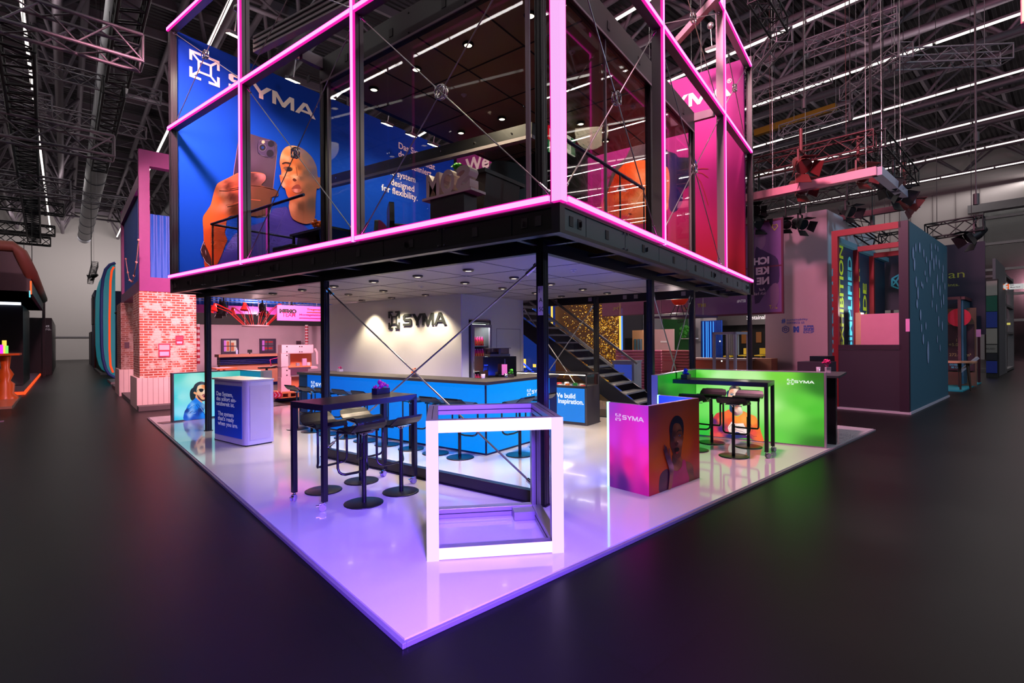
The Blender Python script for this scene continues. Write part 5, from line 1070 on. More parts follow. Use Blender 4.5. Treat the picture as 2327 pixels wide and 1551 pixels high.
# ---------------- high tables ----------------
TBK = M('table_black', (26, 24, 30), .3, vary=.08, spec=.5)
def caster(g, h, x, y, a):
    d = Vector((math.cos(a), math.sin(a), 0)); c = Vector((x, y, .035)) + d * .02; n = Vector((-d.y, d.x, 0))
    for s in (-.018, .018): g.cyl(c + n * (s - .008), c + n * (s + .008), .034, n=14)
    h.cyl((x, y, .06), (x, y, .09), .014, n=8); h.obox(c + Vector((0, 0, .03)), d * .03, n * .012, (0, 0, .012)); h.obox(c + d * .045 + Vector((0, 0, .02)), d * .018, n * .02, (0, 0, .004))
def high_table(x0, x1, y0, y1, H, lab, ang):
    t = thing('high_table', ((x0 + x1) / 2, (y0 + y1) / 2, 0), lab, 'table'); lg = .05
    G().box(x0, x1, y0, y1, H - .065, H).out('table_top', TBK, t, bevel=.003)
    for k, (x, y) in enumerate(((x0, y0), (x1 - lg, y0), (x1 - lg, y1 - lg), (x0, y1 - lg))):
        L_ = G().box(x, x + lg, y, y + lg, .09, H - .065).out('leg', TBK, t, bevel=.002)
        g, h = G(), G(); caster(g, h, x + lg / 2, y + lg / 2, ang + k * .4); g.out('caster_wheel', M('caster_grey', (150, 146, 160), .3), L_); h.out('caster_fork', CHR, L_)
high_table(2.95, 4.22, 4.55, 5.16, 1.075, 'long narrow black high table on casters, left of the glowing cube', 2.6)
high_table(7.95, 8.50, 1.33, 2.92, 1.085, 'black high table on casters before the green lightbox wall', -.7)
def planter(c, lab, leaf, pet, seed, w_=.1, h_=.07, pot=BLKP):
    c = Vector(c); t = thing('planter_box', c, lab, 'planter', None); G().box(c.x - w_, c.x + w_, c.y - w_ * .5, c.y + w_ * .5, c.z, c.z + h_).out('box', pot, t, bevel=.003)
    rnd = random.Random(seed); g = G()
    for k in range(16): a = rnd.uniform(0, 6.28); r = rnd.uniform(.2, 1) * w_; q = c + Vector((math.cos(a) * r, math.sin(a) * r * .7, h_ + rnd.uniform(0, .03))); g.ball(q, rnd.uniform(.01, .02), 5)
    for k in range(6): q = c + Vector((rnd.uniform(-.2, .5) * w_, rnd.uniform(-.3, .3) * w_, h_ + .02 + k * .011)); g.ball(q, .026, 6)
    g.out('blossom', pet, t)
planter((4.0, 4.95, 1.075), 'dark planter with violet magenta blossoms on the left high table', None, M('violet_petals', (170, 20, 140), .5), 11, pot=M('planter_navy', (22, 20, 44), .4))
planter((8.15, 2.55, 1.085), 'dark wooden planter with vivid blue blossoms on the right high table', None, M('blue_petals', (10, 60, 230), .5), 12, pot=M('planter_brown', (56, 44, 44), .5))
q = (8.12, 2.72, 1.085); G().lathe([(.035, 0), (.038, .1), (.034, .1), (.03, .005)], q).out('jar', glass('dark_jar', (.3, .5, .35), .2), label='dark glass jar left of the planter on the right high table', cat='jar')

# ---------------- glowing cube ----------------
CA = -PI / 4 - .03; cc = on_z(970, 1275, 0); ce = on_z(1281, 1254, 0); ex = (ce - cc); W_ = ex.length; ex.normalize(); ey = Vector((-ex.y, ex.x, 0)); HC = 1.09; DC = 1.02
CUBE = M('white_pink_cube_light', (10, 10, 10), .5, emit=(1.55, .98, 2.1), es=1); CUBE2 = M('white_cube_light_dim', (10, 10, 10), .5, emit=(1.02, .74, 1.3), es=1)
t = thing('light_cube', cc, 'open cube of white glowing bars with an aluminium frame, front of the floor', 'light sculpture')
def cb(g, u0, u1, d0, d1, z0, z1, mi=0): return g.obox(cc + ex * (u0 + u1) / 2 + ey * (d0 + d1) / 2 + Vector((0, 0, (z0 + z1) / 2)), ex * (u1 - u0) / 2, ey * (d1 - d0) / 2, (0, 0, (z1 - z0) / 2), mi)
w_ = .095
for a, b, c, d, m in ((0, w_, 0, HC, CUBE2), (W_ - w_, W_, 0, HC, CUBE2), (w_, W_ - w_, 0.01, w_, CUBE), (w_, W_ - w_, HC - w_, HC, CUBE)): cb(G(), a, b, -.012, .0, c, d).out('light_bar', m, t)
CF = M('cube_aluminium', (158, 152, 160), .35, .55)
g = G(); k = .09
for u in (0, W_ - k):
    for d0 in (.001, DC - k): cb(g, u, u + k, d0, d0 + k, 0, HC - .001)
for z in (0.002, HC - k):
    for d0 in (.001, DC - k): cb(g, k, W_ - k, d0, d0 + k, z, z + k - .002)
    for u in (0, W_ - k): cb(g, u, u + k, k, DC - k, z, z + k - .002)
g.out('frame_profile', CF, t, bevel=.002); g = G(); e = .0015
for z in (.045, HC - .047):
    for d0 in (k + e, DC - k - e): cb(g, k, W_ - k, d0 - e, d0 + e, z - .004, z + .004)
    for u in (k + e, W_ - k - e): cb(g, u - e, u + e, k, DC - k, z - .004, z + .004)
for u in (.045, W_ - .045): cb(g, u - .003, u + .003, k, DC - k, HC - .002, HC - .001)
for d0 in (DC - k - e,):
    for u in (.045, W_ - .045): cb(g, u - .004, u + .004, d0 - e, d0 + e, .09, HC - .09)
g.out('groove', DARK, t); cb(G(), W_ - k - .2, W_ - k, DC - k - .17, DC - k, .004, .08).out('power_box', CF, t)
# wide part of the cube's own light reaching the floor in front
# ---------------- lilac information counter ----------------
t = thing('info_counter', (4.26, 9.05, 0), 'lilac-lit white counter with a blue front and white lettering', 'counter')
LX0, LX1, LY0, LY1, LH = 4.04, 4.52, 8.44, 9.62, 1.10; r = .1
def rrect(x0, x1, y0, y1, r, z, cor=(1, 1, 1, 1)):
    P = []
    for (cx, cy, a0), c in zip(((x0 + r, y0 + r, PI), (x1 - r, y0 + r, 1.5 * PI), (x1 - r, y1 - r, 0), (x0 + r, y1 - r, .5 * PI)), cor):
        if c: P += [(cx + r * math.cos(a0 + k * PI / 12), cy + r * math.sin(a0 + k * PI / 12), z) for k in range(7)]
        else: P.append((cx + r * (math.cos(a0) + math.cos(a0 + PI / 2)), cy + r * (math.sin(a0) + math.sin(a0 + PI / 2)), z))
    return P
LB = M('counter_white_metal', (214, 206, 222), .4, .1)
G().poly(rrect(LX0, LX1, LY0, LY1, r, .02, (1, 0, 0, 1)), thick=(0, 0, LH - .045)).out('body', LB, t); G().poly(rrect(LX0 - .03, LX1 + .01, LY0 - .01, LY1 + .03, r, LH - .025, (1, 0, 0, 1)), thick=(0, 0, .025)).out('top', M('counter_top_cream', (214, 202, 200), .4), t)
G().box(LX0 - .008, LX0 - .001, LY0 + r, LY1 - r, .12, .99).out('front_panel', grad('counter_front_print', [(0, (0, 84, 214)), (1, (10, 66, 190))], 'Z', .1, 1, rough=.4), t, 'blue front panel')
g = G(); g.box(LX0 + .08, LX1 - .05, LY0 - .006, LY0, .1, 1.0, 0); g.out('side_panel', M('side_panel_lilac', (196, 184, 206), .45), t); g = G(); g.box(LX0 + .02, LX1 - .02, LY0 + .02, LY1 - .02, 0, .02); g.out('foot', DARK, t)
g = G()
for i, s_ in enumerate(('Das System,', 'das sofort ein-', 'satzbereit ist.', '', 'The system', "that's ready", 'when you are.')):
    if s_: g.geo(text(s_, .02), lambda v: Vector((LX0 - .0095, LY1 - .17 - (.06 if i > 3 else 0) - v[0] * .125, .80 - i * .085 + v[1] * .10)))
g.out('lettering', M('white_lettering', (240, 240, 245), .5, emit=(.2, .2, .22), es=.6), t)
# ---------------- display counter ----------------
t = thing('display_counter', (9.2, 5.4, 0), 'dark display counter with a lit blue front and glass case on top', 'display case')
dx0, dx1, dy0, dy1 = 8.98, 9.54, 4.78, 6.55
DK = M('counter_anthracite', (62, 58, 64), .4)
g = G(); g.box(dx0 + .012, dx1, dy0, dy1, .0, .775); g.out('body', DK, t); G().box(dx0, dx0 + .012, dy0 + .05, dy1 - .05, .06, .74).out('lit_front', E('display_front_blue', (0, 128, 232), 1.0), t)
g = G(); e = .02
for x, y in ((dx0, dy0), (dx1 - e, dy0), (dx0, dy1 - e), (dx1 - e, dy1 - e)): g.box(x, x + e, y, y + e, .775, 1.04)
for z in (.775, 1.02): g.box(dx0, dx1, dy0, dy0 + e, z, z + e); g.box(dx0, dx1, dy1 - e, dy1, z, z + e); g.box(dx0, dx0 + e, dy0 + e, dy1 - e, z, z + e); g.box(dx1 - e, dx1, dy0 + e, dy1 - e, z, z + e)
g.out('case_frame', DK, t); g = G(); g.box(dx0 + .004, dx0 + .008, dy0 + e, dy1 - e, .79, 1.02); g.box(dx0 + e, dx1 - e, dy0 + .004, dy0 + .008, .79, 1.02); g.box(dx0 + e, dx1 - e, dy0 + e, dy1 - e, 1.036, 1.04); g.out('case_glass', GLS, t)
G().box(dx0 + .02, dx0 + .045, dy0 + .05, dy1 - .05, 1.005, 1.02).out('case_light', E('case_lamp', (255, 240, 225), 5), t); lamp('case_light', 'AREA', ((dx0 + dx1) / 2, 5.6, 1.0), 6, (1, .93, .85), shape='RECTANGLE', size=.3, size_y=1.4, to=(9.25, 5.6, 0))
g = G(); o = on_x(1262, 895, dx0 - .001)
for i, (s_, px, py) in enumerate((('We build', 1312, 905), ('Inspiration.', 1326, 919))):
    vf = text(s_, .03); q = on_x(px if i else 1308, py, dx0 - .001); k = .135; W2 = width(vf) * k; g.geo(vf, lambda v: Vector((dx0 - .001, q.y + W2 - v[0] * k, q.z + v[1] * k)))
g.out('lettering', MATS['lettering_glow'], t)
rnd = random.Random(2); cols = [(220, 40, 40), (230, 220, 215), (40, 160, 60), (30, 90, 220), (240, 120, 30), (235, 235, 240), (210, 200, 190)]
s0 = None
for k in range(16):
    y = dy0 + .12 + k * .09; x = dx0 + .1 + (k % 2) * .12; c = k % 7
    G().box(x, x + .07, y, y + .07, .779, .80 + .02 * (k % 3)).out('sample_block', M('sample_%s' % ['red', 'white', 'green', 'blue', 'orange', 'pearl', 'beige'][c], cols[c], .5), label='small %s sample block in the glass case, %s from the post' % (['red', 'white', 'green', 'blue', 'orange', 'pearl', 'beige'][c], (ORD + ['eleventh', 'twelfth', 'thirteenth', 'fourteenth', 'fifteenth', 'sixteenth'])[k]), cat='sample', group='samples in the display case')
# dark side counter behind the green wall
t = thing('side_counter', (9.8, 1.0, 0), 'tall dark counter with a cyan-edged top behind the green wall', 'counter')
G().box(9.62, 9.90, .62, 1.5, 0, 1.08).out('body', M('counter_black', (14, 14, 20), .35), t); G().poly([(9.5, .58, 1.08), (9.66, .56, 1.08), (10.8, .53, 1.08), (10.8, 1.6, 1.08), (9.5, 1.6, 1.08)], thick=(0, 0, .035)).out('top', M('slate_top', (54, 60, 66), .35), t)
q = Vector((10.35, .78, 1.115)); posy(q, 'pink flowers in a clear vase on the dark side counter', MGP, MGP, GP, .09, seed=9, n=8, ph=.1)
q = Vector((10.3, .92, 1.115)); G().lathe([(.03, 0), (.034, .1), (.03, .1), (.026, .005)], q).out('glass', GP, label='small pale tumbler left of the pink flowers', cat='glass')
# ---------------- staircase ----------------
STB = M('stair_black', (20, 20, 30), .35); TRD = M('tread_grey', (150, 146, 150), .5)
t = thing('staircase', (10.8, 6, 0), 'black staircase with glass sides and steel handrails', 'stairs')
sx0, sx1 = 10.2, 11.35; yb, rise, run = 3.95, .187, .262
n = 16
for i in range(n): G().box(sx0 + .05, sx1 - .05, yb + i * run, yb + (i + 1) * run + .03, (i + 1) * rise - .035, (i + 1) * rise).out('tread', TRD, t)
for x in (sx0, sx1 - .05): G().poly([(x, yb - .1, 0), (x, yb + .35, 0), (x, yb + n * run + .2, n * rise - .35), (x, yb + n * run + .2, n * rise + .02), (x, yb - .1, .1)], thick=(.05, 0, 0)).out('stringer', STB, t)
G().box(sx0 + .05, sx1 - .05, yb + .35, yb + n * run, .0, .02).out('kick_strip', STB, t)
for x, a, b in ((sx0, (sx0, 4.80, 1.15), (sx0, 7.4, 2.98)), (sx1, (sx1, 4.70, 1.16), (sx1, 7.3, 2.98))):
    G().bar(a, b, .045, .05).out('handrail', STL, t); A_, B_ = Vector(a), Vector(b); G().poly([A_ - Vector((0, 0, .95)), B_ - Vector((0, 0, .95)), B_, A_], thick=(.01, 0, 0)).out('side_glass', GLS, t)
g = G(); g.bar((sx0 - .02, 7.3, 1.25), (sx0 - .02, 6.3, .55), .03); g.out('light_strip', E('blue_strip', (20, 60, 255), 3), t, 'glowing blue strip along the stair foot')
# white display cabinet and glass showcase beyond
def quad_on_x(X, pts): return [on_x(a, b, X) for a, b in pts]
t = thing('white_cabinet', on_z(1405, 900, 0), 'white cabinet with a blue-lit door behind the stair foot', 'cabinet')
X = 12.3; a, b = on_x(1392, 900, X), on_x(1441, 900, X)
G().box(X, X + .5, b.y, a.y, 0, 1.15).out('body', M('cabinet_white', (190, 184, 190), .4), t); G().box(X - .01, X, b.y + .06, a.y - .06, .08, 1.08).out('door', M('blue_lit_glass', (110, 130, 225), .3, emit=lin((60, 90, 220)), es=.35), t); G().box(X - .03, X + .52, b.y - .02, a.y + .02, 1.15, 1.18).out('top', M('cabinet_white'), t)
# ---------------- neighbours on the left (hall axes) ----------------
def yb_(g, Y, x0, x1, y0, y1, dep=.1, mi=0, z0=None):
    """box whose face to us lies on the hall plane y=Y and spans the given part of the photograph"""
    ym, xm = (y0 + y1) / 2, (x0 + x1) / 2; a, b = h_y(x0, ym, Y).x, h_y(x1, ym, Y).x; t_, q = h_y(xm, y0, Y).z, h_y(xm, y1, Y).z
    g.box(a, b, Y, Y + dep, q if z0 is None else z0, t_, mi); return g
def xb_(g, X, x0, x1, y0, y1, dep=.1, mi=0, z0=None):
    ym, xm = (y0 + y1) / 2, (x0 + x1) / 2; a, b = h_x(x0, ym, X).y, h_x(x1, ym, X).y; t_, q = h_x(xm, y0, X).z, h_x(xm, y1, X).z
    g.box(X, X + dep, b, a, q if z0 is None else z0, t_, mi); return g
def one(fn, name, P, box, mat, lab, cat, dep=.1, z0=None, **k):
    g = G(); fn(g, P, *box, dep=dep, z0=z0); return g.out(name, mat, label=lab, cat=cat, hall=True, **k)
def part(fn, name, P, box, mat, parent, dep=.1, z0=None, lab=None, **k):
    g = G(); fn(g, P, *box, dep=dep, z0=z0); return g.out(name, mat, parent, lab, **k)
def brickmat(name, c1, c2, mo, sc=1.0):
    m = M(name, c1, .85); N, L, b = nodes_of(m); tc = N.new('ShaderNodeTexCoord'); bt = N.new('ShaderNodeTexBrick'); sp = N.new('ShaderNodeSeparateXYZ'); cb_ = N.new('ShaderNodeCombineXYZ'); ad = N.new('ShaderNodeMath'); ad.operation = 'ADD'
    L.new(tc.outputs['Object'], sp.inputs[0]); L.new(sp.outputs['X'], ad.inputs[0]); L.new(sp.outputs['Y'], ad.inputs[1]); L.new(ad.outputs[0], cb_.inputs['X']); L.new(sp.outputs['Z'], cb_.inputs['Y']); L.new(cb_.outputs[0], bt.inputs['Vector'])
    bt.inputs['Scale'].default_value = sc; bt.inputs['Brick Width'].default_value = .21; bt.inputs['Row Height'].default_value = .068; bt.inputs['Mortar Size'].default_value = .013; bt.inputs['Mortar Smooth'].default_value = .3
    bt.inputs['Color1'].default_value = (*lin(c1), 1); bt.inputs['Color2'].default_value = (*lin(c2), 1); bt.inputs['Mortar'].default_value = (*lin(mo), 1)
    ns = N.new('ShaderNodeTexNoise'); ns.inputs['Scale'].default_value = 5; mp = N.new('ShaderNodeMapRange'); mp.inputs['From Min'].default_value = .5; mp.inputs['From Max'].default_value = .62; L.new(tc.outputs['Object'], ns.inputs['Vector']); L.new(ns.outputs['Fac'], mp.inputs['Value'])
    mx = N.new('ShaderNodeMix'); mx.data_type = 'RGBA'; L.new(mp.outputs[0], mx.inputs[0]); L.new(bt.outputs['Color'], mx.inputs[6]); mx.inputs[7].default_value = (*lin(mo), 1)
    L.new(mx.outputs[2], b.inputs['Base Color']); bp = N.new('ShaderNodeBump'); bp.inputs['Distance'].default_value = .01; L.new(bt.outputs['Fac'], bp.inputs['Height']); bp.invert = True; L.new(bp.outputs['Normal'], b.inputs['Normal']); return m
BR = brickmat('red_brick_print', (176, 84, 62), (140, 62, 50), (216, 186, 172)); WB = M('whitewashed_boards', (206, 186, 182), .7, vary=.1, scale=3)
def boards(g, x0, x1, Y, z0, z1, n, mi=1):
    for i in range(1, n): x = x0 + (x1 - x0) * i / n; g.box(x - .004, x + .004, Y - .003, Y, z0, z1, mi)
PLK = M('plank_gap', (120, 96, 92), .8)
t = thing('brick_pillar', (2.1, 17, FL), 'large red brick pillar on a whitewashed plank base, nearest in the aisle', 'pillar', hall=True)
G().box(1.49, 2.80, 16.68, 18.3, .8, 3.13).out('brickwork', BR, t); g = G(); g.box(1.42, 2.95, 16.6, 18.4, FL, .8); boards(g, 1.42, 2.95, 16.6, FL, .8, 13); g.out('plank_base', [WB, PLK], t)
for (x0, x1, y0, y1), c, l in (((360, 387, 780, 811), (226, 170, 180), 'pink information poster'), ((399, 417, 762, 783), (150, 60, 90), 'small red and lilac poster')):
    g = G(); yb_(g, 16.66, x0, x1, y0, y1, .018); yb_(g, 16.655, x0 + 2, x1 - 2, y0 + 3, (y0 + y1) / 2 - 1, .01, 1); yb_(g, 16.655, x0 + 3, x1 - 3, (y0 + y1) / 2 + 3, y1 - 3, .01, 2); g.out('poster', [M('poster_red_edge', (170, 40, 70), .6), M('poster_%d' % x0, c, .6), M('poster_lilac', (196, 170, 200), .6)], t, l)
t = thing('brick_pillar', (1.7, 20.5, FL), 'second brick pillar further down the aisle, with a small framed picture', 'pillar', hall=True)
G().box(1.42, 2.4, 21.6, 23.3, .85, 3.13).out('brickwork', brickmat('brown_brick_print', (140, 84, 70), (110, 66, 58), (160, 136, 128)), t); g = G(); g.box(1.36, 2.5, 21.5, 23.4, FL, .85); boards(g, 1.36, 2.5, 21.5, FL, .85, 9); g.out('plank_base', [WB, PLK], t)
part(yb_, 'framed_picture', 21.57, (283, 294, 777, 791), M('dark_frame', (70, 40, 56), .5), t, .03)
for (px, py), l in (((280, 688), 'nearer'), ((292, 680), 'further')):
    spot(h_x(px, py, 1.9), (-.5, -.4, -.7), .3, 'small black lamp under the purple container over the aisle, ' + l)
G().box(1.42, 9, 16.2, 26, FL, .08).out('booth_floor', M('booth_floor_grey', (84, 78, 80), .5), label='low grey floor of the brick booth behind the stand', cat='platform', hall=True)
# container on top
PUR = M('container_purple', (118, 34, 104), .45, .1, vary=.1); CBL = wavy('container_blue', (0, 78, 176), 2.2, 'X', .5, .02); CBS = wavy('container_blue_side', (0, 78, 176), 2.2, 'Y', .5, .02)
t = thing('shipping_container', (5, 19, 3.14), 'purple framed blue shipping container resting on the brick pillars', 'container', hall=True)
cx0, cx1, cy0, cy1, cz0, cz1 = 1.5, 9.5, 16.7, 22.6, 3.14, 6.95
g = G(); e = .24
for x in (cx0, cx1 - e):
    for y in (cy0, cy1 - e): g.box(x, x + e, y, y + e, cz0, cz1 if y == cy0 else 6.4)
g.box(cx0 + e, cx1 - e, cy0, cy0 + e, cz0, cz0 + .38); g.box(cx0 + e, cx1 - e, cy0, cy0 + e, cz1 - .42, cz1); g.box(cx0, cx0 + e, cy0 + e, cy1 - e, cz0, cz0 + .3); g.box(cx0, cx0 + e, cy0 + e, cy1 - e, 5.95, 6.3)
g.box(cx1 - e, cx1, cy0 + e, cy1 - e, cz0, cz0 + .3); g.box(cx0 + e, cx1 - e, cy1 - e, cy1, cz0, cz0 + .38)
g.box(cx0 - .005, cx0, cy0 + .02, cy0 + .03, cz0, cz1, 1); g.box(2.4, 2.6, cy0 + .1, cy0 + .3, cz0 + .38, 5.9)
g.out('frame', [PUR, DARK], t)
g = G(); g.box(cx0 + .08, cx0 + .12, cy0 + 1.2, cy1 - e, cz0 + .3, 5.95); g.out('corrugated_side', CBS, t); G().box(cx0 + e, cx1 - e, cy0 + .3, cy0 + .34, cz0 + .38, 5.3).out('corrugated_front', CBL, t)
g = G(); p0, p1 = h_x(286, 588, 1.42), h_x(315, 545, 1.42); pts = []
for k in range(13): s_ = k / 12; q = p0.lerp(p1, s_); pts.append((1.42, q.y, q.z - 1.1 * 4 * s_ * (1 - s_) * .8))
g.tube(pts, .012, 5)
for p in pts[::2]: g.ball(p, .035, 5)
g.out('bulb_chain', M('string_light_cord', (190, 140, 130), .5), t)
g = G()
for i, s_ in enumerate('ZOXX'): put(g, text(s_, .02), (1.585 + .02, 16.695, 5.55 + i * .16), (0, -.001, 0), (0, 0, 1), .12, .09) if 0 else None
# inside of the brick booth, seen under the deck
PW = M('old_plaster_wall', (206, 176, 190), .8, vary=.16, scale=1.2, bump=.1)
YW = 23.2
t = thing('booth_wall', h_y(600, 840, YW), 'worn plaster back wall of the brick booth with two small windows', 'booth wall', hall=True)
part(yb_, 'plaster', YW, (447, 760, 733, 905), PW, t, .15, z0=.08)
part(yb_, 'dark_soffit', YW - .3, (444, 760, 706, 738), M('soffit_dark', (46, 44, 46), .7), t, .3)
for (x0, x1, y0, y1), l in (((504, 543, 769, 805), 'window with a picture of a pale face behind'), ((591, 627, 769, 803), 'window with red fruit boxes behind')):
    g = G(); yb_(g, YW - .12, x0, x1, y0, y1, .11); wf_ = g.out('window_frame', M('window_wood_purple', (60, 34, 70), .6), t, l)
    g = G(); yb_(g, YW - .13, x0 + 5, x1 - 6, y0 + 4, y1 - 7, .01, 0); yb_(g, YW - .14, x0 + 5, x0 + 10, y0 + 4, y1 - 7, .01, 1); yb_(g, YW - .145, (x0 + x1) / 2 - 1, (x0 + x1) / 2 + 1, y0 + 4, y1 - 7, .01, 2); yb_(g, YW - .145, x0 + 5, x1 - 6, (y0 + y1) / 2 - 2, (y0 + y1) / 2, .01, 2)
    if x0 < 550: yb_(g, YW - .142, x0 + 11, x0 + 17, y0 + 6, y1 - 8, .004, 3); yb_(g, YW - .142, x0 + 21, x0 + 28, y0 + 9, y1 - 8, .004, 3)
    else: yb_(g, YW - .142, x0 + 12, x1 - 7, y0 + 6, y0 + 9, .004, 4); yb_(g, YW - .142, x0 + 11, x1 - 8, y1 - 14, y1 - 10, .004, 4)
    g.out('lit_pane', [E('pane_cream', (226, 190, 180), .9) if x0 < 550 else M('pane_grey', (96, 84, 100), .6), E('pane_pink', (210, 90, 200), 1), M('window_wood_purple'), M('face_orange', (214, 120, 80), .6), M('red_boxes', (200, 20, 40), .6)], wf_)
def striped(X0, px, y0, y1, Y, lab):
    a, b = h_y(px, y1, Y), h_y(px, y0, Y); n = 14; g = G()
    for i in range(n): g.cyl((a.x, Y, a.z + (b.z - a.z) * i / n), (a.x, Y, a.z + (b.z - a.z) * (i + 1) / n), .07, n=8, mi=i % 2)
    g.out('striped_pole', [M('stripe_red', (190, 24, 56), .5), M('stripe_white', (226, 196, 204), .5)], label=lab, cat='pole', hall=True)
striped(0, 450, 736, 826, 22.6, 'red and white striped pole at the left of the plaster wall'); striped(0, 697, 738, 784, 22.6, 'red and white striped pole at the right above the pink sculpture')
part(yb_, 'side_frame', 22.9, (674, 684, 774, 786), M('dark_frame'), t, .05)
# container-like band over the booth
t = thing('roof_band', h_y(590, 700, 20), 'blue and purple steel band closing the roof of the brick booth', 'beam', hall=True)
part(yb_, 'blue_panel', 20, (443, 760, 664, 697), CBL, t, .1); part(yb_, 'purple_beam', 19.9, (443, 760, 697, 714), PUR, t, .1)
g = G()
for (y0, dz) in ((676, 0), (681, 0)): a, b = h_y(443, y0, 19.8), h_y(735, y0 + 13, 19.8); g.cyl(a, b, .012, n=5)
g.out('wire', STL, t)
for (px, py), l in (((500, 685), 'left pair, front lamp'), ((508, 680), 'left pair, rear lamp'), ((596, 684), 'middle lamp'), ((663, 688), 'right lamp above the hanging banner')):
    spot(h_y(px, py - 6, 18.6), (.2, .3, -.9), .3, 'black lamp under the blue roof band, ' + l)
# bar of the booth
t = thing('booth_bar', h_y(570, 880, 21), 'wood-fronted bar with a navy corrugated band behind the turquoise lightbox', 'bar', hall=True)
part(yb_, 'bar_top', 20.9, (497, 645, 804, 810), M('bar_top_wood', (170, 110, 90), .5), t, .7); part(yb_, 'corrugated_band', 21, (500, 645, 810, 827), wavy('navy_corrugated', (10, 14, 96), 5, 'Z', .4, .05), t, .5)
g = G(); yb_(g, 21.05, 500, 640, 827, 872, .4); g.out('plank_front', M('pine_front', (206, 130, 104), .6, vary=.15, scale=4), t); part(yb_, 'lower_band', 21.02, (560, 636, 868, 880), MATS['navy_corrugated'], t, .4)
t = thing('monitor', h_y(568, 805, 21.2), 'small black monitor standing on the wood-fronted bar', 'monitor', hall=True); part(yb_, 'screen', 21.2, (563, 573, 794, 801), DARK, t, .04); part(yb_, 'stand', 21.22, (567, 569, 801, 806), DARK, t, .03)
g = G(); p = h_y(538, 805, 21.2); g.lathe([(.04, 0), (.04, .16), (.015, .2), (.015, .26)], p, 10); g.out('water_bottle', M('water_plastic', (170, 180, 220), .1), label='clear water bottle on the left of the wood-fronted bar', cat='bottle', hall=True)
t = thing('cafe_table', h_y(510, 860, 18.6), 'orange edged table with a white sheet, left in the brick booth', 'table', hall=True)
a, b = h_y(486, 836, 18.6), h_y(532, 838, 18.6); G().box(a.x, b.x, 18.2, 19.1, a.z - .04, a.z).out('table_top', M('orange_edge', (222, 110, 50), .5), t); G().box(a.x + .03, b.x - .1, 18.3, 19.0, a.z, a.z + .004).out('paper_sheet', M('paper_lilac', (206, 186, 206), .6), t); g = G(); g.cyl(((a.x + b.x) / 2, 18.6, .08), ((a.x + b.x) / 2, 18.6, a.z - .04), .04); g.out('table_leg', M('orange_edge'), t)
t = thing('saddle_stool', h_y(606, 870, 17.4), 'stool with a black saddle seat behind the lilac counter', 'stool', hall=True); p = h_y(606, 835, 17.4)
g = G(); g.obox(p, (.24, 0, 0), (0, .1, 0), (0, 0, .025)); g.obox(p + Vector((.17, 0, .02)), (.1, 0, .02), (0, .13, 0), (0, 0, .02)); g.out('saddle', BKF, t); g = G(); g.cyl((p.x, 17.4, .08), p, .04, n=8); g.out('stem', BLK, t)
t = thing('bar_chair', h_y(633, 860, 19.6), 'pink backed bar chair beside the pink steel sculpture', 'chair', hall=True); p = h_y(633, 835, 19.6)
G().box(p.x - .22, p.x + .22, 19.4, 19.8, p.z, p.z + .06).out('seat', M('mauve_seat', (110, 60, 76), .6), t); g = G(); g.tube([p + Vector((-.22, .1, .05)), p + Vector((-.26, .1, .3)), p + Vector((0, .12, .36)), p + Vector((.22, .12, .28))], .02, 6); g.out('back_hoop', MGP, t); g = G(); g.cyl((p.x, 19.6, .08), (p.x, 19.6, p.z), .03, n=8); g.out('stem', BLK, t)
# hanging banner of the booth
t = thing('hanging_banner', h_y(690, 710, 15.8), 'pink hanging banner with black block letters under the deck', 'banner', hall=True)
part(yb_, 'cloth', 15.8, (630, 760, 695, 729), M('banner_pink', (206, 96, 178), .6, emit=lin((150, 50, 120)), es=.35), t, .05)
def htext(g, s, px, py, Y, hpx, wpx=None, bold=.03, mi=0, off=.004):
    o = h_y(px, py, Y); h = h_y(px, py - hpx, Y).z - o.z; wd = None if wpx is None else h_y(px + wpx, py, Y).x - o.x; put(g, text(s, bold), (o.x, Y - off, o.z), (1, 0, 0), (0, 0, 1), h, wd, mi)
def xtext(g, s, px, py, X, hpx, wpx=None, bold=.02, mi=0, off=.004, mirror=False):
    o = h_x(px, py, X); h = h_x(px, py - hpx, X).z - o.z; wd = None if wpx is None else abs(h_x(px + wpx, py, X).y - o.y)
    put(g, text(s, bold), (X - off, o.y, o.z), (0, 1, 0) if mirror else (0, -1, 0), (0, 0, 1), h, wd, mi)
g = G(); htext(g, 'MEMO', 635, 711, 15.8, 10, 39, .08, 0); htext(g, 'TEAM', 641, 719, 15.8, 10, 30, .02, 1, .008); htext(g, 'Tragwerks', 697, 706, 15.8, 6, 40, .03, 2); htext(g, 'Montageleistung', 680, 718, 15.8, 6, 56, .03, 1); yb_(g, 15.795, 680, 735, 722, 724, .003, 1); yb_(g, 15.795, 697, 735, 709, 711, .003, 2)
g.out('lettering', [DARK, E('hot_pink_letters', (240, 30, 130), .9), E('orange_letters', (240, 80, 50), .9)], t)
g = G(); [g.cyl(h_y(x, 696, 15.82), h_y(x, 696, 15.82) + Vector((0, 0, 1.0)), .008, n=4) for x in (657, 720)]; g.out('wire', STL, t)
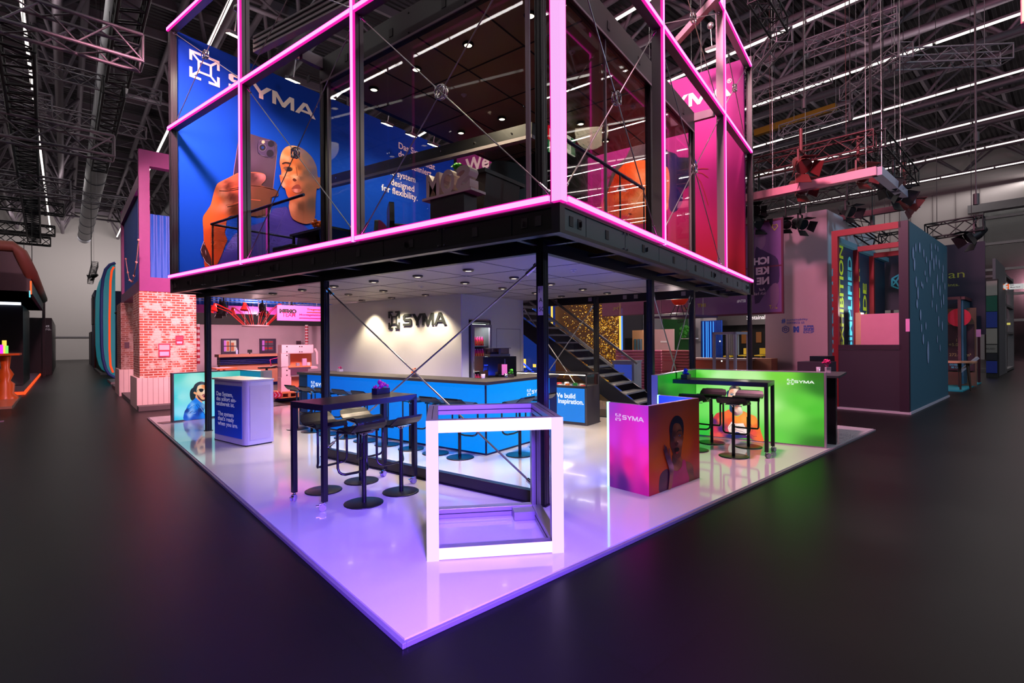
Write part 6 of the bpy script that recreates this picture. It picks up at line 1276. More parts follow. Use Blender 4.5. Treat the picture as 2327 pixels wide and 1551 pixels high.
# ring chandelier of red desk lamps
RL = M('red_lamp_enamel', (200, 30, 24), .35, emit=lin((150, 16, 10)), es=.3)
YC = 17.6; rc = h_y(581, 742, YC); R_ = abs(h_y(611, 742, YC).x - rc.x)
t = thing('lamp_chandelier', rc, 'ring chandelier carrying red articulated desk lamps', 'chandelier', hall=True)
g = G(); g.lathe([(R_ * .6, 0), (R_, 0), (R_, .05), (R_ * .6, .05)], rc, 28); g.out('ring', M('chandelier_ring', (200, 180, 186), .4), t)
for k in range(8):
    a = k * PI / 4 + .3; d = Vector((math.cos(a), math.sin(a), 0)); p = rc + d * R_ * .9 + Vector((0, 0, .05)); q = p + d * .42 + Vector((0, 0, .42)); r = q + d * .48 + Vector((0, 0, .2)); g = G()
    n_ = Vector((-d.y, d.x, 0)) * .03
    for s in (-1, 1): g.cyl(p + n_ * s, q + n_ * s, .01, n=5); g.cyl(q + n_ * s, r + n_ * s, .01, n=5)
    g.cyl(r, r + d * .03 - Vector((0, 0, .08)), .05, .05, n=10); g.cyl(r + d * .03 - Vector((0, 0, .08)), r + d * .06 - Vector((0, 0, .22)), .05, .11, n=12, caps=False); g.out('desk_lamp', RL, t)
g = G()
for k in range(4): a = k * PI / 2; g.cyl(rc + Vector((math.cos(a) * R_ * .8, math.sin(a) * R_ * .8, 0)), rc + Vector((math.cos(a) * R_ * .8, math.sin(a) * R_ * .8, 1.1)), .008, n=4)
g.out('wire', STL, t)
# pink steel sculpture on a pallet
PKS = M('pale_pink_steel', (232, 186, 196), .5); YS = 15.9
t = thing('steel_sculpture', h_y(680, 890, YS), 'pale pink stacked steel beam sculpture with a wooden shelf', 'display stand', hall=True)
for bx_ in ((640, 712, 783, 802), (639, 655, 803, 833), (640, 660, 834, 857), (639, 662, 857, 889), (660, 722, 833, 838)): part(yb_, 'steel_beam', YS, bx_, PKS, t, .35)
part(yb_, 'web_plate', YS + .3, (655, 700, 834, 852), PKS, t, .03); part(yb_, 'wood_back', YS + .3, (660, 708, 803, 832), M('orange_plywood', (214, 130, 84), .6), t, .02); part(yb_, 'wood_back', YS + .32, (662, 690, 855, 885), M('orange_plywood'), t, .02); part(yb_, 'shelf', YS - .05, (656, 706, 831, 834), M('orange_plywood'), t, .4)
g = G(); g.tube([h_y(715, 792, YS), h_y(720, 800, YS), h_y(721, 827, YS)], .035, 6); g.out('bent_arm', PKS, t); g = G()
for x, y in ((652, 787), (652, 799), (681, 787), (681, 799), (686, 787), (686, 799), (652, 807), (652, 841), (652, 852)): p = h_y(x, y, YS); g.cyl(p - Vector((0, .01, 0)), p, .02, n=6)
g.out('bolt_hole', DARK, t)
for (bx_, c, l, cat) in (((674, 681, 824, 832), (150, 140, 160), 'steel pencil pot on the pink sculpture shelf', 'pot'), ((688, 697, 814, 831), (200, 160, 196), 'lilac card holder on the pink sculpture shelf', 'card'), ((698, 705, 823, 831), (230, 200, 210), 'white leaflet leaning at the right of the sculpture shelf', 'leaflet')): one(yb_, cat if cat != 'card' else 'card_holder', YS + .02, bx_, M('item_%d' % bx_[0], c, .5), l, cat, .08)
t = thing('wooden_pallet', h_y(655, 903, YS - .2), 'orange wooden pallet under the pink steel sculpture', 'pallet', hall=True); g = G(); yb_(g, YS - .2, 636, 690, 890, 893, .9); yb_(g, YS - .2, 637, 643, 893, 901, .9); yb_(g, YS - .2, 655, 661, 893, 901, .9); yb_(g, YS - .2, 673, 679, 893, 901, .9); yb_(g, YS - .2, 636, 690, 901, 903, .9); g.out('boards', M('pallet_wood', (206, 120, 70), .7, vary=.2), t)
g = G(); a = h_y(618, 893, 15.2)
for k in range(3): p = h_y(621 + k * 8, 897, 15.25); g.poly([p + Vector((-.06, 0, .1)), p + Vector((.0, 0, .1)), p + Vector((.07, 0, 0)), p + Vector((0, 0, -.1)), p + Vector((-.06, 0, -.1)), p + Vector((.01, 0, 0))])
o_ = thing('arrow_sign', h_y(628, 903, 15.27), 'low pink strip with red arrow marks left of the pallet', 'sign', hall=True); g.out('arrow_marks', M('stripe_red'), o_); part(yb_, 'board', 15.26, (616, 640, 891, 902), M('pale_pink_steel'), o_, .02)
# ---------------- far left of the aisle ----------------
t = thing('arch_panel', (1.8, 32, 0), 'tall teal rounded panel with blue rim and orange light line in the aisle', 'panel', hall=True)
pts = [h_y(x, y, 28.4) for x, y in ((262, 597), (250, 601), (240, 612), (234, 632), (231, 660), (230, 720), (231, 785), (234, 815), (240, 838), (248, 850), (262, 858))]
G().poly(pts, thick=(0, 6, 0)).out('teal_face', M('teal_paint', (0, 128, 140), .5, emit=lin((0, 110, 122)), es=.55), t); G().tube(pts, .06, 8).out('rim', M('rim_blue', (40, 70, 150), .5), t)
G().tube([h_y(x, y, 28.3) for x, y in ((259, 606), (254, 615), (251, 640), (249, 720), (249, 790), (251, 830), (257, 846))], .045, 6).out('orange_line', E('orange_line', (230, 70, 20), 1.2), t)
t = thing('hedge_wall', (1.7, 42, FL), 'dark green plant wall beside the teal arch', 'plant wall', hall=True); G().box(1.62, 2.2, 37.6, 46, .1, 4.1).out('foliage', M('hedge_green', (14, 44, 24), .8, vary=.6, scale=8, bump=.8), t); G().box(1.55, 1.62, 45.6, 46.4, FL, 4.2).out('red_edge', M('red_edge', (120, 30, 40), .6), t); G().box(1.5, 2.4, 37.2, 46, FL, .08).out('base', M('grey_joint'), t)
t = thing('booth_block', (2.2, 49, FL), 'dark blue booth block behind the plant wall', 'booth', hall=True); G().box(1.6, 4.5, 46.5, 52, FL, 5.6).out('block', M('navy_block', (14, 18, 70), .6), t); G().box(1.5, 1.6, 47.5, 49.5, 3.2, 5.2).out('grey_panel', M('grey_joint'), t)
G().box(1.64, 2.4, 55, 60, FL, 2.8).out('booth_block', M('dark_mauve', (60, 50, 60), .6), label='far dark mauve booth at the right end of the aisle', cat='booth', hall=True)
truss(h_x(205, 640, 1.9), h_x(216, 600, 1.9), w=.4, label='short silver truss above the dark blue booth block'); spot(h_x(214, 612, 2.0), (-.7, .5, -.3), .5, 'black moving lamp on the truss over the blue booth block')
G().box(1.5, 3, 28.2, 31, FL, .05).out('booth_mat', M('pale_mat', (140, 130, 134), .6), label='pale floor mat at the foot of the teal arch', cat='mat', hall=True)
# dark booths left of the aisle
BKB = M('booth_black', (12, 12, 18), .35, spec=.5)
t = thing('canopy', (-4, 26, 4), 'dark booth canopy with a rounded brown rim, far left', 'canopy', hall=True)
pr = [h_y(x, y, 22) for x, y in ((-60, 556), (30, 560), (46, 574), (70, 622), (70, 640))]
g = G(); g.box(-12, pr[3].x, 22, 34, 3.4, pr[3].z); g.poly([(-12, 22, 3.4), (pr[3].x - .1, 22, 3.4), (pr[3].x - .1, 22, pr[3].z), (pr[2].x, 22, pr[2].z - .2), (pr[1].x, 22, pr[1].z - .15), (-12, 22, pr[1].z - .1)], thick=(0, 12, 0)); g.out('dark_body', BKB, t)
g = G(); g.tube([(-12, 22, pr[0].z)] + [tuple(p) for p in pr[1:4]] + [(pr[3].x, 34, pr[3].z)], .17, 8); g.out('rim', M('brown_rim', (150, 92, 76), .5), t)
t = thing('led_portal', (-1.9, 27, FL), 'dark cabin edged with glowing white light bars', 'portal', hall=True)
a = h_z(82, 880, 0); g = G(); g.box(-3.2, -1.25, 28, 33, .12, 3.3); g.out('cabin', BKB, t); WL = E('white_bar_glow', (220, 232, 255), 2.5)
G().box(-3.3, -3.12, 27.85, 28, .12, 3.4).out('light_bar', WL, t); G().box(-3.12, -1.3, 27.85, 27.95, 3.3, 3.4).out('light_bar', WL, t); G().box(-1.9, -1.5, 27.7, 27.8, .14, .2).out('light_bar', WL, t); G().box(-3.6, -3.42, 27.85, 28, .12, 2.4).out('light_bar', WL, t)
g = G(); yb_(g, 38, 96, 103, 672, 830, .3, z0=FL); g.out('advertising_pillar', BKB, label='tall black pillar sign at the aisle corner', cat='sign', hall=True)
t = thing('dark_booth', (-1.9, 45, FL), 'dark booth with magenta light strip at the far end of the aisle', 'booth', hall=True); G().box(-3.5, h_y(118, 770, 40).x, 40, 56, FL, h_y(110, 722, 40).z).out('block', BKB, t); G().box(-2.2, -1.6, 39.95, 40, 1.6, 2.5).out('light_strip', E('magenta_strip', (210, 40, 200), 2), t); G().box(-2.0, -1.9, 39.95, 40, .5, 1.6).out('light_strip', E('white_blue_strip', (120, 150, 230), 2), t)
g = G(); htext(g, 'ct', 104, 743, 39.9, 5, None, .02); htext(g, 'ro.', 104, 750, 39.9, 4, None, .0); g.out('lettering', M('white_lettering'), t)
t = thing('booth_platform', (-4, 27, FL), 'raised booth floor with an orange glowing edge on the left', 'platform', hall=True); G().box(-12, -1.1, 24.8, 40, FL, .1).out('deck', M('mauve_floor', (110, 90, 96), .35), t); g = G(); g.box(-12, -1.1, 24.76, 24.8, FL, .06); g.box(-1.1, -1.06, 24.76, 40, FL, .06); g.out('glowing_edge', E('orange_edge_glow', (240, 70, 24), 1.6), t)
G().box(-12, -1.1, 19.5, 23.6, FL, .03).out('booth_mat', M('wood_laminate', (150, 118, 100), .15, vary=.25, scale=1.5), label='shiny wooden floor area in front of the glowing edge on the left', cat='mat', hall=True)
G().poly([(-12, 13.2, FL), (-1.9, 15.3, FL), (-1.05, 16.3, FL), (-12, 16.3, FL)], thick=(0, 0, .03)).out('booth_mat', M('lilac_floor', (120, 100, 120), .3), label='lilac floor corner at the very left edge', cat='mat', hall=True)
t = thing('orange_table', (-3.0, 22.4, .0), 'orange table on a turned column at the left edge', 'table', hall=True); a, b = h_y(-20, 803, 22.4), h_y(47, 812, 22.4); OR = M('orange_lacquer', (206, 90, 20), .3)
G().box(a.x, b.x, 21.9, 23, a.z - .06, a.z).out('table_top', OR, t); p = h_y(12, 850, 22.4); G().lathe([(.3, .0), (.3, .1), (.2, .2), (.22, .5), (.12, .6), (.2, .8), (.1, 1.0), (.14, a.z - .06)], (p.x, 22.4, -.01), 16).out('column', OR, t)
for (px, y0, y1, c, nm, l) in ((5, 783, 802, (206, 40, 220), 'magenta', 'glowing magenta tube lamp on the orange table'), (10, 773, 802, (230, 180, 70), 'amber', 'glowing amber tube lamp on the orange table'), (14, 785, 802, (110, 200, 80), 'green', 'thin green glowing tube on the orange table')):
    p = h_y(px, y1, 22.4); q = h_y(px, y0, 22.4); G().cyl((p.x, 22.4, a.z), (p.x, 22.4, q.z), .05, n=8).out('tube_lamp', E(nm + '_tube', c, 1.8), label=l, cat='lamp', hall=True)
for px, l in ((51, 'left'), (56, 'right')): g = G(); p = h_z(px, 840 if px < 54 else 838, .1); g.cyl((p.x, p.y, .1), (p.x, p.y, h_y(px, 765 if px < 54 else 760, p.y).z), .09, n=10); g.out('gold_tube', M('gold_metal', (196, 176, 110), .25, .9, emit=lin((120, 100, 50)), es=.3), label='tall gold tube standing before the dark cabin, ' + l, cat='tube', hall=True)
t = thing('red_booth_display', (-5, 34, .1), 'cluster of red lit displays inside the left booth', 'display', hall=True)
for bx_, c in (((26, 43, 692, 709), (190, 20, 60)), ((24, 42, 714, 735), (196, 16, 50)), ((26, 38, 768, 795), (190, 10, 30))): part(yb_, 'red_screen', 30, bx_, E('red_%d' % bx_[0], c, .9), t, .1)
part(yb_, 'screen', 30.2, (-30, 28, 722, 770), M('screen_dark', (26, 22, 26), .3), t, .1); part(yb_, 'light_line', 29.8, (-30, 28, 685, 688), WL, t, .05); g = G(); htext(g, 'Hi', 1, 740, 30.1, 8, None, .02); g.out('neon_word', E('neon_cyan', (170, 220, 220), 1.5), t)
G().box(-9, -3.4, 34, 34.1, .1, 6).out('booth_wall', M('booth_wall_pale', (150, 136, 140), .7), label='pale rear wall of the left booth below the canopy', cat='booth wall', hall=True)
for x in (57, 73): drop(x if x > 60 else 55, 555, 640, 4.6 if x > 60 else 5, 'thin wire holding the canopy, %s' % ('near the aisle' if x > 60 else 'left one'), hook=False)
t = thing('neon_logo', h_x(69, 660, -1.75), 'small orange and cyan neon mark hanging at the canopy edge', 'sign', hall=True); part(yb_, 'orange_mark', 21.9, (68, 72, 638, 668), E('neon_orange', (250, 90, 30), 1.6), t, .08); part(yb_, 'cyan_mark', 21.85, (66, 69, 660, 675), E('neon_cyan2', (90, 200, 210), 1.4), t, .08)
# ---------------- neighbours on the right (hall axes) ----------------
MAP = M('map_wall_blue', (44, 84, 104), .6, vary=.05, scale=.4); X8, Y8 = 14.48, 2.58; YL = 4.12; ZC = 4.42
t = thing('map_booth', (17, 3.4, FL), 'tall booth cube with a blue world-map wall and a red steel frame', 'booth', hall=True)
G().box(X8 + .12, 19.65, Y8, Y8 + .1, FL, ZC).out('map_wall', MAP, t); g = G(); g.box(X8 - .02, 19.7, Y8 - .03, Y8 + .12, FL, .01); g.box(X8 - .04, X8 + .1, Y8, YL, FL, .01); g.out('base_rail', M('pale_rail', (170, 160, 176), .5), t)
# outline map of hanging droplets, wide enough to read as the continents
g = G(); rnd = random.Random(5); blobs = [(.14, .78, .09, .10, 26), (.22, .66, .05, .06, 12), (.30, .42, .05, .13, 22), (.27, .56, .03, .05, 8), (.50, .74, .05, .06, 16), (.52, .5, .055, .12, 24), (.66, .74, .13, .10, 34), (.78, .62, .06, .07, 14), (.84, .40, .05, .05, 12), (.60, .62, .04, .05, 10)]
P8 = lambda px, py: h_y(px, py, Y8 - .012)
lst = [(2075, 575, 30), (2081, 562, 20), (2090, 562, 24), (2099, 575, 20), (2078, 600, 30), (2082, 640, 26), (2086, 665, 30), (2084, 690, 22), (2092, 715, 26), (2094, 745, 20), (2098, 770, 24), (2104, 740, 18), (2109, 800, 52), (2113, 610, 40), (2117, 580, 24), (2122, 600, 30), (2120, 660, 34), (2118, 690, 18), (2127, 590, 24), (2130, 640, 36), (2128, 700, 20), (2134, 600, 22), (2136, 660, 26), (2139, 690, 20), (2133, 730, 26), (2130, 770, 18), (2142, 630, 24), (2144, 680, 26), (2136, 790, 16), (2102, 620, 12), (2106, 635, 14), (2094, 645, 12), (2097, 650, 12), (2143, 610, 18), (2141, 740, 22), (2125, 560, 14), (2105, 590, 16), (2116, 560, 16), (2147, 650, 16), (2131, 565, 14)]
for px, py, L_ in lst:
    a, b = P8(px, py - L_ * .5), P8(px, py + L_ * .5); w_ = .085 if L_ > 20 else .065
    if L_ > 45: w_ = .12
    n = 8; g.poly([Vector((a.x + w_ * math.cos(k * 2 * PI / 10), Y8 - .012, (a.z + b.z) / 2 + (a.z - b.z) / 2 * math.sin(k * 2 * PI / 10))) for k in range(10)])
g.out('dot_pattern', M('map_pale', (140, 150, 186), .6), t)
RS = M('red_steel_frame', (120, 22, 30), .45, .2); g = G(); e = .13
g.box(X8 - .02, X8 + .12, YL - e, YL, FL, ZC); g.box(X8 - .02, X8 + .12, Y8 + .0, Y8 + e + .05, FL, ZC, 1); g.box(X8 - .02, X8 + .12, Y8 + e, YL - e, ZC - .15, ZC); g.box(X8 - .02, X8 + .12, Y8 + e, YL - e, 1.45, 1.56, 1)
for x in (16.2, 17.8): g.box(x, x + .13, YL - e, YL, FL, ZC - .2); g.box(x, x + .13, Y8 + .1, YL - e, ZC - .33, ZC - .2)
g.box(X8 + .12, 19.6, YL - e, YL, ZC - .28, ZC - .15, 2); g.out('steel_frame', [RS, M('dark_maroon', (36, 12, 34), .5), M('steel_blue', (60, 110, 130), .5)], t)
G().box(X8, X8 + .04, Y8 + .18, YL - .13, .02, 1.44).out('dark_panel', M('aubergine_panel', (38, 22, 42), .6), t); g = G(); g.box(X8 - .01, X8 + .0, Y8 + .18, YL - .13, 1.44, 1.455); g.box(X8 - .012, X8, Y8 + .17, Y8 + .18, .02, 1.45); g.out('panel_edge', M('pale_rail'), t)
part(xb_, 'pink_panel', X8 + 1.0, (1956, 2052, 712, 785), M('pink_plain_panel', (206, 130, 160), .6), t, .06); part(xb_, 'wooden_rack', X8 + 1.1, (1944, 1956, 710, 783), M('pale_wood', (190, 160, 130), .6), t, .3)
G().box(X8 + .13, 19.6, YL - .02, YL + .02, 1.5, ZC - .28).out('text_wall', M('navy_fabric', (16, 50, 84), .6), t)
def vtext(g, s, px, py, hpx, X_off=0, mi=0):
    a, b = h_y(px, py, YL - .024), h_y(px, py - hpx, YL - .024); vf = text(s, .03); L_ = b.z - a.z; x0 = a.x; wdt = .36; put(g, vf, (x0, YL - .024 - X_off, a.z), (0, 0, 1), (-1, 0, 0), wdt, L_, mi)
g = G(); vtext(g, 'MODULAR', 1902, 800, 195, 0, 1); vtext(g, 'EXHIBITION', 1918, 795, 236, 0, 0); vtext(g, 'SIMPLIFIED', 1937, 795, 210, 0, 1); vtext(g, 'CIRCULAR', 1955, 790, 180, 0, 0); vtext(g, 'MADE', 1970, 780, 135, 0, 0); vtext(g, 'DESIGN', 1987, 770, 160, 0, 0)
g.out('lettering', [M('lime_letters', (196, 232, 50), .6), M('cyan_letters', (70, 196, 220), .6)], t)
part(xb_, 'number_plate', X8 - .03, (2058, 2067, 724, 753), M('plate_pink', (216, 130, 190), .5), t, .02)
part(xb_, 'dark_backdrop', 19.9, (1960, 2056, 580, 705), M('night_blue', (10, 20, 44), .6), t, .05)
g = G(); A_ = [h_x(x, y, 19.86) for x, y in ((2027, 633), (2047, 622), (2047, 657), (2027, 650), (2036, 640))]
for i, j in ((0, 1), (1, 2), (2, 3), (3, 0), (0, 4), (4, 1), (4, 2), (4, 3)): g.cyl(A_[i], A_[j], .03, n=5)
g.out('blue_mark', M('cyan_letters'), t)
# pinkish grey wall with small blue logos
GW = M('mauve_wall', (164, 136, 148), .7, vary=.03); XG = 17.5
t = thing('logo_wall', (XG, 6, FL), 'tall plain mauve wall with small blue logos, beside the map booth', 'booth wall', hall=True)
G().box(XG, XG + .12, 5.11, 6.95, FL, 5.69).out('wall_panel', GW, t); G().box(XG + .12, XG + 5.5, 5.11, 5.2, FL, 5.69).out('side_panel', M('pale_blue_white', (170, 180, 196), .6), t, 'white side panel')
BLU = M('ink_blue_mark', (30, 60, 150), .6); g = G()
xtext(g, '#', 1776, 735, XG, 11, 9, .03); xtext(g, 'sustainability', 1788, 730, XG, 6, 48, .01); xtext(g, 'connects us', 1788, 736, XG, 6, 40, .01); xtext(g, 'M', 1803, 755, XG, 14, 13, .1); xtext(g, 'SUPER', 1826, 744, XG, 5, 24, .05); xtext(g, 'SIZE', 1826, 751, XG, 6, 24, .05); xtext(g, 'DCP', 1826, 757, XG, 5, 24, .03)
c = h_x(1785, 748, XG - .004)
for k in range(6):
    a, b = k * PI / 3 + PI / 6, (k + 1) * PI / 3 + PI / 6
    for r in (.11, .05): g.cyl(c + Vector((0, math.cos(a) * r, math.sin(a) * r)), c + Vector((0, math.cos(b) * r, math.sin(b) * r)), .01, n=4)
g.out('small_logos', BLU, t)
# translucent banner with mirrored lettering
XB = 15.2
BAN = M('banner_violet_film', (124, 84, 150), .5, alpha=.8); FRB = M('banner_frame_maroon', (92, 34, 60), .5)
t = thing('portrait_banner', h_x(1700, 600, XB), 'translucent violet hanging banner with reversed lettering beside the magenta wall', 'banner', hall=True)
a, b = h_x(1775, 503, XB), h_x(1575, 705, XB); y_r, y_l, zt, zb = a.y, 8.3, 5.1, h_x(1775, 708, XB).z
G().box(XB, XB + .02, y_r, y_l, zb, zt).out('film', BAN, t); g = G()
for q in ((y_r - .05, y_r, zb - .05, zt + .05), (y_l, y_l + .05, zb - .05, zt + .05), (y_r, y_l, zb - .05, zb), (y_r, y_l, zt, zt + .05), (y_r, y_l, h_x(1776, 602, XB).z - .02, h_x(1776, 602, XB).z + .02)): g.box(XB - .01, XB + .04, *q)
g.out('frame', FRB, t)
g = G()
for s_, py, hp in (('ICH', 599, 17), ('KEI', 622, 17), ('NE', 645, 17)): o = h_x(1749, py, XB); h = h_x(1749, py - hp, XB).z - o.z; put(g, text(s_, .05), (XB - .03, o.y, o.z), (0, 1, 0), (0, 0, 1), h)
for s_, py, hp in (('Auf', 660, 6), ('Ich habe', 669, 6)): o = h_x(1740, py, XB); put(g, text(s_), (XB - .03, o.y, o.z), (0, 1, 0), (0, 0, 1), .085)
g.out('reversed_lettering', M('lilac_letters', (214, 190, 216), .6), t); g = G(); xtext(g, 'TML', 1748, 701, XB, 8, 19, .02); xtext(g, 'TMI', 1585, 698, XB, 8, 19, .02)
hrt = [h_x(x, y, XB - .006) for x, y in ((1760, 523), (1754, 515), (1756, 510), (1760, 512), (1765, 509), (1767, 514), (1760, 523))]; g.tube(hrt, .012, 5); g.out('yellow_marks', M('olive_yellow', (180, 170, 60), .6), t)
PB = Print(lambda x, y: h_x(x, y, XB - .004), (-1, 0, 0), .002)
PB.patch([(1717, 530), (1722, 524), (1735, 526), (1740, 540), (1738, 556), (1730, 566), (1722, 568), (1716, 560)], (126, 96, 140)); PB.patch([(1716, 570), (1728, 566), (1745, 574), (1768, 590), (1770, 640), (1750, 650), (1716, 690)], (52, 38, 84)); PB.patch([(1752, 650), (1768, 645), (1770, 680), (1760, 700), (1752, 690)], (120, 90, 128)); PB.patch([(1716, 532), (1720, 522), (1735, 521), (1741, 530), (1730, 527)], (60, 44, 80))
PB.g.out('printed_person', M('film_print', rough=.5, attr=True), t)
g = G(); xtext(g, '#NTSB', 1675, 688, XB - .1, 7, 20, .0); g.out('white_tag', M('white_lettering'), t)
# black stand with the word Sustainable
t = thing('black_booth', (21, 8.3, FL), 'black booth with white lettering and a dark opening, behind the mauve wall', 'booth', hall=True)
part(xb_, 'fascia', 20.5, (1628, 1760, 685, 738), M('charcoal_fascia', (50, 46, 50), .6), t, .2); part(xb_, 'dark_opening', 21.5, (1628, 1760, 735, 835), M('opening_black', (10, 9, 12), .8), t, .2, z0=FL)
g = G(); xtext(g, 'Sustainable', 1697, 726, 20.5, 9, 55, .01); g.out('lettering', M('white_lettering'), t); part(xb_, 'brown_picture', 21.4, (1718, 1730, 754, 778), M('brown_glow', (90, 50, 10), .6, emit=lin((90, 50, 10)), es=.6), t, .02)
part(xb_, 'brown_picture', 21.4, (1685, 1705, 752, 780), M('brown_glow'), t, .02)
YC_ = M('chair_yellow', (206, 184, 20), .5)
def ychair(px, py, X, lab, s=1):
    s = .5; p = h_x(px, py, X); t = thing('yellow_chair', (X, p.y, FL), lab, 'chair', 'yellow chairs beyond the green wall', hall=True); w_ = .25 * s
    g = G(); g.box(X - .2, X + .2, p.y - w_ * 1.2, p.y + w_ * 1.2, p.z - .04, p.z); g.out('seat', YC_, t); g = G(); g.box(X + .2, X + .24, p.y - w_, p.y + w_, p.z + .02, p.z + .24); g.out('backrest', YC_, t); g = G(); g.cyl((X, p.y, FL), (X, p.y, p.z - .04), .03, n=6); g.box(X - .2, X + .2, p.y - .03, p.y + .03, FL, FL + .03); g.out('base', YC_, t)
ychair(1692, 806, 18.5, 'yellow chair seen through the glass showcase, right one'); ychair(1658, 808, 18.5, 'yellow chair inside the outline of the glass showcase'); ychair(1729, 806, 18.5, 'yellow chair right of the slim end post'); ychair(1753, 806, 18.5, 'yellow chair next to the mauve wall')
# long wooden counters
WD = M('warm_wood', (196, 134, 104), .5, vary=.12, scale=2)
t = thing('wood_counter', (16.8, 9, FL), 'low wooden counter running behind the green wall', 'counter', hall=True)
part(xb_, 'front', 16.5, (1565, 1700, 818, 850), WD, t, .5, z0=FL); part(xb_, 'top', 16.45, (1563, 1702, 814, 818), M('pale_top', (180, 160, 156), .5), t, .7)
one(xb_, 'wood_counter', 16.9, (1700, 1753, 814, 850), WD, 'wooden counter piece between the end post and the mauve wall', 'counter', .5, z0=FL)
# pink padded sofas
def sofa(X, x0, x1, y0, y1, mat, lab, n=7):
    t = thing('padded_screen', h_x((x0 + x1) / 2, y1, X), lab, 'sofa', hall=True); ym = (y0 + y1) / 2; ya, yb2 = h_x(x0, ym, X).y, h_x(x1, ym, X).y; zt, zb = h_x((x0 + x1) / 2, y0, X).z, FL; h = (zt - zb)
    for k in range(n * 2): g = G(); z = zb + h * k / (n * 2); g.box(X, X + .15, yb2, ya, z + .006, z + h / (n * 2) - .003); g.out('padded_row', mat, t, bevel=.03)
PS = M('pink_upholstery', (206, 120, 150), .8); PS2 = M('rose_upholstery', (206, 112, 116), .8)
sofa(15.2, 1398, 1471, 795, 850, PS, 'high-backed pink padded screen behind the stair foot'); sofa(15.8, 1470, 1502, 795, 850, PS, 'pink padded side screen right of the first one'); sofa(15.6, 1503, 1565, 795, 850, PS2, 'rose padded sofa behind the crossed rods of the green wall')
one(xb_, 'cushion', 15.5, (1505, 1530, 823, 842), M('rose_cushion', (220, 130, 130), .8), 'rose cushion standing on the padded sofa', 'cushion', .08)
# wooden box, panels, green wall, blue curtain
one(xb_, 'wooden_cabinet', 18, (1437, 1460, 750, 800), M('honey_wood', (226, 180, 130), .5), 'honey wooden cabinet above the pink screen', 'cabinet', .15, z0=FL)
t = thing('panel_wall', h_x(1495, 780, 18.2), 'pinkish plain panel wall beside the wooden cabinet', 'panel', hall=True); part(xb_, 'panel', 18.2, (1460, 1530, 748, 850), M('blush_panel', (196, 160, 160), .6), t, .1, z0=FL); part(xb_, 'small_plate', 18.15, (1501, 1515, 774, 778), WHT, t, .02)
for i, x in enumerate((1441, 1448, 1454)): one(xb_, 'cabinet_window', 17.95, (x, x + 4, 770, 800), M('cabinet_blue_glass', (80, 130, 150), .3), 'narrow blue opening in the honey cabinet, %s from the left' % ORD[i], 'opening', .03)
one(xb_, 'grey_wall', 21, (1407, 1460, 690, 800), M('mid_grey_wall', (84, 80, 84), .7), 'grey wall right of the golden curtain', 'booth wall', .1, z0=FL)
one(xb_, 'dark_display', 20.5, (1420, 1440, 768, 798), DARK, 'black display board in front of the grey wall', 'display', .1, z0=FL)
t = thing('green_wall', h_x(1535, 760, 20), 'dark green booth wall with faint black lettering', 'booth wall', hall=True); part(xb_, 'panel', 20, (1506, 1562, 722, 830), M('bottle_green', (24, 84, 36), .6), t, .1, z0=FL); g = G(); xtext(g, 'CAHL', 1540, 734, 20, 7, 16, .03); g.out('lettering', DARK, t)
t = thing('shelf_plants', h_x(1565, 772, 19.5), 'small potted plants on a shelf before the green wall', 'plants', hall=True); part(xb_, 'shelf', 19.6, (1548, 1580, 768, 770), WHT, t, .25); g = G(); rnd = random.Random(8)
for k in range(26): p = h_x(1546 + rnd.uniform(0, 26), 750 + rnd.uniform(-8, 16), 19.5); g.ball(p, rnd.uniform(.05, .11), 5)
g.out('leaves', M('leaf_green'), t)
t = thing('white_columns', h_x(1590, 760, 21), 'pale wall and columns between green wall and blue curtain', 'booth wall', hall=True)
for bx_, c in (((1462, 1506, 690, 800), (170, 168, 172)), ((1560, 1598, 690, 830), (150, 146, 150)), ((1598, 1632, 700, 728), (180, 176, 180)), ((1578, 1592, 690, 830), (196, 190, 196))): part(xb_, 'panel', 20.6, bx_, M('col_%d' % bx_[0], c, .6), t, .1, z0=FL if bx_[3] > 790 else None)
t = thing('blue_curtain', h_x(1612, 780, 20), 'bright blue lit curtain with white light lines', 'curtain', hall=True)
part(xb_, 'cloth', 20, (1593, 1640, 728, 820), wavy('curtain_blue', (20, 80, 210), 6, 'Y', .6, .2), t, .08, z0=.6)
for x in (1597, 1604, 1608, 1614, 1620): part(xb_, 'light_line', 19.95, (x, x + 1.6, 730, 815), E('curtain_line', (60, 150, 240), 1.1), t, .03)
t = thing('golden_curtain', h_x(1345, 780, 17), 'shimmering golden sequin wall behind the staircase', 'curtain', hall=True)
gm = M('dim_gold_cloth', (110, 78, 40), .5); part(xb_, 'backing', 17.2, (1262, 1408, 690, 872), gm, t, .1, z0=FL)
g = G(); rnd = random.Random(4)
for k in range(1500):
    x = 1280 + 125 * rnd.random() ** .75; y = 692 + 176 * rnd.random(); 
    if x < 1330 and rnd.random() < .45: continue
    p = h_x(x, y, 17.12 - rnd.random() * .05); s = .022 + .018 * rnd.random(); a = rnd.random() * 3; g.add([p + Vector((0, math.cos(a + q) * s, math.sin(a + q) * s * .7)) for q in (0, 1.57, 3.14, 4.71)], [(0, 1, 2, 3)], rnd.choice((0, 0, 1, 2)))
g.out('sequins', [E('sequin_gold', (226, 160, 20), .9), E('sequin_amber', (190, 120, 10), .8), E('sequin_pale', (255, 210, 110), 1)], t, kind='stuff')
for x, y0, y1 in ((1252, 695, 752), (1407, 688, 795)): part(xb_, 'light_tube', 17, (x, x + 3, y0, y1), E('amber_tube', (255, 150, 30), 2.5), t, .04)
one(xb_, 'light_tube', 19.5, (1411, 1414, 700, 795), E('blue_tube', (70, 130, 240), 1.5), 'blue light tube beside the amber one', 'light', .04, z0=FL)
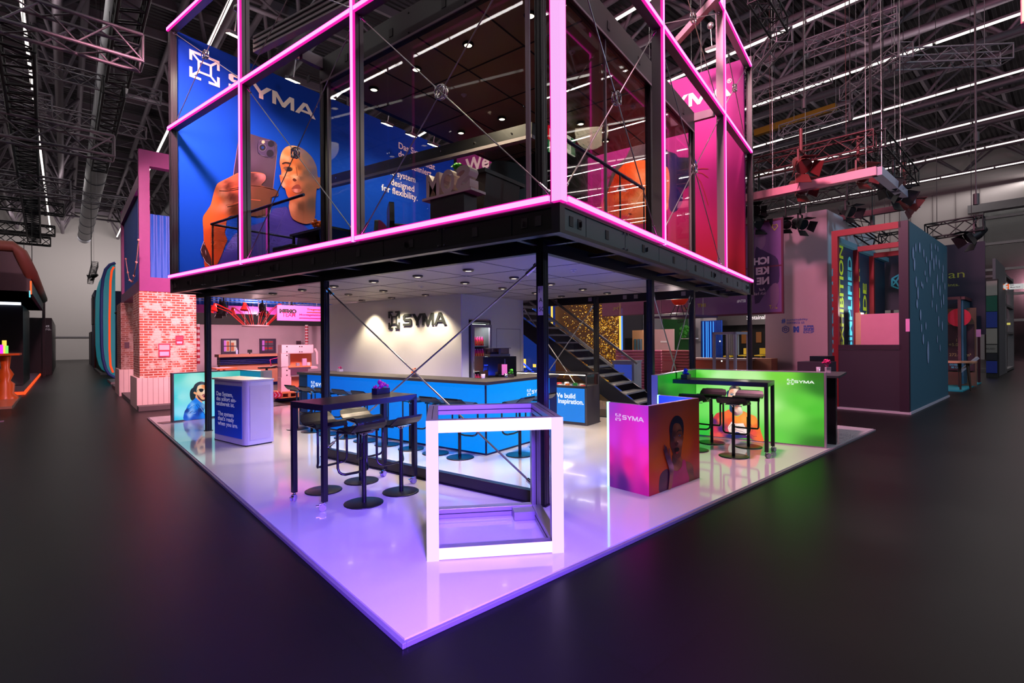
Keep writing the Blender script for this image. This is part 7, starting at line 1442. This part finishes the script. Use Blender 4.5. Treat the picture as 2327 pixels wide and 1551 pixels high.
t = thing('blue_booth', h_x(1215, 800, 19), 'blue lit booth glimpsed under the staircase', 'booth', hall=True)
part(xb_, 'blue_wall', 19.6, (1185, 1265, 690, 850), M('booth_deep_blue', (0, 40, 110), .6, emit=lin((0, 40, 130)), es=.6), t, .1, z0=FL); part(xb_, 'white_tube', 19.5, (1207, 1210, 700, 722), E('white_blue_strip', (120, 150, 230)), t, .04); part(xb_, 'amber_panel', 19.4, (1190, 1194, 815, 835), E('amber_tube', (255, 150, 30)), t, .04); part(xb_, 'amber_panel', 19.4, (1211, 1217, 827, 834), E('amber_tube', (255, 150, 30)), t, .04)
# hanging screen frame and red chair on the shelf
t = thing('banner_strip', h_x(1400, 700, 15.8), 'long translucent mauve banner strip with yellow letters under the deck', 'banner', hall=True)
part(xb_, 'film', 15.8, (1368, 1582, 668, 712), M('mauve_film', (150, 80, 120), .5, alpha=.8), t, .03); g = G(); xtext(g, 'JMT', 1393, 706, 15.75, 8, 18, .0); xtext(g, 'TMI', 1552, 706, 15.75, 7, 18, .0); xtext(g, 'JMT', 1590, 694, 15.75, 10, 18, .02); g.out('lettering', M('olive_yellow'), t); part(xb_, 'lower_rail', 15.78, (1368, 1582, 712, 714), FRB, t, .05); g = G(); [g.cyl(h_x(x, 670, 15.81), h_x(x, 670, 15.81) + Vector((0, 0, 13.5)), .01, n=4) for x in (1375, 1480, 1575)]; g.out('wire', STL, t)
XC = 13.2; p = h_x(1545, 705, XC); q = h_x(1567, 683, XC)
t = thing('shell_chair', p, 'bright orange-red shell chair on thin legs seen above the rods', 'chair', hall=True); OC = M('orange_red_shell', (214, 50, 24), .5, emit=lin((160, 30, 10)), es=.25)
w_ = abs(h_x(1525, 690, XC).y - h_x(1565, 690, XC).y) / 2; zc = h_x(1545, 693, XC).z; g = G(); n = 14; vs = []; fs = []
for j in range(6):
    r = .35 + .65 * j / 5; z = zc + (j / 5) ** 2.2 * w_ * .75
    for k in range(n): a = 2 * PI * k / n; back = .0 if math.cos(a) < -.2 else .18 * (j / 5); vs.append((XC + math.cos(a) * r * w_ * .85, p.y + math.sin(a) * r * w_, z + back * w_))
for j in range(5):
    for k in range(n): fs.append((j * n + k, j * n + (k + 1) % n, (j + 1) * n + (k + 1) % n, (j + 1) * n + k))
fs.append(tuple(range(n))[::-1]); g.add(vs, fs, 0, True); g.out('shell', OC, t); zl = h_x(1545, 718, XC).z; g = G()
for sx in (-1, 1):
    for sy in (-1, 1): g.cyl((XC + sx * w_ * .3, p.y + sy * w_ * .3, zc), (XC + sx * w_ * .6, p.y + sy * w_ * .8, zl), .012, n=5)
g.out('leg_frame', BLK, t); q0, q1 = h_x(1500, 718, XC), h_x(1600, 716, XC); s_ = thing('hanging_shelf', h_x(1550, 718, XC), 'thin violet shelf carrying the orange-red chair', 'shelf', hall=True); G().box(XC - .5, XC + .8, q1.y, q0.y, zl - .05, zl).out('board', M('violet_shelf', (70, 46, 90), .5), s_)
g = G()
for yy in (q0.y - .03, q1.y + .03): g.cyl((XC, yy, zl), (XC, yy, 16.9), .012, n=5)
g.out('wire', STL, s_)
# glass showcase
XS = 12.6; t = thing('glass_showcase', h_x(1650, 838, XS), 'square glass showcase with pale lilac frame behind the green wall', 'display case', hall=True)
ya, yb2 = h_x(1619, 800, XS).y, h_x(1672, 800, XS).y; zt = h_x(1645, 754, XS).z; d_ = .75; g = G(); e = .06
for x in (XS, XS + d_):
    for y in (yb2, ya - e): g.box(x, x + e, y, y + e, FL, zt)
g.box(XS, XS + d_ + e, yb2, yb2 + e, zt - e, zt); g.box(XS, XS + d_ + e, ya - e, ya, zt - e, zt); g.box(XS, XS + e, yb2 + e, ya - e, zt - e, zt); g.box(XS + d_, XS + d_ + e, yb2 + e, ya - e, zt - e, zt); g.out('case_frame', M('pale_lilac_metal', (190, 184, 206), .35, .3), t)
g = G(); g.box(XS + .02, XS + .026, yb2 + e, ya - e, .1, zt - e); g.out('glass_pane', GLS, t); g = G(); g.box(XS + e, XS + d_, yb2 + e, ya - e, 1.3, 1.31); g.out('shelf', GLS, t)
t2 = thing('fluted_column', h_x(1662, 815, XS + .4), 'ribbed white sample column inside the glass showcase', 'sample', hall=True); g = G(); a_ = h_x(1655, 790, XS + .4).y
for k in range(6): g.cyl((XS + .4, a_ - k * .05, 1.31), (XS + .4, a_ - k * .05, 1.85), .03, n=8)
g.out('ribs', M('rib_white', (206, 204, 196), .4), t2)
g = G(); [g.ball(h_x(x, y, XS + .3), .018, 6) for x, y in ((1622, 779), (1636, 775), (1622, 820), (1640, 820))]; g.out('spot_bulb', E('spark', (255, 250, 230), 4), t)
# dark stepped counter with monitor before the mauve wall
t = thing('stepped_counter', h_x(1850, 838, 12.4), 'dark stepped counter behind the right end of the green wall', 'counter', hall=True); part(xb_, 'lower_body', 12.2, (1812, 1880, 822, 850), M('aubergine_panel'), t, .6, z0=FL); part(xb_, 'upper_body', 12.5, (1840, 1880, 809, 824), M('counter_black'), t, .5)
# ---------------- far right ----------------
t = thing('navy_sign_wall', h_x(2190, 650, 25), 'tall navy sign wall with thin yellow lettering, right of the map booth', 'sign', hall=True)
part(xb_, 'panel', 25, (2130, 2239, 553, 760), M('navy_sign', (10, 14, 44), .6), t, .1); g = G(); xtext(g, 'plan', 2126, 640, 25, 22, 66, -.005); xtext(g, 'points.', 2138, 654, 25, 8, 42, .0); g.out('lettering', M('dull_yellow', (150, 156, 50), .6), t)
X9 = 21.8; t = thing('fabric_booth', (23.5, 3.2, FL), 'small glass booth with steel-blue curtain and dark red number panel', 'booth', hall=True)
G().box(X9, 26.5, 2.5, 5.5, FL, .0).out('cyan_floor', M('cyan_carpet', (20, 150, 170), .7), t); g = G()
for x, y in ((X9 + 1.4, 2.7), (26.2, 2.5), (X9 + 1.4, 4.6)): g.box(x, x + .08, y, y + .08, 0, 3.15)
g.box(X9 + 1.4, X9 + 1.48, 2.7, 4.7, 3.05, 3.15); g.box(X9 + 1.48, 26.2, 2.6, 2.7, 3.05, 3.15); g.out('frame', M('maroon_tube'), t)
G().box(X9 + 1.6, 26.1, 2.66, 2.72, .1, 3.05).out('curtain', wavy('steel_blue_curtain', (60, 106, 136), 5, 'X', .8, .12), t)
part(xb_, 'wall_panel', 24.2, (2150, 2219, 700, 870), M('tan_panel', (110, 80, 66), .7), t, .06, z0=0); part(xb_, 'number_panel', 24.1, (2152, 2214, 737, 842), M('dark_red_panel', (46, 14, 34), .6), t, .05)
g = G()
for s_, x, y, c in (('40', 2176, 766, 0), ('120', 2173, 776, 0), ('+5.000', 2156, 786, 0), ('40', 2176, 799, 0), ('272.000m²', 2157, 809, 0)): xtext(g, s_, x, y, 24.1, 7, 14 if len(s_) < 3 else 17 if len(s_) < 4 else 34 if s_[0] == '+' else 50, .02)
g.out('lettering', M('dull_gold', (150, 140, 90), .6), t); g = G(); xtext(g, 'DESIGN SMARTER', 2158, 824, 24.1, 4, 48, .02); xtext(g, 'EXHIBIT BETTER', 2158, 830, 24.1, 4, 46, .02); xtext(g, 'BE CIRCULAR', 2162, 836, 24.1, 4, 40, .02); g.out('small_lettering', M('cyan_letters'), t)
g = G(); c = h_x(2179, 721, 23.6); g.cyl(c, c + Vector((.03, 0, 0)), .32, n=28); g.out('round_sticker', M('crimson_disc', (216, 20, 60), .6), t, 'round crimson sticker')
g = G(); g.bar(h_x(2180, 845, 22.2), h_x(2222, 812, 22.6), .08); g.out('pale_rail', M('pale_rail'), t); part(xb_, 'number_plate', 23.3, (2218, 2229, 748, 765), M('plate_pink'), t, .02)
t = thing('side_table', h_z(2170, 885, 0), 'wooden three-legged table at the front of the curtained booth', 'table', hall=True); p = h_z(2170, 886, 0); zt = .95; G().box(p.x - .3, p.x + .5, p.y - .5, p.y + .5, zt - .05, zt).out('table_top', WD, t); g = G()
for dx, dy in ((-.1, -.4), (-.1, .3), (.35, -.1)): g.cyl((p.x + dx, p.y + dy, 0), (p.x + dx * .8, p.y + dy * .8, zt - .05), .025, .05, n=6)
g.out('leg_set', M('brown_leg', (60, 40, 30), .6), t)
t = thing('colour_tower', h_z(2258, 852, FL), 'tower of stacked square panels in cream, green, blue and black', 'display tower', hall=True); X10 = 30.5
for (y0, y1, c, n_) in ((638, 671, (150, 146, 140), 'cream'), (672, 707, (0, 84, 66), 'sea_green'), (708, 744, (20, 50, 140), 'royal_blue'), (746, 781, (140, 136, 128), 'stone'), (783, 801, (120, 118, 112), 'ash'), (803, 818, (14, 18, 30), 'ink'), (820, 847, (16, 44, 140), 'deep_blue')): part(xb_, 'square_panel', X10, (2241, 2266, y0, y1), M('tower_' + n_, c, .6), t, .05)
g = G(); xb_(g, X10 + .06, 2240, 2268, 634, 850, .4, z0=FL); g.out('tower_frame', M('tower_black', (24, 26, 28), .6), t); g = G(); xtext(g, 'REUSED', 2241, 794, X10, 4, 20, .0); g.out('lettering', DARK, t); G().box(X10 + .1, X10 + 4.4, 2.4, 2.5, FL, 5.2).out('mesh_side', M('pale_mesh', (96, 96, 104), .7), t)
t = thing('open_rack', (37, 3, FL), 'grey open rack at the far right, before the glazing', 'rack', hall=True); g = G()
for x in (35.4, 39.6):
    for y in (2.4, 4.2): g.box(x, x + .25, y, y + .25, FL, 5.0)
for z in (.0, 1.9, 3.3, 4.8): g.box(35.4, 39.8, 2.4, 2.6, z, z + .12); g.box(35.4, 35.6, 2.6, 4.3, z, z + .12)
g.out('rack_frame', M('rack_grey', (110, 108, 112), .6), t); part(xb_, 'yellow_light', 37, (2281, 2296, 733, 738), E('yellow_glow', (190, 180, 90), 1), t, .05)
t = thing('direction_sign', h_x(2300, 650, 34), 'orange and white exit direction sign with an arrow, far right', 'sign', hall=True); part(xb_, 'orange_field', 34, (2274, 2293, 645, 657), E('sign_orange', (226, 90, 20), .9), t, .05); part(xb_, 'white_field', 34.02, (2293, 2340, 644, 656), E('sign_pale', (190, 190, 190), .9), t, .05)
g = G(); a, b = h_x(2279, 651, 33.96), h_x(2290, 651, 33.96); g.bar(a, b, .04, .07); g.bar(a, a + Vector((0, -.15, .15)), .04, .07); g.bar(a, a + Vector((0, -.15, -.15)), .04, .07); g.out('arrow', E('sign_pale', (190, 190, 190)), t); g = G(); xtext(g, 'Exit', 2296, 649, 34, 3, 8); xtext(g, 'Messe Nord', 2296, 654, 34, 3, 22); g.out('small_lettering', DARK, t)
t = thing('corner_screen', h_x(2326, 20, 9), 'pale lit screen edge just inside the top right corner', 'screen', hall=True); xq = 8.2; part(xb_, 'frame', xq, (2319, 2345, -20, 50), PK, t, .15); part(xb_, 'lit_face', xq - .01, (2322, 2345, -20, 45), E('cream_light', (250, 240, 215), 1.1), t, .01)
truss(h_x(2105, 528, 20), h_x(2236, 507, 20), w=.42, mat=TB, label='black truss with a moving lamp above the navy sign'); spot(h_x(2215, 488, 20) , (-.4, .5, -.4), .5, 'black moving lamp standing on the truss above the navy sign')
truss(h_x(1915, 492, 19.6), h_x(2000, 548, 21), w=.4, mat=TB, label='black truss sloping behind the red steel frame, left'); truss(h_x(2000, 548, 21), h_x(2056, 540, 21), w=.4, mat=TB, label='black truss behind the red steel frame, right')
